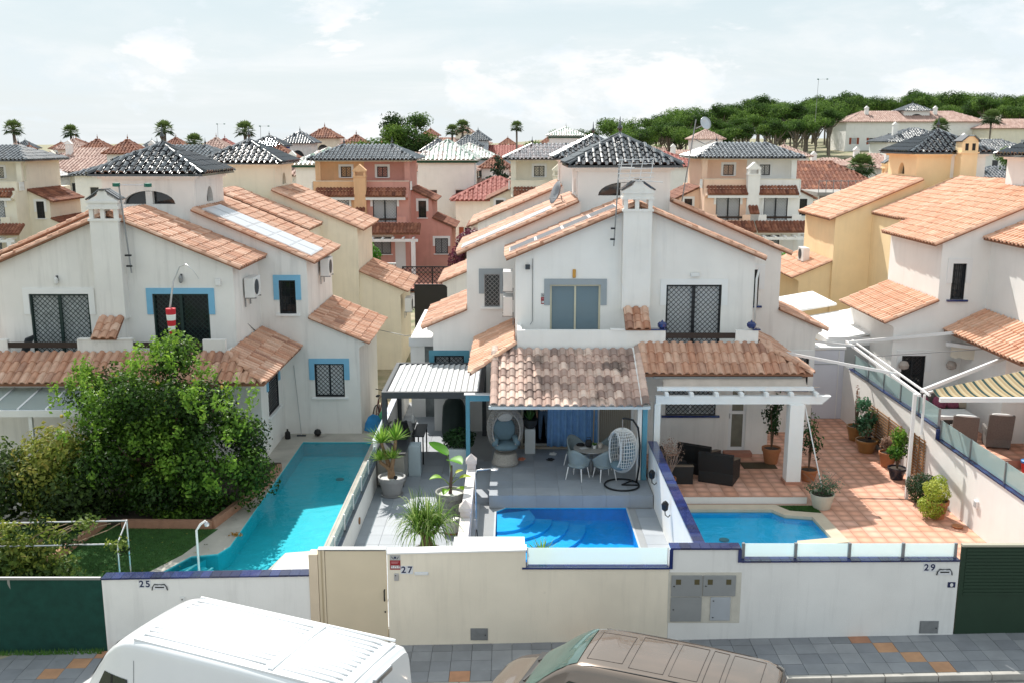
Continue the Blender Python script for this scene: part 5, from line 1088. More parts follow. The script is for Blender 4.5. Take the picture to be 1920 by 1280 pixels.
# ---------------------------------------------------------------- right half yard
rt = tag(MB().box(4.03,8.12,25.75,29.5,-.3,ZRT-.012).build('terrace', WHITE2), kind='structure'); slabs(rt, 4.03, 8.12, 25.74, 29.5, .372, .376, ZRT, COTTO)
t = thing('white_pergola', 'white beam pergola with retracted sand awning in front of the terracotta terrace', 'pergola', (3.98, 26.9, ZRT))
MB().box(.06,4.75,-.09,.09,2.33,2.56).prism([(4.75,2.56),(4.98,2.56),(4.75,2.36)], 'y', -.09, .09).build('beam', TRIMW, t); MB().box(3.82,4.22,-.2,.2,.0,2.33).build('pillar', WHITE2, t); MB().box(3.78,4.26,-.24,.24,0,.08).build('pillar_base', mat('tile_skirting', (.45,.22,.15), .7), t); MB().box(.03,.2,-.1,.1,0,2.33).build('pillar', WHITE2, t)
for k in range(7): x = .35+k*.7; MB().box(x-.05,x+.05,-.22,.55,2.562,2.68).build('rafter', TRIMW, t, bevel=.01)
MB().box(.1,4.5,-.02,.1,2.70,2.80).build('awning_bar', WHM, t)
AWN = mat('awning_sand', (.62,.53,.46), .9, .15, 2.5); q = MB(); rows = []
for j in range(7): f = j/6; rows.append([(.32+(4.1)*i/24+(.12*math.sin(f*3.14) if i in (0, 24) else 0)*(1 if i == 0 else -1)+.28*(1-f)*(i/24-.5)*2, .05+.5*f, 2.80+.16*f-.14*math.sin(f*3.14)*(1+.15*math.sin(i*1.3))) for i in range(25)])
q.grid(rows); q.build('awning', AWN, t, smooth=True, solid=.006); MB().box(.05,4.3,.5,.56,2.93,3.0).build('awning_case', GREYM, t)
# black lounge set
WICK = mat('wicker_black', (.016,.015,.015), .55, .3, 60, .5, 90); TAN = mat('trim_tan', (.20,.15,.11), .6)
def lounge(lab, x, y, rz, w=.82, tilt=0, z=ZRT, back=True):
    t = thing('wicker_armchair', lab, 'armchair', (x, y, z), rz, None)
    MB().box(-w/2,w/2,-.38,.38,.0,.3).build('base', WICK, t, bevel=.02); cushion(t, 'seat_cushion', (0,-.04,.36), w/2-.14, .3, .07, mat('cushion_black', (.025,.025,.027), .9))
    for s in (-1, 1): q = MB(); q.prism([(-.38,.3),(.38,.3),(.38,.66),(-.38,.48)], 'x', s*w/2, s*(w/2-.12)); q.build('arm', WICK, t); q = MB(); q.bar((s*(w/2-.06),-.39,.492), (s*(w/2-.06),.38,.672), .125, .02); q.build('arm_trim', TAN, t)
    q = MB(); q.prism([(.26,.3),(.38,.3),(.46,.78),(.34,.80)], 'x', -w/2, w/2); q.build('backrest', WICK, t)
    t.scale = (1.22,1.22,1.15)
    if tilt: t.rotation_euler = (R(tilt), 0, rz)
    return t
lounge('black wicker armchair tipped against another beside the terrace door', 5.98, 27.15, R(155)); lounge('black wicker armchair pushed in behind the tipped one', 5.55, 27.95, R(150))
t = thing('wicker_sofa', 'black wicker sofa with dark cushions behind the dividing wall', 'sofa', (4.75, 27.6, ZRT), R(90)); MB().box(-.75,.55,-.4,.4,0,.3).build('base', WICK, t, bevel=.02); MB().box(-.75,.55,.28,.42,.3,.7).build('backrest', WICK, t); MB().box(-.88,-.752,-.4,.42,0,.52).build('arm', WICK, t); MB().box(-.89,-.74,-.41,.3,.522,.54).build('arm_trim', TAN, t); MB().box(-.75,.55,-.412,-.402,.16,.2).build('base_trim', TAN, t); cushion(t, 'seat_cushion', (-.42,-.06,.36), .3, .32, .06, mat('cushion_black', (.025,.025,.027), .9), p=5); cushion(t, 'seat_cushion', (.22,-.06,.36), .3, .32, .06, mat('cushion_black', (.025,.025,.027), .9), p=5)
tag(MB().box(-.5,.5,-.28,.28,0,.018).build('doormat', mat('doormat_brown', (.09,.065,.035), .98, .2, 30, .8, 200), None, (7.42, 28.35, ZRT+.003)), 'brown rectangular doormat in front of the white glazed door', 'doormat')
tag(MB().box(-.42,.42,-.3,0,0,.13).build('door_step', mat('step_terracotta', (.42,.20,.14), .7), None, (7.0, 29.49, ZRT)), 'terracotta step below the white glazed door', 'step')
DRY = leafmat('leaf_dried', ['8a6f60', 'a88a78', 'c2a898']); t = thing('dried_shrub', 'bare pinkish dried shrub in a pot behind the dividing wall', 'plant', (4.42, 26.45, ZRT)); pot(t, .2, .3, CLAYP)
q = MB(); rn = random.Random(4)
for i in range(26):
    a = rn.uniform(0, 6.28); e = (rn.uniform(.15,.42)*math.cos(a), rn.uniform(.15,.42)*math.sin(a), rn.uniform(.8,1.4)); q.tube([(0,0,.3),(e[0]*.35,e[1]*.35,.6),e], [.012,.008,.003], 4, cap=False)
q.build('branches', mat('twig_pink', (.36,.26,.22), .9), t); leafcloud([(0,0,1.1,.42,.42,.35)], 500, .05, 12, .2).build('foliage', DRY, t, fix=False)
FIC = leafmat('leaf_ficus', ['16301a', '274c22', '456e34', '6a8a5a'])
def ficus(lab, x, y, z, h, r, m, seed, pm=CLAYP, pr=.26, ph=.36, n=500, trunk=True, ls=.11):
    t = thing('potted_plant', lab, 'plant', (x, y, z)); pot(t, pr, ph, pm)
    q = MB(); rn = random.Random(seed)
    for i in range(5): a = rn.uniform(0,6.28); q.tube([(0,0,ph*.8),(.06*math.cos(a),.06*math.sin(a),ph+h*.4),(r*.6*math.cos(a),r*.6*math.sin(a),ph+h*rn.uniform(.7,.95))], [.022,.016,.006], 5)
    q.build('stems', BARK, t)
    bl = [(rn.uniform(-r,r)*.6, rn.uniform(-r,r)*.6, ph+h*rn.uniform(.3,.92), r*.6, r*.6, h*.2) for _ in range(7)]; leafcloud(bl, n, ls, seed, .3, drop=.3).build('foliage', m, t, fix=False); return t
ficus('tall variegated ficus in a clay pot beside the white pillar', 7.85, 28.6, ZRT, 1.7, .26, FIC, 3, pr=.28, ph=.5)
ficus('tall leafy ficus behind the white pillar by the side door', 8.7, 27.6, ZR, 1.9, .34, FIC, 8, n=260)
t = thing('telescopic_pole', 'long white telescopic pole leaning on the white pillar', 'pole', (8.55, 25.75, ZR)); MB().tube([(.0,0,.3),(-.32,1.1,2.55)], .018, 6).build('shaft', PVC, t); MB().tube([(.0,0,.3),(.02,-.05,.22)], .025, 6).build('tip', mat('plastic_red', (.5,.03,.03), .5), t)
tag(MB().lathe([(.04,0),(.05,.05),(.02,.1),(.015,.5)], 8).build('floor_brush', BLKM, None, (8.9,30.6,ZR)), 'short black tipped brush standing by the white side door', 'brush')
WFL = leafmat('leaf_geranium', ['3a5a3a', '5a7a58', '8aa08a', 'b8c4b4']); t = thing('flower_planter', 'round cream planter of straggly flowers at the terrace corner', 'plant', (8.42, 25.4, ZR)); pot(t, .33, .42, mat('pot_cream', (.58,.55,.46), .8, .1, 5), True, rim=False); leafcloud([(0,0,.55,.4,.35,.22),(.3,.0,.62,.25,.2,.2),(-.3,0,.6,.2,.2,.16),(.1,.1,.78,.2,.2,.25)], 520, .07, 21, .2).build('foliage', WFL, t, fix=False)
q = MB()
for i in range(9): a = i*.7; q.tube([(0,0,.4),(.3*math.cos(a),.25*math.sin(a),.75),(.55*math.cos(a),.4*math.sin(a),.85+.1*nz(i))], [.01,.007,.004], 4)
q.build('stems', BARKG, t)
# white side door between the houses and its roof panels
t = thing('side_door', 'tall white panel door closing the passage beside the driveway', 'door', (10.35, 34.2, ZR)); MB().box(0,1.45,0,.06,.0,2.5).build('leaf', mat('door_lilac_white', (.68,.69,.76), .55, .04, 2), t); MB().box(0,1.45,-.01,-.001,1.98,2.0).build('seam', GREYM, t); MB().box(1.24,1.27,-.02,-.002,.0,2.5).build('seam', WHM, t); MB().box(-.02,1.5,.0,.8,2.52,2.6).build('roof', TRIMW, t)
t = thing('patio_roof', 'white insulated panel roof over the passage beside the yellow house', 'roof', (11.3, 34.6, 2.9)); 
for k in range(7): q = MB(); q.prism([(0,0),(2.6,.45),(2.6,.53),(0,.08)], 'y', k*1.1, k*1.1+1.08); q.build('panel', TRIMW, t, (-.9 if k > 3 else 0,0,.15 if k > 3 else 0))
MB().box(-.05,.05,-.02,3.9,-.12,.12).build('gutter', WHM, t); MB().box(0,2.5,-.06,-.005,-.1,.2).build('fascia', WHM, t); MB().box(0.05,2.4,-.03,.02,-.9,-.1).build('panel', mat('panel_grey', (.42,.43,.43), .6), t); MB().box(-.03,.05,-.03,.05,-2.5,-.12).build('post', WHM, t); MB().box(.5,1.8,-.03,.02,-2.5,-.92).build('door', mat('door_lilac_white', (.68,.69,.76), .55), t)
# trellises and pots along the tall wall
def trellis(lab, y0_, y1_, n):
    t = thing('trellis', lab, 'trellis', (11.77, y0_, .42)); L_ = y1_-y0_
    for i in range(n): MB().box(-.025,0,0,L_,i*.088,i*.088+.035).build('slat', WOODM, t)
    for k in range(4): MB().box(-.05,-.026,k*(L_-.04)/3,k*(L_-.04)/3+.04,-.05,n*.088).build('upright', WOODM, t)
trellis('long brown slatted trellis behind the row of pots', 28.6, 31.6, 13); trellis('short brown slatted trellis beside the white awning post', 26.9, 28.0, 14)
CIT = leafmat('leaf_pot_bright', ['22481c', '3f6e24', '7aa038', 'a2be58'])
ficus('bare twiggy plant in an ochre glazed pot at the end of the trellis', 11.45, 31.6, ZR, 1.3, .12, DRY, 31, GLZ, .3, .5, 60)
ficus('bushy climbing plant in a wide ochre pot against the trellis', 11.35, 30.3, ZR, 1.35, .36, leafmat('leaf_climber', ['1a3a26', '2f5a3a', '5c8a6a', '90ac90']), 32, GLZ, .34, .42, 800)
ficus('dark blue glazed pot with sparse leaves among the ochre pots', 11.6, 30.75, ZR, .8, .2, CIT, 36, mat('pot_navy', (.012,.016,.03), .25, coat=.5), .24, .42, 160)
ficus('low dry plant in a small clay pot', 11.5, 28.9, ZR, .45, .22, DRY, 33, CLAYP, .26, .46, 160)
ficus('light green ficus in a navy glazed pot below the short trellis', 11.35, 27.75, ZR, 1.15, .4, CIT, 34, mat('pot_navy', (.012,.016,.03), .25, coat=.5), .26, .36, 900)
def bush(lab, x, y, z, blobs, n, m, seed, ls=.06):
    t = thing('bush', lab, 'bush', (x, y, z)); leafcloud(blobs, n, ls, seed, .7).build('foliage', m, t, fix=False)
    q = MB()
    for i in range(7): a = i*.9; q.tube([(0,0,-.03),(.12*math.cos(a),.12*math.sin(a),.25),(.2*math.cos(a),.2*math.sin(a),.5)], [.02,.014,.006], 5)
    q.build('stems', BARK, t); return t
bush('round clipped dark green bush against the tall white wall', 11.3, 25.75, ZR, [(0,0,.42,.44,.46,.42)], 5200, leafmat('leaf_boxwood', ['24381c', '33502a', '48663a']), 41, .05)
t = bush('yellow green bush spilling from a clay pot against the tall white wall', 11.25, 24.7, ZR, [(-.05,0,.75,.34,.34,.3),(-.2,-.1,.35,.36,.34,.3),(.05,.1,.95,.2,.2,.2)], 3600, leafmat('leaf_golden', ['78902a', '9cae3c', 'c2c85a', 'd6d888']), 42, .06); pot(t, .28, .5, CLAYP)
tag(MB().lathe([(.12,0),(.15,.05),(.13,.05),(0,.03)], 16).build('saucer', CLAYP, None, (11.5, 24.0, ZR+.002)), 'empty clay saucer on the driveway near the golden bush', 'saucer')
# ---------------------------------------------------------------- neighbour on the right
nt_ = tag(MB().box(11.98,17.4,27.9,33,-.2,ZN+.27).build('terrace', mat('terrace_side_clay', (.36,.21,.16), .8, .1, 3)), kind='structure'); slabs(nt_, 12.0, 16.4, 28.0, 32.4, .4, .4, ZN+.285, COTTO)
zN = ZN+.287; GRW = mat('wicker_grey', (.17,.155,.145), .7, .3, 40, .6, 70)
def hiback(lab, x, y, rz):
    t = thing('wicker_armchair', lab, 'armchair', (x, y, zN), rz); MB().box(-.35,.35,-.36,.36,.05,.42).build('base', GRW, t, bevel=.02); q = MB(); q.prism([(.26,.3),(.36,.3),(.56,1.12),(.47,1.14)], 'x', -.36, .36); q.build('backrest', GRW, t, bevel=.015)
    for s in (-1, 1): MB().box(s*.28,s*.37,-.36,.34,.42,.62).build('arm', GRW, t, bevel=.02); 
    cushion(t, 'seat_cushion', (0,-.04,.47), .27, .3, .06, PVC, p=5); cushion(t, 'head_cushion', (0,.50,1.13), .3, .06, .04, PVC)
    for a in (-.3,.3):
        for b in (-.3,.3): MB().box(a-.02,a+.02,b-.02,b+.02,0,.05).build('foot', BLKM, t)
hiback('high backed grey wicker armchair next to the glass screen', 13.85, 29.1, R(160)); hiback('high backed grey wicker armchair near the leaning broom', 14.95, 29.25, R(165))
t = thing('dining_table', 'table under a white cloth between the wicker seats', 'table', (13.7, 30.5, zN)); MB().box(-1.0,1.0,-.45,.45,.60,.72).build('tablecloth', PVC, t, bevel=.02)
for a in (-.8,.8): MB().box(a-.06,a+.06,-.3,.3,0,.6).build('leg', GRW, t)
t = thing('wicker_sofa', 'long grey wicker sofa with patterned pink cushions', 'sofa', (14.0, 31.75, zN)); MB().box(-1.9,1.5,-.4,.4,0,.42).build('base', GRW, t, bevel=.02); MB().box(-1.9,1.5,.3,.46,.42,.95).build('backrest', GRW, t, bevel=.02); MB().box(1.5,1.66,-.4,.46,0,.85).build('arm', GRW, t, bevel=.03)
CP = mat('cushion_pink_pattern', (.36,.10,.17), .9, .5, 22); CB = mat('cushion_beige', (.50,.43,.34), .9, .1, 6)
for i, x in enumerate((-1.5,-.95,-.3,.3,.75,1.1,1.38)): cushion(t, 'cushion', (x,.16,.68), .24, .09, .22, CP if i < 5 else CB, (R(-15),0,R((i%3-1)*8)))
t = thing('broom', 'broom with a yellow handle tip leaning on the white wall', 'broom', (15.3, 29.6, zN)); MB().tube([(0,0,.08),(.42,.75,1.55)], .014, 6).build('handle', BLKM, t); MB().tube([(.40,.71,1.48),(.45,.80,1.65)], .022, 6).build('grip', mat('plastic_yellow', (.7,.5,.05), .5), t); MB().box(-.2,.2,-.06,.06,0,.09).build('head', BLACK, t)
t = thing('bucket', 'red bucket with a blue lid on the neighbouring terrace edge', 'bucket', (15.1, 27.6, ZN)); q = MB(); q.lathe([(.13,0),(.17,.3),(.0,.3)], 18); q.build('body', mat('plastic_red', (.5,.02,.03), .4), t); q = MB(); q.lathe([(.18,.3),(.185,.36),(.15,.38),(0,.37)], 18); q.build('lid', mat('plastic_blue', (.03,.2,.55), .4), t)
tag(MB().box(15.9,16.1,26.0,29.4,-.2,2.6).build('side_wall', WHITE2), 'short white wall at the edge of the neighbouring terrace', 'wall')
ww_ = tag(MB().box(15.4,17.6,32.9,33.1,-.2,2.4).build('side_wall', WHITE2), 'white wall behind the wicker sofa', 'wall')
# awning frame and striped awning
t = thing('awning_frame', 'white steel awning frame spanning the neighbouring terrace', 'awning', (11.0, 25.4, ZR))
def wb(a, b, w=.09, h=.09, nm='beam', m=WHM): MB().bar(a, b, w, h).build(nm, m, t)
zf = 3.02
wb((.05,.5,zf),(.55,8.0,zf-.05),.07,.07); wb((.28,.4,zf+.03),(.75,8.0,zf),.05,.05); wb((.0,.7,0),(.0,.7,zf),.085,.085,'post'); wb((.22,.6,1.9),(.22,.6,zf),.055,.055,'post'); wb((.3,1.0,zf+.0),(5.2,4.6,zf+.5),.08,.1,'arm'); wb((.5,7.6,zf),(4.4,6.0,zf+.75),.08,.1,'arm'); wb((-3.0,3.6,zf+.55),(.4,3.0,zf),.06,.08,'arm'); wb((-3.2,7.6,zf+.35),(.5,7.0,zf),.05,.07,'arm'); wb((.4,5.8,zf-.1),(4.2,5.2,zf+.3),.025,.025,'cable',GREYM); wb((.25,.45,zf+.1),(6.3,3.0,zf+.58),.05,.05,'arm')
def stripemat():
    m = mat('awning_stripe', (.5,.42,.28), .9, .06, 3); tt = m.node_tree; n = tt.nodes; l = tt.links; b = n['Principled BSDF']; tcn = n.new('ShaderNodeTexCoord'); sx = n.new('ShaderNodeSeparateXYZ'); l.new(tcn.outputs['Object'], sx.inputs[0])
    f = n.new('ShaderNodeMath'); f.operation = 'MULTIPLY'; f.inputs[1].default_value = 3.1; l.new(sx.outputs[0], f.inputs[0]); g_ = n.new('ShaderNodeMath'); g_.operation = 'FRACT'; l.new(f.outputs[0], g_.inputs[0]); cr = n.new('ShaderNodeValToRGB'); cr.color_ramp.interpolation = 'CONSTANT'; e = cr.color_ramp.elements; e[0].color = lin((.012,.04,.036)); e[1].position = .26; e[1].color = lin((.36,.27,.15))
    for p_, c_ in ((.42,(.42,.34,.21)),(.62,(.30,.22,.12)),(.86,(.38,.30,.18))): k = e.new(p_); k.color = lin(c_)
    l.new(g_.outputs[0], cr.inputs[0]); l.new(cr.outputs[0], b.inputs['Base Color']); return m
q = MB(); rows = []
for j in range(6): f = j/5; rows.append([(.32+6.0*i/20, -.15*(1-f)+f*(.35+2.6*i/20), 3.13*(1-f)+f*(zf+.2+.42*i/20)-.05*math.sin(f*3.14)) for i in range(21)])
q.grid(rows); q.build('striped_awning', stripemat(), t, solid=.005, fix=False); MB().bar((.3,-.17,3.08),(6.4,-.17,3.08),.1,.12).build('front_bar', WHM, t)
t = thing('retracted_awning', 'retracted cream awning under the tiled roof edge', 'awning', (14.6, 29.9, 3.3)); q = MB(); rows = []
for j in range(4): rows.append([(.0+.12*i, 2.2-.11*i, -.12*j-(.05*(i % 2) if j == 3 else 0)) for i in range(20)])
q.grid(rows); q.build('valance', mat('awning_cream', (.68,.62,.52), .9), t, solid=.004); MB().bar((-.1,2.3,.05),(2.4,0,.05),.25,.12).build('case', WHM, t)
for i, (x, y) in enumerate(((13.15,32.45),(14.75,32.45))): tag(MB().lathe([(.05,0),(.15,.05),(.17,.16),(.12,.26),(.09,.28),(.07,.26),(0,.2)], 16).build('wall_jar', mat('jar_stone', (.42,.36,.32), .8, .2, 8), None, (x, y-.16, 2.45)), 'round stone jar fixed to the white wall %s' % ('left of the barred window' if i == 0 else 'right of the barred window').replace('left of', 'between the white door and').replace('right of', 'beyond'), 'jar')
# rooftop extras on the middle pair
mast('tv_antenna', 'tall antenna mast with a white panel aerial beside the middle chimney', (3.02, 29.25, 6.9), 2.55, 'panel', .12)
mast('tv_antenna', 'leaning antenna mast with a small dish on the right roof slope', (5.55, 33.5, 6.75), 3.9, 'dish', .55)
t = thing('satellite_dish', 'grey satellite dish on the side of the middle tower', 'satellite dish', (1.75, 33.6, 7.95)); q = MB(); q.lathe([(0,.03),(.2,.06),(.40,.16),(.395,.175),(.2,.08),(0,.05)], 20); o = q.build('dish', mat('dish_grey', (.22,.23,.25), .5), t, (-.15,0,.25), smooth=True); o.rotation_euler = (R(15), R(-70), 0); MB().tube([(.45,.05,.0),(-.05,0,.0),(-.1,0,.2)], .02, 6).build('arm', GREYM, t); MB().tube([(-.1,0,.1),(-.5,-.05,.1)], .012, 5).build('lnb_arm', GREYM, t)
def solar(lab, X, Y, z0, s, x0, x1, y0_, y1_, nx, ny, zf_, flat=0, m=None):
    t = thing('solar_array', lab, 'solar panels', (X, Y, z0)); M_ = m or mat('solar_cell', (.06,.07,.09), .4, .15, 4, spec=.4); FR = mat('solar_frame', (.75,.76,.78), .3, metal=.6)
    for i in range(nx):
        for j in range(ny):
            a = x0+(x1-x0)*i/nx; b = x0+(x1-x0)*(i+1)/nx-.015*(1 if x1 > x0 else -1); c = y0_+(y1_-y0_)*j/ny; d = y0_+(y1_-y0_)*(j+1)/ny-.015; za, zb_ = zf_(a)+.14, zf_(b)+.14
            q = MB(); q.add([(s*a,c,za),(s*b,c,zb_),(s*b,d,zb_),(s*a,d,za),(s*a,c,za-.04),(s*b,c,zb_-.04),(s*b,d,zb_-.04),(s*a,d,za-.04)], [(0,1,2,3),(7,6,5,4),(0,4,5,1),(1,5,6,2),(2,6,7,3),(3,7,4,0)]); p = q.build('panel_frame', FR, t); e = .03
            q = MB(); e2 = e if x1 > x0 else -e; z1_, z2_ = zf_(a+e2)+.146, zf_(b-e2)+.146; q.add([(s*(a+e2),c+e,z1_),(s*(b-e2),c+e,z2_),(s*(b-e2),d-e,z2_),(s*(a+e2),d-e,z1_)], [(0,1,2,3)]); q.build('cells', M_, p)
    q = MB()
    for j in (.25, .75): yy = y0_+(y1_-y0_)*j; q.bar((s*x0,yy,zf_(x0)+.07),(s*x1,yy,zf_(x1)+.07),.05,.06)
    q.build('rail', BLKM, t)
PALE = mat('solar_pale', (.52,.54,.58), .3, .06, 4, spec=.5)
solar('array of pale reflecting solar panels on the roof beside the blue trimmed window', -12.0, 29.5, .1, 1, 1.8, 5.35, 3.15, 5.3, 5, 2, zB, m=PALE)
solar('row of pale solar panels on the rear left slope of the middle pair', 3.7, 29.5, .38, -1, 2.4, 5.4, 3.1, 4.3, 4, 1, zB, m=PALE)
solar('row of dark solar panels on the front left slope of the middle pair', 3.7, 29.5, .38, -1, .55, 3.8, .35, 1.45, 4, 1, zA)
ac_unit('air_conditioner', 'white air conditioner high on the left house beside the blue trimmed window', (-8.38, 30.9, 5.15), R(90))
ac_unit('air_conditioner', 'white air conditioner at the end of the solar panelled roof', (-6.75, 34.8, 5.3), R(90)); ac_unit('air_conditioner', 'white air conditioner on the cream house above the passage', (-4.85, 44.2, 2.4), R(90)); ac_unit('air_conditioner', 'white air conditioner on the yellow house wall', (13.7, 45.6, 4.5), R(-90))
ac_unit('air_conditioner', 'upper of two white air conditioners on the middle house corner', (.05, 31.3, 5.3), R(-90)); ac_unit('air_conditioner', 'lower of two white air conditioners on the middle house corner', (.05, 31.3, 4.5), R(-90))
def walllamp(lab, x, y, z, m=PVC): t = thing('wall_lamp', lab, 'lamp', (x, y, z)); MB().box(-.03,.03,-.03,0,-.02,.14).build('bracket', ANTH, t); q = MB(); q.lathe([(.03,-.12),(.06,-.08),(.065,.04),(.03,.1),(0,.12)], 10, (0,-.1,0)); q.build('lantern', m, t)
walllamp('small lantern above the white trimmed balcony door', -13.7, 29.5, 5.85); walllamp('small lantern above the blue trimmed balcony door', -9.95, 29.5, 5.9, GREYM)
tag(MB().box(-.13,.13,-.1,0,-.05,.06).build('wall_lamp', PVC, None, (5.5,29.49,6.02), bevel=.01), 'white box lamp above the barred balcony door', 'lamp'); tag(MB().box(-.05,.05,-.04,0,-.13,.13).build('wall_lamp', mat('lamp_amber', (.55,.28,.05), .5), None, (1.87,29.49,6.05), bevel=.03), 'amber oval lamp above the sliding balcony door', 'lamp')
tag(MB().box(-.07,.07,-.12,0,-.06,.08).build('security_camera', ANTH, None, (.47,29.47,6.25), bevel=.01), 'dark floodlight under the left roof edge of the middle house', 'floodlight'); tag(MB().box(-.08,.08,-.1,0,-.1,.09).build('alarm_box', PVC, None, (-8.85,29.49,5.8), bevel=.01), 'white alarm box on the left house beside the blue trim', 'alarm box')
tag(MB().tube([(.62,29.47,6.5),(.62,29.47,4.6),(.55,29.44,4.5)], .012, 5).build('cable', GREYM), 'grey cable running down the middle house corner', 'cable')
for i, x in enumerate((4.42, 7.05)):
    t = thing('lidded_pot', 'dark blue jar on the balcony parapet %s' % ('by the sloping fin tiles' if i == 0 else 'at the house corner'), 'pot', (x, 28.55, 4.552)); q = MB(); q.lathe([(.07,0),(.13,.06),(.14,.14),(.09,.2),(0,.2)], 12); q.build('jar', NAVY, t); MB().lathe([(.04,.2),(.02,.24),(0,.26)], 8).build('knob', NAVY, t)

# downpipes and cables
def pipe(lab, pts, r_=.035, m=PVC, nm='downpipe'): tag(MB().tube(pts, r_, 7).build(nm, m, smooth=True), lab, nm.replace('_', ' '))
pipe('white downpipe at the corner of the left house below the side eave', [(-7.95,32.44,3.1),(-8.2,32.42,2.9),(-8.2,32.42,.2)])
pipe('white downpipe at the right corner of the middle house', [(7.42,29.44,6.2),(7.36,29.44,5.9),(7.36,29.44,4.6)])
pipe('thin black cable sagging down the left house wall', [(-8.42,30.5,5.1),(-8.42,30.6,4.4),(-8.38,31.6,3.9),(-8.35,32.4,3.75)], .012, BLACK, 'cable')
pipe('thin grey cable crossing the passage between the houses', [(-5.0,36.4,3.0),(-4.0,36.5,2.75),(-2.6,36.6,2.95)], .012, GREYM, 'cable')
pipe('black cable looping below the tower of the middle house', [(1.9,33.1,7.4),(2.0,32.9,7.0),(1.6,32.42,6.5),(1.2,32.42,6.2)], .012, BLACK, 'cable')
# ---------------------------------------------------------------- left garden
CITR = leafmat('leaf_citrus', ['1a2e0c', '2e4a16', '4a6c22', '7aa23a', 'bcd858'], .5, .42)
t = thing('citrus_tree', 'big spreading citrus tree with bright new shoots beside the turquoise pool', 'tree', (-9.55, 25.6, ZL))
q = MB(); q.tube([(0,0,-.1),(.05,.0,.5),(-.03,.05,1.0)], [.2,.15,.13], 9); rn = random.Random(11); limbs = []
for i in range(11):
    a = i*.571+.2; e = (2.3*math.cos(a)*rn.uniform(.6,1), 1.5*math.sin(a)*rn.uniform(.5,1), rn.uniform(1.9,4.0)); q.tube([(-.03,.05,.9),(e[0]*.35,e[1]*.35,1.5),(e[0]*.75,e[1]*.75,e[2]*.8),e], [.09,.07,.04,.015], 6)
q.build('trunk', BARK, t, smooth=True)
bl = []
for i in range(64):
    a = rn.uniform(0, 6.28); r_ = math.sqrt(rn.random()); x = 2.75*r_*math.cos(a); y = 1.6*r_*math.sin(a); ztop = 4.0-.20*x*x+.35*math.sin(x*2.6+1.)+.2*math.sin(y*3); z = .55+(ztop-.75)*rn.random()**.75; k = rn.uniform(.42,.78); bl.append((x, y, z, k, k*.95, k*rn.uniform(.7,1.0)))
bl += [(-.2,.2,2.2,1.5,1.0,1.2),(2.5,-.3,1.2,.6,.6,.7),(-2.6,-.4,1.0,.7,.6,.7),(-1.6,-1.0,.8,.7,.5,.6),(1.4,-1.0,.8,.7,.5,.6),(.2,-1.1,.9,.8,.5,.7)]
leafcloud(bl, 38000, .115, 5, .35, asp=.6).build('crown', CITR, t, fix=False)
sh = []
for i in range(60):
    a = rn.uniform(0, 6.28); r_ = math.sqrt(rn.random()); x = 2.7*r_*math.cos(a); y = 1.5*r_*math.sin(a)-.15; sh.append((x, y, 4.25-.20*x*x+.35*math.sin(x*2.6+1.)-abs(y)*.2+rn.uniform(-.25,.3), .12, .12, .40))
for i in range(34): sh.append((rn.uniform(-2.4,2.6), -1.45+rn.uniform(-.2,.3), rn.uniform(1.0,3.6), .16, .14, .28))
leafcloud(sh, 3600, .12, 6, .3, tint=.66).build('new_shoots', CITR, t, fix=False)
q = leafcloud([(0,-.3,2.3,2.4,1.3,1.4)], 30, .1, 7, .9); V = q.v[::4]; q = MB()
for p in V[:26]: q.lathe([(0,-.05),(.04,-.03),(.05,.0),(.04,.03),(0,.05)], 8, p)
q.build('fruit', mat('fruit_yellow', (.55,.42,.05), .5), t, smooth=True)
VINE = leafmat('leaf_vine', ['26361a', '425826', '6c8034', '9aa048', 'a88a40'], .6, .4)
t = thing('garden_shrub', 'dense leafy shrub with yellowing leaves left of the citrus tree', 'shrub', (-12.3, 24.6, ZL)); leafcloud([(0,0,1.1,1.1,1.0,1.1),(.8,-.5,.8,.9,.8,.8),(.3,.2,1.9,.9,.8,.7),(1.3,-.2,.7,.6,.6,.6),(-.9,-.6,1.2,1.,.9,1.2)], 9000, .14, 15, .5).build('crown', VINE, t, fix=False); MB().tube([(0,0,-.05),(.1,0,.7),(.2,.1,1.4)], [.09,.07,.03], 7).build('trunk', BARK, t)
t = thing('pipe_trellis', 'steel pipe frame carrying a straggling vine over the lawn', 'trellis', (-8.78, 20.9, ZL)); q = MB()
for z, y in ((1.36,.3),(1.05,-.3)): q.tube([(0,y,z),(-4.6,y,z-.10)], .022, 6)
for y in (-.3, .3): q.tube([(0,y,0),(0,y,1.38 if y > 0 else 1.07)], .024, 6)
q.tube([(0,-.3,1.05),(0,.3,1.36)], .02, 6); q.build('frame', STEEL, t)
q = MB(); rn = random.Random(3)
for i in range(14): x = -rn.uniform(.1,4.2); q.tube([(x,.3,1.3),(x-.3,rn.uniform(-.2,.4),1.2+rn.uniform(-.15,.15)),(x-.8,-.2,1.05)], .012, 4)
q.build('vine_stems', mat('vine_stem', (.28,.2,.13), .9), t)
leafcloud([(-rn.uniform(-.1,3.4), rn.uniform(-.5,.5), rn.uniform(.75,1.45), .3, .3, .16) for _ in range(24)]+[(-2.4,-.1,.7,.6,.6,.5),(-1.9,-.4,.35,.5,.5,.35)], 2800, .12, 19, .2).build('vine', VINE, t, fix=False)
EDG = mat('edging_terracotta', (.38,.20,.13), .85, .2, 6, .3, 40)
def edging(lab, pts):
    q = MB()
    for a, b in zip(pts, pts[1:]): q.bar((a[0],a[1],ZL+.11), (b[0],b[1],ZL+.11), .13, .24)
    tag(q.build('bed_edging', EDG), lab, 'edging')
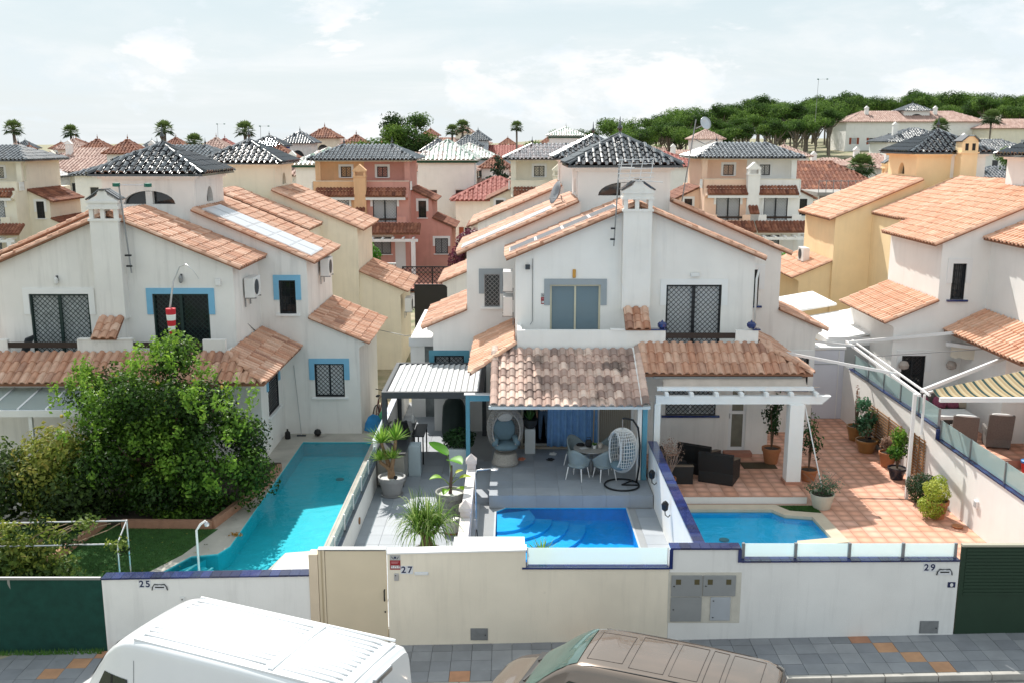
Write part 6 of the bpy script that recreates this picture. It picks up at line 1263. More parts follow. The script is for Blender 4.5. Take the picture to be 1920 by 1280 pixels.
edging('terracotta edging round the bed under the citrus tree', [(-7.05,28.6),(-7.15,27.0),(-7.75,24.05),(-10.1,24.1)]); edging('terracotta edging slanting across the lawn under the vine', [(-10.6,24.2),(-10.9,22.0),(-11.4,19.6)])
tag(MB().prism([(-10.0,24.2),(-7.85,24.15),(-7.25,27.0),(-7.15,29.2),(-11.5,29.2),(-12.5,24.3)], 'z', ZL-.05, ZL+.07).build('planting_bed', SOIL), kind='structure')
q = MB()
for i in range(130): x, y = -7.4-3.2*nz(i*1.3), 20.2+3.8*nz(i*2.7); a = nz(i)*6.28; q.tint = nz(i*9); q.add([(x,y,.0),(x+.05*math.cos(a),y+.05*math.sin(a),.012),(x+.03*math.sin(a),y-.03*math.cos(a),.01)], [(0,1,2)])
tag(q.build('fallen_leaves', VINE, None, (0,0,ZL+.022), fix=False), 'dry leaves scattered on the lawn beside the pool', 'leaves', kind='stuff')
tag(leafcloud([(0,0,.03,.2,.13,.03)], 60, .07, 77, .1, tint=.8).build('leaf_pile', leafmat('leaf_autumn', ['6a4420', '8a5a28', 'b88a3a']), None, (-7.02,23.6,ZL+.002), fix=False), 'small heap of brown leaves on the pool edge', 'leaves', kind='stuff')
t = thing('pool_shower', 'white shower pole with a small head at the turquoise pool', 'shower', (-7.1, 20.9, ZL-.1)); MB().tube([(0,0,0),(0,0,1.35),(.1,.0,1.5),(.22,0,1.58)], .026, 7).build('pole', PVC, t, smooth=True); MB().lathe([(.05,0),(.06,.05),(.02,.1)], 10).build('shower_head', STEEL, t, (.24,0,1.46))
tag(MB().prism([(-5.47,22.42),(-4.1,22.6),(-4.1,18.7),(-6.05,18.7)], 'z', ZL-.02, ZL+.045).build('paved_platform', mat('tile_white', (.78,.76,.73), .7, .06, 2)), kind='structure')
t = thing('ground_cover', 'ivy and low plants covering the bed under the citrus tree', 'plants', (-9.4, 25.6, ZL+.06)); leafcloud([(rn.uniform(-2.6,2.0), rn.uniform(-1.2,1.6), .12, .5, .4, .16) for _ in range(26)], 5200, .1, 87, .1).build('leaves', CITR, t, fix=False); t['kind'] = 'stuff'
t = thing('garden_shrub', 'leafy vine shrub behind the green netted fence', 'shrub', (-11.6, 20.6, ZL)); leafcloud([(0,0,.6,.9,.7,.6),(.8,.3,.5,.7,.6,.5),(-.6,.5,.8,.8,.7,.7),(1.5,.1,.35,.5,.5,.35)], 3600, .13, 88, .3).build('crown', VINE, t, fix=False); MB().tube([(0,0,-.05),(.05,0,.4)], [.06,.03], 6).build('trunk', BARK, t)
# windsock
t = thing('windsock', 'red and white windsock on a bent silver pole in front of the blue trimmed door', 'windsock', (-9.75, 27.0, ZL)); MB().tube([(0,0,0),(.1,0,3.0),(.25,0,5.2),(.4,0,6.0),(.6,0,6.42),(.8,-.05,6.5),(1.0,-.1,6.35),(1.15,-.1,6.1)], [.035,.03,.03,.025,.014,.01,.008,.006], 7).build('pole', STEEL, t, smooth=True)
RD = mat('sock_red', (.55,.02,.035), .7); q = MB(); PV = [(.135,0),(.13,-.16),(.118,-.32),(.105,-.48),(.09,-.62),(.06,-.74)]
for i in range(5): q.lathe([PV[i], PV[i+1]], 14, (.32,-.12,5.28), i % 2)
q.build('sock', [RD, TRIMW], t, smooth=False); MB().tube([(.3,-.02,5.6),(.32,-.12,5.28)], .005, 4).build('line', GREYM, t)
# left: glazed pergola, balcony chair, bike, boards, brush
t = thing('glazed_pergola', 'white framed glass roof below the tiled porch of the left house', 'pergola', (-15.2, 26.3, ZL)); 
for k in range(6): MB().bar((k*.78,0,2.55), (k*.78,2.2,2.92), .06, .08).build('rafter', WHM, t)
for k in range(5): q = MB(); q.add([(k*.78+.03,0,2.57),((k+1)*.78-.03,0,2.57),((k+1)*.78-.03,2.2,2.94),(k*.78+.03,2.2,2.94)], [(0,1,2,3)]); q.build('pane', glassy('glass_roof', 'c8d2d2', .35, .1, .4), t, solid=.01)
MB().box(-.1,4.0,-.1,.06,2.38,2.56).build('beam', WHM, t)
for x in (1.9, 3.85): MB().box(x-.05,x+.05,-.06,.04,0,2.38).build('post', WHM, t)
t = thing('balcony_lounger', 'dark folding chair on the balcony of the left house', 'chair', (-14.6, 29.0, 3.26)); MB().bar((-.2,0,.1),(.15,0,.95),.5,.05).build('backrest', ANTH, t); MB().box(-.6,-.1,-.25,.25,.35,.4).build('seat', ANTH, t)
for x in (-.55,-.15): MB().box(x-.02,x+.02,-.2,.2,0,.35).build('leg', ANTH, t)
t = thing('bicycle', 'bicycle leaning in the passage behind the turquoise pool', 'bicycle', (-4.72, 34.2, ZL), R(80))
for x in (-.52, .52):
    q = MB(); q.tube([(x+.33*math.cos(k*.2618),0,.34+.33*math.sin(k*.2618)) for k in range(25)], .022, 5, cap=False); w_ = q.build('wheel', BLACK, t); q = MB()
    for k in range(8): a = k*.785; q.tube([(x,0,.34),(x+.32*math.cos(a),0,.34+.32*math.sin(a))], .004, 3)
    q.build('spokes', STEEL, w_)
q = MB(); FRM = [(-.52,0,.34),(-.08,0,.30),(-.2,0,.82),(.38,0,.86),(.52,0,.34)]
for a, b in ((0,1),(0,2),(1,2),(1,3),(2,3),(3,4)): q.tube([FRM[a],FRM[b]], .02, 6)
q.build('frame', mat('bike_red_brown', (.16,.05,.04), .4), t); MB().tube([(.33,-.27,1.05),(.36,0,1.0),(.33,.27,1.05)], .014, 6).build('handlebar', BLKM, t); MB().tube([(.38,0,.86),(.36,0,1.0)], .016, 6).build('stem', BLKM, t); cushion(t, 'saddle', (-.24,0,.95), .13, .07, .03, BLACK); MB().tube([(-.2,0,.82),(-.24,0,.93)], .014, 6).build('seat_post', STEEL, t)
def board(lab, x, y, m, rz, l=1.0): t = thing('bodyboard', lab, 'bodyboard', (x, y, ZL), rz); q = MB(); q.prism([(-.24,0),(.24,0),(.27,.4*l),(.22,.8*l),(.1,l),(-.1,l),(-.22,.8*l),(-.27,.4*l)], 'y', 0, .05); o = q.build('deck', m, t, bevel=.015); o.rotation_euler = (R(-14),R(18),0)
board('blue bodyboard leaning on the wall behind the turquoise pool', -4.85, 32.65, mat('foam_blue', (.02,.22,.5), .6, .3, 4), R(15), .62); board('green bodyboard leaning behind the blue one', -4.55, 33.0, mat('foam_green', (.08,.45,.2), .6, .2, 4), R(-10), .75); board('white bodyboard leaning behind the blue and green ones', -4.35, 32.7, PVC, R(8), .6)
t = thing('pool_brush', 'thin pool brush leaning on the left house wall', 'brush', (-7.15, 32.2, ZL)); MB().tube([(0,0,.02),(-.22,.26,2.4)], .012, 5).build('handle', STEEL, t); MB().box(-.15,.15,-.03,.03,0,.05).build('head', ANTH, t)
tag(MB().lathe([(.09,0),(.1,.05),(.09,.22),(.03,.28),(.03,.34),(0,.34)], 10).build('spray_bottle', BLACK, None, (-7.55,31.9,ZL)), 'black bottle standing beside the turquoise pool', 'bottle'); tag(MB().lathe([(0,-.13),(.09,-.09),(.13,0),(.09,.09),(0,.13)], 12).build('ball', BLACK, None, (-6.6,32.2,ZL+.13)), 'black ball at the end of the turquoise pool', 'ball')
mast('tv_antenna', 'leaning antenna mast with green tipped aerial on the left chimney', (-11.35, 29.25, 6.1), 2.65, 'yagi', -.18)
# ---------------------------------------------------------------- second row: three storey pairs with roof terraces
def house2(lab, X, Y, z0, cL, cR, tile=None, pent=None, fb=None, roofm=None):
    H = thing('semi_detached_house', lab, 'house', (X, Y, z0)); tile = tile or T_BROWN; zb = -.8
    for s, wl in ((1, cR), (-1, cL)):
        A = MB().box(s*.0, s*3.6, .0, 9.5, zb, 5.9).build('wall', wl, H); cut(A, [(s*.9,s*2.7,-.3,.12,3.2,5.3),(s*.8,s*2.2,-.3,.12,1.1,2.4),(s*2.5,s*3.3,-.3,.1,-.02,2.2)])
        window(H, (s*1.8,0,3.2), 1.8, 2.1, trim=TRIMW, grille='door', gm=BLKM, pane=BLINDW, frame=ANTH, td=.6, gst=.22); window(H, (s*1.5,0,1.1), 1.4, 1.3, trim=TRIMW, grille='lat', pane=BLIND, frame=ANTH, gst=.22, sill=TRIMW, td=.3)
        MB().box(-.4,.4,.03,.07,0,2.18).build('door', WHM, H, (s*2.9,0,0))
        MB().box(s*.3, s*3.6, .35, .5, 5.9, 6.55).build('parapet', wl, H); MB().box(s*3.45, s*3.6, .5, 2.4, 5.9, 6.55).build('parapet', wl, H); MB().box(s*.3,s*3.63,.32,.53,6.552,6.59).build('coping', IVORY, H)
        q = MB(); q.prism([(-.45,5.5),(.35,6.05),(.35,5.9),(0,5.62),(-.45,5.42)], 'x', s*.42, s*3.4); rf = q.build('roof', T_BASE, H); slope(rf, (min(s*.42,s*3.4),-.45,5.5), (1,0,0), (0,.8,.55), 2.98, .97, .25, .5, tile)
        MB().prism([(-.4,5.40),(.34,5.88),(.34,5.2),(0,5.2)], 'x', s*3.4, s*3.56).build('bracket', wl, H); MB().box(s*.42,s*3.4,-.4,-.002,5.2,5.40).build('fascia', TRIMW, H)
        B = MB().prism([(s*3.55,zb),(s*5.2,zb),(s*5.2,5.05),(s*3.55,5.85)], 'y', 2., 7.5).build('wall', wl, H); cut(B, [(s*4.15,s*4.75,1.7,2.12,3.7,5.0)]); window(H, (s*4.45,2.,3.7), .6, 1.3, trim=TRIMW, grille='scroll', split=False, sill=TRIMW, frame=ANTH, td=.8)
        rb = MB().prism([(s*3.55,5.86),(s*5.5,4.93),(s*5.5,4.98),(s*3.55,5.91)], 'y', 1.85, 7.65).build('roof', T_BASE, H); slope(rb, (s*5.5,1.85,4.98), (0,1,0), (-s*1.95,0,.93), 5.8, 2.16, .25, .4, tile)
        W = MB().prism([(s*5.15,zb),(s*6.7,zb),(s*6.7,2.95),(s*5.15,3.65)], 'y', 2.003, 7.4).build('wall', wl, H); cut(W, [(s*5.4,s*6.4,1.7,2.12,.9,2.1)]); window(H, (s*5.9,2.003,.9), 1.0, 1.2, trim=TRIMW, grille='lat', pane=BLIND, sill=TRIMW, frame=ANTH, gst=.2, td=.6)
        rw = MB().prism([(s*5.2,3.66),(s*7.0,2.85),(s*7.0,2.9),(s*5.2,3.71)], 'y', 1.88, 7.5).build('roof', T_BASE, H); slope(rw, (s*7.0,1.88,2.9), (0,1,0), (-s*1.8,0,.81), 5.6, 1.97, .25, .4, tile)
        q = MB(); q.box(s*.3,s*3.5,-1.0,-.85,2.9,3.6); q.box(s*.3,s*.9,-1.0,-.85,3.6,4.0); q.box(s*2.8,s*3.5,-1.0,-.85,3.6,4.0); q.box(s*.3,s*3.5,-.85,-.01,2.9,3.1); q.build('parapet', wl, H); MB().box(s*.9,s*2.8,-.96,-.9,3.72,3.88).build('balcony_rail', WOODD, H)
        q = MB(); q.prism([(-2.1,2.85),(-1.0,3.5),(-1.0,3.4),(-2.1,2.75)], 'x', s*.05, s*4.6); po = q.build('porch_roof', T_BASE, H); slope(po, (min(s*.05,s*4.6),-2.1,2.86), (1,0,0), (0,1.1,.65), 4.55, 1.28, .25, .43, tile)
        q = MB(); q.box(s*.1,s*4.5,-2.7,-2.55,2.3,2.5)
        for k in range(6): x = s*(.4+k*.75); q.box(x-.05,x+.05,-3.0,-1.6,2.5,2.6)
        q.box(s*4.0,s*4.3,-2.75,-2.45,-.4,2.3); q.build('pergola', TRIMW, H)
        P = MB().box(s*.0,s*3.5,2.2,8.,5.9,8.0).build('penthouse', wl, H); cut(P, [(s*1.0,s*1.8,1.9,2.3,6.8,7.6)]); window(H, (s*1.4,2.2,6.8), .8, .8, trim=TRIMW, grille='lat', frame=ANTH, sill=TRIMW, gst=.2, full=True)
        MB().box(s*3.2,s*3.6,1.3,1.55,5.9,8.0).build('pillar', wl, H); MB().box(s*.0,s*3.75,1.25,8.2,8.0,8.14).build('cornice', IVORY, H)
        for k in range(4): MB().lathe([(.06,0),(.045,.15),(.06,.3),(.045,.5),(.06,.62)], 8).build('baluster', TRIMW, H, (s*(3.72+.0),.55+k*.2,5.9))
    pyramid(H, 0, 4.7, 4.15, 3.8, 8.14, 9.2, roofm or T_GREYG, None, '', pitch=.3, row=.45, ridge=1.9, capm=T_NAVY)
    ch = MB(); ch.box(-.45,.45,-.35,.2,3.5,6.9); ch.box(-.5,.5,-.4,.25,6.9,7.0)
    for x in (-.45,.3): ch.box(x,x+.15,-.35,.2,7.0,7.3)
    ch.box(-.5,.5,-.4,.25,7.3,7.38); ch.prism([(-.52,7.38),(.52,7.38),(0,7.85)], 'y', -.4, .25); ch.build('chimney', cL if fb is None else fb, H)
    fo = MB().bar((0,-1.05,4.05),(0,-.3,4.6),.7,.06).build('fin_roof', T_BASE, H); slope(fo, (-.36,-1.05,4.08), (1,0,0), (0,.75,.55), .72, .92, .24, .3, tile)
    return H
T_GREYG = mat('tile_glazed_grey', '5a5d62', .22, .3, 6, cols=['3b3f45', '52565c', '6a6e74', '464a50'], tint='attr', spec=.7, coat=.8)
house2('orange and terracotta house pair with a grey hipped roof', -11.4, 75., .35, ORANGE, TERRA)
house2('ivory house pair with a grey hipped roof behind the middle tower', 3.5, 75., .4, IVORY, IVORY, roofm=mat('tile_glazed_pinkish', '8a7f80', .25, .3, 6, cols=['6f6a6e', '9a8c8c', 'b0a2a2', '5c5a60'], tint='attr', spec=.7, coat=.7))
house2('peach and white house pair with a white chimney', 18.1, 75., .5, PEACH, WHITE2, fb=WHITE2)
house2('orange and ivory house pair with a grey hipped roof behind the left tower', -26.2, 75., .3, ORANGE, IVORY)
house2('ivory house pair with balusters at the edge of the second row', -41., 75., .3, IVORY, IVORY)
# front yard of the terracotta pair
w = tag(MB().box(-15.2,-7.9,66.3,66.6,-.6,1.25).build('boundary_wall', TERRA), 'terracotta boundary wall with white balusters in front of the terracotta house', 'wall')
for k in range(26): MB().lathe([(.06,0),(.045,.12),(.07,.3),(.05,.5)], 8).build('baluster', TRIMW, w, (-12.0+k*.16,66.45,1.25))
MB().box(-12.1,-7.85,66.36,66.54,1.75,1.83).build('handrail', TRIMW, w)
tag(MB().box(-7.9,-1.5,66.6,74.8,-.5,.05).build('paved_yard', mat('paving_red', (.42,.17,.12), .8, .15, 2)), kind='structure')
def latgate(lab, x0, x1, y, h):
    t = thing('lattice_gate', lab, 'gate', (x0, y, -.1)); q = MB(); w = x1-x0
    for a in (0, w/2, w): q.box(a-.04,a+.04,-.03,.03,0,h)
    q.box(0,w,-.03,.03,h-.08,h); q.box(0,w,-.03,.03,.0,.1); q.build('frame', BLKM, t); q = MB(); lattice(q, .04, w-.04, .1, h-.08, 0, .3, .035); q.build('lattice', BLKM, t, fix=False)
latgate('black lattice gate beside the terracotta wall', -7.4, -3.4, 66.4, 1.7); latgate('black lattice gate in front of the ivory house', -2.6, .4, 66.4, 1.6)
tag(MB().box(-3.4,-2.6,66.2,66.6,-.4,1.8).build('gate_pillar', ANTH), 'dark pillar between two black lattice gates', 'pillar')
tag(MB().box(.4,12,66.3,66.6,-.4,1.3).build('boundary_wall', IVORY), 'ivory boundary wall in front of the ivory house', 'wall'); tag(MB().box(12.5,30,66.3,66.6,-.4,1.5).build('boundary_wall', WHITE2), 'white boundary wall in front of the peach house', 'wall')
t = thing('garden_shed_clutter', 'blue crate among dark bags beside the back gate', 'crate', (-2.6, 69.0, .06)); MB().box(-.4,.4,-.3,.3,0,.5).build('crate', mat('plastic_blue', (.03,.2,.55), .4), t); cushion(t, 'bag', (.9,0,.4), .5, .4, .4, BLACK)
MB().bar((-1.0,.2,0),(-.6,.2,2.4),.5,.06).build('board', WOODD, t)
tag(MB().box(-46,34,60.2,65.6,-.3,-.12).build('back_street', ASPH), kind='structure')
HEDG = leafmat('leaf_hedge', ['1c3f12', '336a1c', '5a9428', '8cbc40'])
bush('bright green columnar bush in front of the terracotta wall', -9.6, 64.5, -.2, [(0,0,1.6,.9,.8,1.6),(.3,.1,2.6,.7,.6,.9)], 2600, HEDG, 51, .22)
bush('bright green hedge beside the yellow house', 13.4, 54.5, -.2, [(0,0,2.0,1.6,1.2,2.0),(1.2,.2,2.4,1.3,1.,1.8)], 5000, HEDG, 52, .24); bush('darker round bush behind the bright hedge', 14.5, 61.0, -.2, [(0,0,2.0,1.5,1.2,1.3),(-.8,0,1.5,1.2,1.,1.)], 3000, SHR, 53, .24)
bush('bougainvillea bush with dusky pink flowers beside the ivory house', -2.6, 70.5, -.1, [(0,0,2.4,1.5,1.3,1.5),(-.8,0,1.6,1.2,1.,1.2)], 3600, leafmat('leaf_bougainvillea', ['22301c', '3a4a2c', '7a3a50', '8c5060']), 54, .26)
# ---------------------------------------------------------------- houses beyond
BLUEW = mat('plaster_pale_blue', (.50,.58,.64), .9, .06, 1.2); TRIMGR = mat('trim_green', (.012,.07,.04), .6); TRIMNV = mat('trim_cobalt', (.02,.05,.24), .6); REDSH = mat('shutter_brick', (.30,.07,.035), .7)
def far_house(lab, px, Y, w, d, h, wall, roof, tower=None, rh=1.3, trim=None, chim=1, win=4, ridge=None, off=0., name='house', shut=None, zo=0.):
    """storeyed block with hipped tiled roof; tower = (width, height above eave, roof material, trim material, x offset)"""
    X = (px-960)/1850*Y*1.0; z = th(X, Y); H = thing(name, lab, 'house', (X, Y, z+zo)); rnd = random.Random(int(px*7+Y))
    holes = []; A = MB().box(-w/2,w/2,0,d,-2.5,h).build('wall', wall, H)
    n = win; xs_ = [-w/2+w*(i+.5)/n for i in range(n)]; lev = [1.0+3.0*k for k in range(max(1, int(h/2.9)))]
    for zz in lev:
        for x in xs_: holes.append((x-.5,x+.5,-.2,.14,zz,zz+1.25))
    cut(A, holes)
    for zz in lev:
        for i, x in enumerate(xs_):
            o = MB().box(-.5,.5,.06,.10,0,.06).box(-.5,.5,.06,.10,1.19,1.25).box(-.5,-.44,.06,.10,.06,1.19).box(.44,.5,.06,.10,.06,1.19).build('window', WHM, H, (x,0,zz)); MB().box(-.44,.44,.075,.095,.06,1.19).build('pane', GLASSD if rnd.random() < .6 else BLIND, o)
            if shut: 
                for s in (-1, 1): MB().box(s*.52,s*.95,-.05,-.004,0,1.25).build('shutter', shut, o)
    if trim: MB().box(-w/2-.3,w/2+.3,-.3,d+.3,h-.22,h).build('cornice', trim, H)
    rg = ridge if ridge is not None else max(0, (w-d)/2+.4)
    pyramid(H, 0, d/2, w/2+.45, d/2+.45, h+.07, h+rh, roof, None, '', pitch=.42, row=.7, ridge=rg, det=False, fin=False)
    if tower:
        tw, t_h, rm, tm, tx = tower; T = MB().box(tx-tw/2,tx+tw/2,d*.25,d*.25+tw,h-.2,h+t_h).build('tower', wall, H); y = d*.25
        cut(T, [lunette_hole(tx, y-.3, y+.25, h+t_h*.45, tw*.22, t_h*.3)]); MB().box(tx-tw*.2,tx+tw*.2,y+.16,y+.2,h+t_h*.45,h+t_h*.78).build('pane', GLASSD, H)
        if tm: MB().box(tx-tw/2-.2,tx+tw/2+.2,y-.2,y+tw+.2,h+t_h,h+t_h+.25).build('cornice', tm, H)
        pyramid(H, tx, y+tw/2, tw/2+.45, tw/2+.45, h+t_h+(.32 if tm else .07), h+t_h+1.5, rm, None, '', pitch=.34, row=.5, det=False)
    for k in range(chim):
        x = (-.32+.5*k)*w; c = MB(); c.box(x-.35,x+.35,d*.3,d*.3+.6,h-.3,h+rh+.5); c.box(x-.42,x+.42,d*.3-.07,d*.3+.67,h+rh+.5,h+rh+.6); c.prism([(x-.4,h+rh+.6),(x+.4,h+rh+.6),(x,h+rh+1.0)], 'y', d*.3, d*.3+.6); c.build('chimney', wall, H)
    return H
W_, Wg = WHITE2, WHITE
far_house('white pavilion tower house with a brown roof far on the left', 140, 150, 6, 6, 6.3, W_, T_BROWN, (4.2,2.4,T_BROWN,None,0), .8, win=2)
far_house('long low house with dusty pink roof and twin chimneys', 225, 118, 20, 9, 6.8, W_, T_PINK, None, 2.2, chim=2, win=6)
far_house('house with a small brown roofed tower beyond the cream tower', 418, 135, 9, 8, 6.4, W_, T_PINK, (3.4,2.0,T_RED,None,0), 1.2, win=3)
far_house('white house with cobalt trimmed tower', 500, 118, 8, 8, 5.8, BLUEW, T_PINK, (3.6,3.0,T_NAVY,TRIMNV,0), 1.4, win=3, trim=TRIMNV)
far_house('grey white tower house next to the cobalt trimmed one', 560, 124, 7, 7, 6, Wg, T_PINK, (3.6,3.2,T_GREYG,None,0), 1.4, win=3)
far_house('ochre tinted tower house with brown roof', 607, 134, 8, 8, 6.4, CREAM, T_BROWN, (3.6,3.2,T_BROWN,None,0), 1.2, win=3)
far_house('white house with green eaves and a pale roof behind the terracotta pair', 612, 98, 5.5, 6, 7.6, W_, T_STRIPE, None, 1.6, trim=TRIMGR, chim=0, win=2, ridge=0)
far_house('house with brown hipped roof and cobalt eaves', 545, 104, 9, 9, 5.6, W_, T_BROWN, None, 1.9, trim=TRIMNV, win=3)
far_house('tall white house with green eaves and striped pyramid roof', 838, 96, 5.4, 6, 8.0, W_, T_STRIPE, None, 1.9, trim=TRIMGR, chim=0, win=2, ridge=0)
far_house('pale blue house with a white gabled roof on the rise', 880, 132, 7, 7, 6.4, BLUEW, T_STRIPE, None, 1.9, chim=0, win=2, ridge=0, trim=TRIMGR)
far_house('long pale blue house with red roof and small cupola', 945, 152, 18, 9, 5.2, BLUEW, T_RED, (3.2,2.6,T_GREYG,None,-4), 1.9, win=6)
far_house('low white house with a two tone red and grey roof', 932, 90, 7.5, 8, 4.6, W_, T_RED, None, 2.0, chim=0, win=3, shut=REDSH)
far_house('white arched tower house with green trim', 1062, 140, 8, 8, 5.8, W_, T_PINK, (4.6,2.6,T_STRIPE,TRIMGR,0), .9, win=3)
far_house('white house with a red and green striped pyramid roof', 1108, 112, 6.5, 6.5, 7.3, W_, T_STRIPE, None, 2.2, trim=TRIMGR, chim=0, win=2, ridge=0)
far_house('white house with a broad dusty red roof behind the middle tower', 1222, 122, 12, 9, 5.4, W_, T_RED, None, 1.8, chim=1, win=4)
far_house('house with low pink roof between pines', 1205, 168, 15, 9, 3.6, IVORY, T_PINK, None, 1.7, win=5)
far_house('pink roofed tower house with white wings below the wood', 1325, 150, 16, 8, 3.6, W_, T_PINK, (4.4,3.4,T_PINK,None,0), 1.8, win=5)
far_house('white house with blue eaves below the wood', 1388, 142, 7, 7, 4.0, W_, T_STRIPE, None, 1.8, trim=TRIMNV, win=2, ridge=0)
far_house('white tower house with a pale pink pyramid roof', 1465, 128, 14, 9, 3.4, W_, T_PINK, (5.2,2.4,T_PINK,None,1), 1.9, win=4)
far_house('broad brown roofed villa with dark red eaves', 1535, 98, 13.5, 10, 4.6, W_, T_BROWN, None, 2.9, trim=REDSH, win=5, chim=1)
far_house('white cottage with pink roof left of the tall palm', 1560, 138, 8, 7, 3.0, W_, T_PINK, None, 1.5, win=2); far_house('white cottage with pink gabled roof right of the tall palm', 1640, 136, 8, 7, 3.4, W_, T_PINK, None, 1.7, win=2); far_house('white cottage with pink roof beside the yellow tower', 1700, 134, 8, 7, 3.2, W_, T_PINK, None, 1.7, win=2)
far_house('long villa with tiled roof, white chimneys and a small lookout', 1700, 196, 27, 10, 5.2, W_, T_PINK, (5.,2.2,T_GREYG,None,1), 2.2, win=8, chim=2, shut=REDSH)
far_house('arched house with grey and white pyramid roof', 1715, 158, 11, 8, 4.2, W_, T_GREYG, None, 2.2, win=3, ridge=.5); far_house('white house with a blue grey roof beside the yellow chimney', 1852, 150, 12, 8, 3.2, W_, T_GREYG, None, 2.0, win=3); far_house('low stone house with a pale hipped roof at the right edge', 1885, 125, 9, 8, 2.6, CREAM, T_GREYG, None, 1.6, win=2); far_house('small villa at the foot of the wood on the right', 1900, 188, 12, 8, 4.2, IVORY, T_PINK, None, 1.8, win=3)
far_house('white house with pink roof behind the big pine', 655, 140, 12, 8, 6.0, W_, T_PINK, None, 1.8, win=4); far_house('white house with grey roof beyond the left tower', 320, 128, 12, 9, 6.6, W_, T_GREYG, None, 1.6, win=4); far_house('distant white house with pink roof at the left edge', 40, 140, 16, 9, 6.2, W_, T_PINK, None, 1.8, win=5); far_house('white house with brown roof among the palms', 1010, 128, 9, 8, 4.6, W_, T_BROWN, None, 1.6, win=3); far_house('white terrace house between the striped roofs', 790, 116, 9, 8, 6.2, W_, T_PINK, None, 1.7, win=3); far_house('white house with pink roof below the pines', 1275, 132, 9, 8, 3.8, W_, T_PINK, None, 1.7, win=3)
rn = random.Random(5)
for i in range(64):
    pxx = -40+(i % 30)*38+rn.uniform(-12,12); wn, wm_ = rn.choice((('white',W_),('white',W_),('ivory',IVORY),('off white',Wg))); rnm, rm_ = rn.choice((('pink',T_PINK),('pink',T_PINK),('brown',T_BROWN),('grey',T_GREYG))); o = far_house('distant %s house with a %s roof%s on the edge of town' % (wn, rnm, ' and small tower' if i % 2 == 0 else ''), pxx, (rn.uniform(158,235) if i < 30 else rn.uniform(100,150)), rn.uniform(9,14), 8, rn.choice((5.6,6.0,6.4)) if pxx < 900 else 3.4, wm_, rm_, (3.4,2.2,rn.choice((T_GREYG,T_PINK,T_BROWN)),None,rn.uniform(-2,2)) if i % 2 == 0 else None, 1.5, win=3, chim=i % 2); o['group'] = 'distant houses at the edge of the town'
# concrete frame under construction
CON = mat('concrete_raw', (.36,.34,.32), .95, .2, 2, .3, 20); t = thing('building_site', 'grey concrete frame of an unfinished house with bare pillars', 'building', (25.5, 82, th(25.5,82)))
for i in range(5):
    for j in range(2): MB().box(i*1.5-.15,i*1.5+.15,j*4-.15,j*4+.15,-.5,5.6).build('pillar', CON, t)
for z in (2.7, 5.6): MB().box(-.5,6.6,-.5,4.6,z,z+.28).build('slab', CON, t)
for i in range(12): MB().tube([(-.4+i*.6,-.4,5.88),(-.4+i*.6,-.4,6.9)], .03, 5).build('guard_post', GREYM, t)
MB().bar((-.4,-.4,6.8),(6.4,-.4,6.8),.05,.05).build('guard_rail', GREYM, t)
# ---------------------------------------------------------------- trees
PINE = leafmat('leaf_pine', ['1e3014', '304a1c', '4a6a28', '6c8a38', '8aa44a'], .8, .25); PALM = leafmat('leaf_palm', ['2a3c22', '40582e', '5c743c', '7a8c54'], .6, .15)
def pine_proto(seed, h, cr, flat, nb, nl, label, ls=.46):
    rn = random.Random(seed); t = thing('pine_tree', label, 'tree'); q = MB(); bl = []; top = h-cr*flat
    lean = rn.uniform(-.6,.6); q.tube([(0,0,-1),(lean*.4,0,h*.35),(lean,0,top*.85)], [.22,.16,.10], 7)
    for i in range(nb):
        a = i*2.4+rn.random(); r_ = cr*math.sqrt(rn.random())*.72; c = (lean+r_*math.cos(a), r_*math.sin(a), top+rn.uniform(-.45,.55)*cr*flat*(1.2-r_/cr)); s = cr*rn.uniform(.2,.42); bl.append((c[0],c[1],c[2],s,s,s*rn.uniform(.5,.75))); q.tube([(lean*.7,0,top*rn.uniform(.45,.75)),(c[0]*.6+lean*.2,c[1]*.6,c[2]*.85),c], [.11,.08,.03], 5)
    q.build('trunk', BARKG, t); leafcloud(bl, nl, ls, seed, .45, asp=.45).build('crown', PINE, t, fix=False); return t
def put(p, lab, px, Y, s=1., rz=0., group=None, first=[]):
    X = (px-960)/1850*Y; loc = (X, Y, th(X, Y)-.1)
    if p not in first: first.append(p); p.location = loc; p.rotation_euler = (0,0,rz); p.scale = (s,)*3; p['label'] = lab; o = p
    else: o = clone(p, None, loc, rz, lab, s)
    if group: o['group'] = group
    return o
p1 = pine_proto(1, 9.6, 4.2, .42, 22, 5200, 'x', .34); p2 = pine_proto(2, 10.6, 4.8, .45, 26, 6000, 'x', .34); p3 = pine_proto(3, 8.6, 4.0, .6, 20, 4800, 'x', .34); p4 = pine_proto(4, 11.0, 3.9, .62, 22, 5200, 'x', .34)
pb = pine_proto(9, 10.2, 4.6, .48, 20, 6500, 'x', .34); pc = pine_proto(12, 14.5, 5.0, .95, 20, 6500, 'x', .4)
put(pb, 'broad bright umbrella pine behind the terracotta house', 712, 112, 1.0, .4); put(pc, 'tall darker pine behind the umbrella pine', 768, 128, 1.0, 1.)
put(p2, 'pine with two tier crown standing alone on the rise', 1060, 180, .85, .3, 'lone pines on the rise'); put(p4, 'slimmer pine beside the two tier pine on the rise', 1100, 184, .8, 1.5, 'lone pines on the rise')
GW = 'umbrella pines of the hillside wood'; LW = 'umbrella pine in the wood on the hillside'; rn = random.Random(77); k = 0
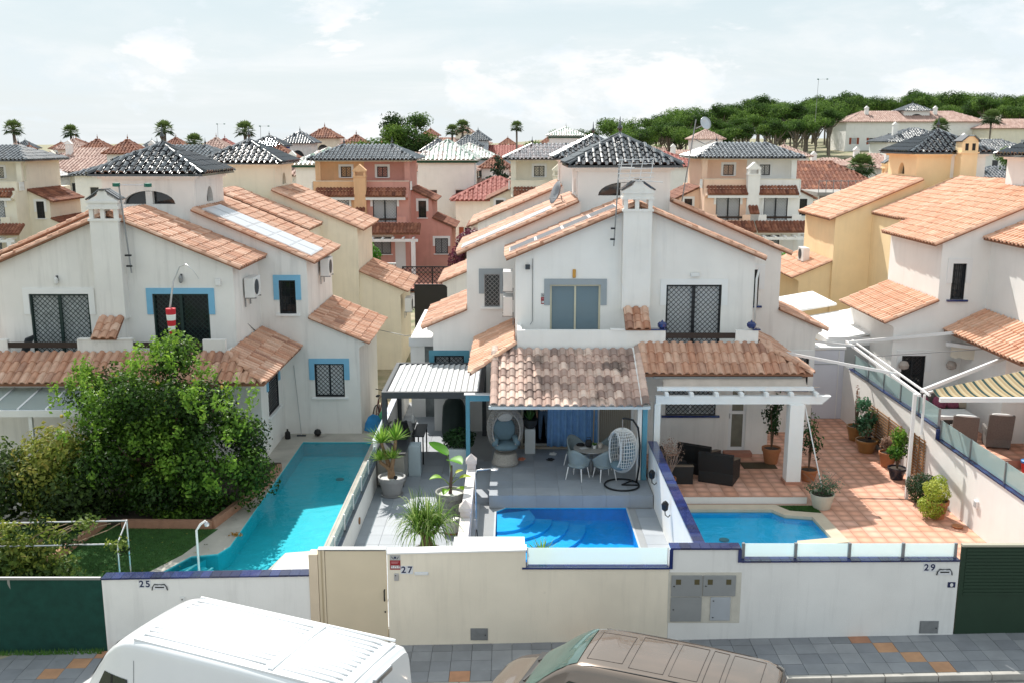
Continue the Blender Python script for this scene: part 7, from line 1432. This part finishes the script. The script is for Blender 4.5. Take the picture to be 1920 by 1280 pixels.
for row, (Y, a, b, st, sc) in enumerate(((168,1150,1420,34,.82),(185,1165,1560,30,.92),(205,1200,1900,30,.95),(222,1330,1960,27,1.0),(242,1360,1960,25,1.05),(265,1380,1970,24,1.1))):
    x = a
    while x < b:
        if not (row < 3 and 1590 < x < 1830) and not (row == 0 and x > 1380): put((p1, p2, p3, p4)[k % 4], LW, x+rn.uniform(-9,9), Y+rn.uniform(-7,7), sc*rn.uniform(.85,1.15), rn.uniform(0,6), GW)
        k += 1; x += st*rn.uniform(.8,1.2)
for x, Y, s in ((1445,160,.85),(1480,168,.9),(1520,172,.9),(1545,180,.85),(1500,176,.8),(1350,158,.62)): put((p1,p4)[int(x) % 2], LW, x, Y, s, x, GW)
put(p3, 'bright pine at the right edge beside the villa', 1905, 118, .95, 2.)
def palm_proto(seed, h, n, l):
    t = thing('palm_tree', 'x', 'tree'); MB().tube([(0,0,-1),(.1,0,h*.5),(.05,0,h)], [.2,.15,.16], 8).build('trunk', BARKG, t, smooth=True); q = MB(); rn = random.Random(seed)
    for i in range(n):
        a = i*2.4; el = R(80-115*(i/n)); p = Vector((.05,0,h)); d = Vector((math.cos(a)*math.cos(el), math.sin(a)*math.cos(el), math.sin(el))); q.tint = 1-i/n*.9
        m_ = p+d*(l*.45); q.tube([p, m_], .03, 3, cap=False); sd = Vector((-math.sin(a), math.cos(a), 0)); up = d.cross(sd)
        for j in range(9):
            f = (j-4)/4; dd = (d*math.cos(f*1.35)+sd*math.sin(f*1.35)).normalized(); e = m_+dd*l*.6*(1-.25*abs(f))-Vector((0,0,l*.12)); w = dd.cross(up).normalized()*.06*l; q.add([m_-w*.5, m_+dd*l*.3-w, e, m_+dd*l*.3+w], [(0,1,2,3)])
    q.build('fronds', PALM, t, fix=False); return t
m1 = palm_proto(1, 10.4, 30, 1.3); m3 = palm_proto(5, 9.7, 34, 1.4); m2 = palm_proto(2, 6.5, 40, 2.1)
for p, lab, x, Y, s in ((m1,'slender fan palm alone at the far left',45,120,1.1),(m3,'fan palm behind the brown pavilion roof',150,158,1.15),(m1,'fan palm just right of the left tower finial',323,118,1.08),(m3,'fan palm above the grey roof between the towers',376,122,1.0),(m1,'fan palm behind the cream tower',470,112,1.06),(m1,'left of two fan palms on the rise behind the striped roof',851,140,.95),(m3,'right of two fan palms on the rise behind the striped roof',870,146,1.05),(m1,'slender fan palm above the pale blue house',968,150,.95),(m2,'low bushy palm beside the brown roofed house',1000,118,1.1),(m2,'large fan palm in front of the pink roofed cottages',1606,112,.92),(m2,'round palm beside the long villa',1838,178,1.0),(m2,'small palm in front of the long villa',1745,172,.85)): put(p, lab, x, Y, s, x)
t = thing('conifer_tree', 'feathery dark conifer in front of the pale blue house', 'tree', (-1.3, 99, th(-1.3,99))); MB().tube([(0,0,-.5),(0,0,8.6)], [.2,.04], 7).build('trunk', BARKG, t); bl = []
for i in range(26): a = i*2.4; z = 2.0+6.3*i/26; r_ = (1-i/27)*2.6; bl.append((r_*.6*math.cos(a), r_*.6*math.sin(a), z, .35+r_*.42, .35+r_*.42, .26))
leafcloud(bl, 3600, .3, 61, .2).build('crown', leafmat('leaf_conifer', ['16241a', '263a26', '3a5238', '566c4c'], .8, .1), t, fix=False)
for lab, x, Y, r_, m, sd in (('dark shrub beside the low two tone roof',905,92,1.6,SHR,71),('green shrub in front of the white walled terrace',880,96,1.5,HEDG,72),('bushy green tree beside the brown roofed villa',1475,94,2.0,HEDG,73),('green shrub below the construction site',1660,88,1.5,HEDG,74)):
    X = (x-960)/1850*Y; bush(lab, X, Y, th(X,Y), [(0,0,r_*1.3,r_,r_,r_*1.1),(r_*.5,0,r_*1.9,r_*.7,r_*.7,r_*.7)], 1800, m, sd, .3)
for i, (x, y, z, h) in enumerate(((-28,112,7,4.5),(-38,130,7,5),(36,120,12,5))): mast('tv_antenna', ('thin aerial mast above the cobalt trimmed house', 'thin aerial mast above the brown roofed tower', 'thin aerial mast above the broad brown roof')[i], (x, y, z), h, 'yagi', .1)
# ---------------------------------------------------------------- vehicles
def surf(st, x, z, s, out=.006):
    """point on the side of the lofted body"""
    for a, b in zip(st, st[1:]):
        if a[0] <= x <= b[0]:
            f = (x-a[0])/(b[0]-a[0]); q = [a[i]+(b[i]-a[i])*f for i in range(6)]; break
    else: q = st[-1]
    x_, zb, zt, hb, hr, zbelt = q
    y = hb if z < zbelt else hb+(hr+(hb-hr)*.25-hb)*min(1.1, (z-zbelt)/max(.05, zt-.16-zbelt)); return (x, s*(y+out), z)
def patch(st, pts, s, nm, m, t, out=.006, n=6):
    """panel laid on the body side; pts = outline with lower then upper edge as (x, z) pairs"""
    lo, up = pts; rows = []
    for j in range(n+1):
        f = j/n; rows.append([surf(st, lo[0][0]+(lo[1][0]-lo[0][0])*k/n+((up[0][0]-lo[0][0])*(1-k/n)+(up[1][0]-lo[1][0])*k/n)*f, (lo[0][1]+(lo[1][1]-lo[0][1])*k/n)*(1-f)+(up[0][1]+(up[1][1]-up[0][1])*k/n)*f, s, out) for k in range(n+1)])
    return MB().grid(rows).build(nm, m, t, smooth=True)
def wheel(t, x, y, r_=.33):
    q = MB(); q.lathe([(r_*.55,-.1),(r_*.95,-.1),(r_,-.06),(r_,.06),(r_*.95,.1),(r_*.55,.1)], 24); o = q.build('wheel', BLACK, t, (x,y,r_)); o.rotation_euler = (R(90),0,0); q = MB(); q.lathe([(.05,-.03),(r_*.5,-.05),(r_*.56,-.09),(r_*.56,.09),(r_*.5,.05),(.05,.03)], 16); q.build('rim', STEEL, o)
VW = mat('van_paint_white', (.80,.81,.82), .28, .03, 2, coat=.5); GLV = mat('vehicle_glass', (.02,.03,.03), .04, .1, 2, spec=.7)
t = thing('delivery_van', 'white high roofed panel van with a ribbed roof parked at an angle', 'van', (-1.95, 13.45, gz(-3.5)-.12), R(157)); VAN = t
st = [(x+(.42 if x > 2.5 else 0), *r_) for x, *r_ in ((0,.32,2.38,.97,.80,1.25),(.08,.30,2.45,.99,.83,1.25),(.5,.28,2.49,1.0,.85,1.25),(2.,.28,2.52,1.0,.86,1.25),(3.3,.28,2.52,1.0,.86,1.25),(3.75,.28,2.47,1.0,.84,1.22),(4.05,.28,2.30,.99,.80,1.20),(4.35,.28,2.0,.98,.76,1.16),(4.68,.28,1.55,.96,.74,1.10),(4.85,.28,1.32,.95,.76,1.05),(5.2,.3,1.16,.92,.76,.9),(5.42,.32,.98,.86,.7,.8),(5.5,.4,.72,.78,.64,.62))]

def dense(st, n=4):
    """smooth the stations along the length"""
    out = []
    for i in range(len(st)-1):
        p0, p1, p2, p3 = st[max(0, i-1)], st[i], st[i+1], st[min(len(st)-1, i+2)]
        for k in range(n):
            f = k/n; h = lambda a, b, c, d: b+.5*f*((c-a)*.9+f*(2*a-5*b+4*c-d+f*(3*(b-c)+d-a)))
            q = [h(*v) for v in zip(p0, p1, p2, p3)]; q[0] = p1[0]+(p2[0]-p1[0])*f; out.append(tuple(q))
    return out+[st[-1]]
def section(zb, zt, hb, hr, zbelt):
    r_ = min(.17, (zt-zb)*.2); half = [(hb*.94, zb), (hb, zb+.10), (hb, zb+.2), (hb, zbelt-.02), (hb*.985, zbelt+.08), (hr+(hb-hr)*.25, zt-r_*1.15)]
    x0, z0 = hr+(hb-hr)*.12, zt-r_*.75
    for k in range(6): a = math.pi/2*k/5; half.append((x0-r_*1.1*(1-math.cos(a)), z0+(r_*.72)*math.sin(a)))
    half += [(hr*.6, zt+.004), (hr*.3, zt+.013), (0, zt+.016)]; return half
def loft2(st):
    rows = []
    for x, zb, zt, hb, hr, zbelt in dense(st):
        half = section(zb, zt, hb, hr, zbelt); rows.append([(x, -y, z) for y, z in half]+[(x, y, z) for y, z in half[-2::-1]])
    return rows
def topz(st, x, y):
    for a, b in zip(st, st[1:]):
        if a[0] <= x <= b[0]: f = (x-a[0])/(b[0]-a[0]); q = [a[i]+(b[i]-a[i])*f for i in range(6)]; break
    h = section(*q[1:]); y = abs(y)
    for a, b in zip(h, h[1:]):
        if b[0] <= y <= a[0] and a[1] > q[5]: return a[1]+(b[1]-a[1])*((a[0]-y)/max(1e-6, a[0]-b[0]))
    return q[2]
def roofline(t, st, nm, pts, m, r_=.008, up=.002):
    P = []
    for a, b in zip(pts, pts[1:]):
        for k in range(6): f = k/6; x = a[0]+(b[0]-a[0])*f; y = a[1]+(b[1]-a[1])*f; P.append((x, y, topz(st, x, y)+up))
    P.append((pts[-1][0], pts[-1][1], topz(st, *pts[-1])+up)); MB().tube(P, r_, 5).build(nm, m, t)
def shell(t, st, m, nm='body'):
    q = MB(); rows = loft2(st); q.grid(rows); n = len(rows[0]); k = len(rows)
    q.f += [list(range(n)), list(range((k-1)*n, k*n))[::-1]]; q.m += [0, 0]; q.f.append([i*n for i in range(k)]+[i*n+n-1 for i in range(k-1, -1, -1)]); q.m.append(0)
    o = q.build(nm, m, t, smooth=True); me = o.data; me.shade_smooth() if hasattr(me, 'shade_smooth') else None
    e = o.modifiers.new('e', 'EDGE_SPLIT'); e.split_angle = R(50); return o
shell(t, st, VW)
for k in range(11):
    y = -.62+k*.124; a, b = (1.62, 3.97-.55*(2 < k < 8)); MB().box(a,b,y-.022,y+.022,2.515,2.540).build('roof_rib', VW, t, bevel=.01); MB().box(.35,1.35,y-.022,y+.022,2.49,2.522).build('roof_rib', VW, t, bevel=.01)
MB().box(1.43,1.53,-.72,.72,2.505,2.538).build('roof_seam', VW, t, bevel=.008); MB().box(.16,.24,-.72,.72,2.46,2.492).build('roof_seam', VW, t, bevel=.008)
for s in (-1, 1): MB().box(.2,4.02,s*.78-.02,s*.78+.02,2.475,2.515).build('roof_gutter', VW, t, bevel=.01)
SEAM = mat('seam_dark', (.25,.26,.27), .6)
for s in (-1, 1):
    patch(st, [((4.04,1.22),(4.97,1.22)),((4.08,1.86),(4.62,1.86))], s, 'side_window', GLV, t, .008); patch(st, [((4.41,1.22),(4.45,1.22)),((4.41,1.86),(4.45,1.86))], s, 'window_pillar', BLACK, t, .011)
    for x in (3.94, 2.6, 1.3): patch(st, [((x,.45),(x+.012,.45)),((x,2.2 if x > 3 else 2.1),(x+.012,2.2 if x > 3 else 2.1))], s, 'panel_seam', SEAM, t, .004)
    patch(st, [((.1,1.45),(3.87,1.45)),((.1,1.462),(3.87,1.462))], s, 'panel_seam', SEAM, t, .004); patch(st, [((.3,.5),(4.42,.5)),((.3,.62),(4.42,.62))], s, 'side_trim', BLACK, t, .012)
    o = MB().box(-.12,.08,0,.2,-.14,.16).build('mirror', VW, t, (4.92, s*1.0 if s > 0 else -1.2, 1.28), bevel=.03)
    for x in (.95, 4.97): wheel(t, x, s*.88, .34)
    MB().box(-.014,.014,s*.965-.03,s*.965+.03,.0,.12).build('hinge', STEEL, t, (-.012,0,1.5)); MB().box(-.02,.01,s*.86,s*.94,1.0,1.45).build('tail_light', mat('lamp_red', (.4,.02,.02), .3), t)
MB().box(-.06,.02,-.24,.24,2.33,2.43).build('brake_light', STEEL, t, bevel=.02); MB().box(-.008,.0,-.006,.006,.5,2.3).build('door_seam', SEAM, t)
q = MB(); q.grid([[(4.45,y,2.335-.02*abs(y)) for y in (-.7,-.35,0,.35,.7)],[(4.78,y*1.02,2.02-.03*abs(y)) for y in (-.68,-.35,0,.35,.68)],[(5.12,y*1.04,1.56-.03*abs(y)) for y in (-.68,-.35,0,.35,.68)]]); q.build('windscreen', GLV, t, smooth=True)
BR = mat('car_paint_bronze', (.20,.155,.125), .2, .05, 3, metal=.45, coat=1.)
t = thing('people_carrier', 'bronze brown people carrier parked at an angle beside the kerb', 'car', (4.15, 13.76, gz(2.5)-.12), R(157.5))
st = [(0,.35,1.70,.90,.66,1.02),(.06,.30,1.84,.93,.70,1.02),(.3,.28,1.91,.95,.72,1.02),(1.2,.28,1.95,.95,.73,1.02),(2.4,.28,1.95,.95,.73,1.02),(3.05,.28,1.92,.95,.71,1.02),(3.35,.28,1.80,.95,.68,1.02),(3.75,.28,1.50,.94,.70,1.03),(4.12,.28,1.20,.93,.78,1.02),(4.3,.28,1.10,.92,.76,.95),(4.65,.3,1.0,.88,.72,.85),(4.85,.34,.86,.80,.64,.72),(4.92,.4,.66,.72,.56,.58)]
DST = dense(st); shell(t, st, BR)
q = MB(); rows = []
for f in range(10):
    x = 3.12+(4.06-3.12)*f/9; w_ = .60+.10*f/9; rows.append([(x, w_*k/6, topz(DST, x, w_*k/6)+.012) for k in range(-6, 7)])
q.grid(rows); q.build('windscreen', mat('windscreen_green', (.07,.12,.105), .04, .3, 2, spec=.8), t, smooth=True)
MB().box(3.3,3.9,-.5,.5,1.0,1.06).build('dashboard', BLACK, t)
for s in (-1, 1): MB().bar((4.14,s*.35,1.225),(3.98,s*.05-.3,1.31),.03,.015).build('wiper', BLACK, t)
MB().box(4.06,4.2,-.7,.7,1.16,1.215).build('scuttle', BLACK, t, bevel=.02)
GRV = mat('groove_brown', (.06,.045,.04), .5)
for a in ((2.42,3.0,-.45,.45),(1.75,2.3,-.52,.52),(1.22,1.66,-.52,.52),(.9,1.14,-.52,.52),(.32,.82,-.52,.52)): roofline(t, DST, 'roof_groove', [(a[0],a[2]),(a[0],a[3]),(a[1],a[3]),(a[1],a[2]),(a[0],a[2])], GRV, .006)
for s in (-1, 1):
    roofline(t, DST, 'roof_channel', [(.15,s*.64),(3.0,s*.64)], BLACK, .011); roofline(t, DST, 'roof_bracket', [(.06,s*.5),(.16,s*.56)], BLACK, .02)
    patch(st, [((2.75,1.06),(3.85,1.06)),((2.75,1.66),(3.2,1.66))], s, 'side_window', GLV, t, .008); patch(st, [((1.35,1.06),(2.62,1.06)),((1.35,1.68),(2.62,1.68))], s, 'side_window', GLV, t, .008); patch(st, [((.2,1.06),(1.22,1.06)),((.25,1.68),(1.22,1.68))], s, 'side_window', GLV, t, .008)
    MB().box(-.1,.08,-.1,.1,-.09,.1).build('mirror', BR, t, (3.55, s*1.06, 1.15), bevel=.03); 
    for x in (.85, 3.95): wheel(t, x, s*.85, .32)
    MB().box(4.62,4.80,s*.58-.12,s*.58+.12,.72,.86).build('headlight', GLV, t, bevel=.03)
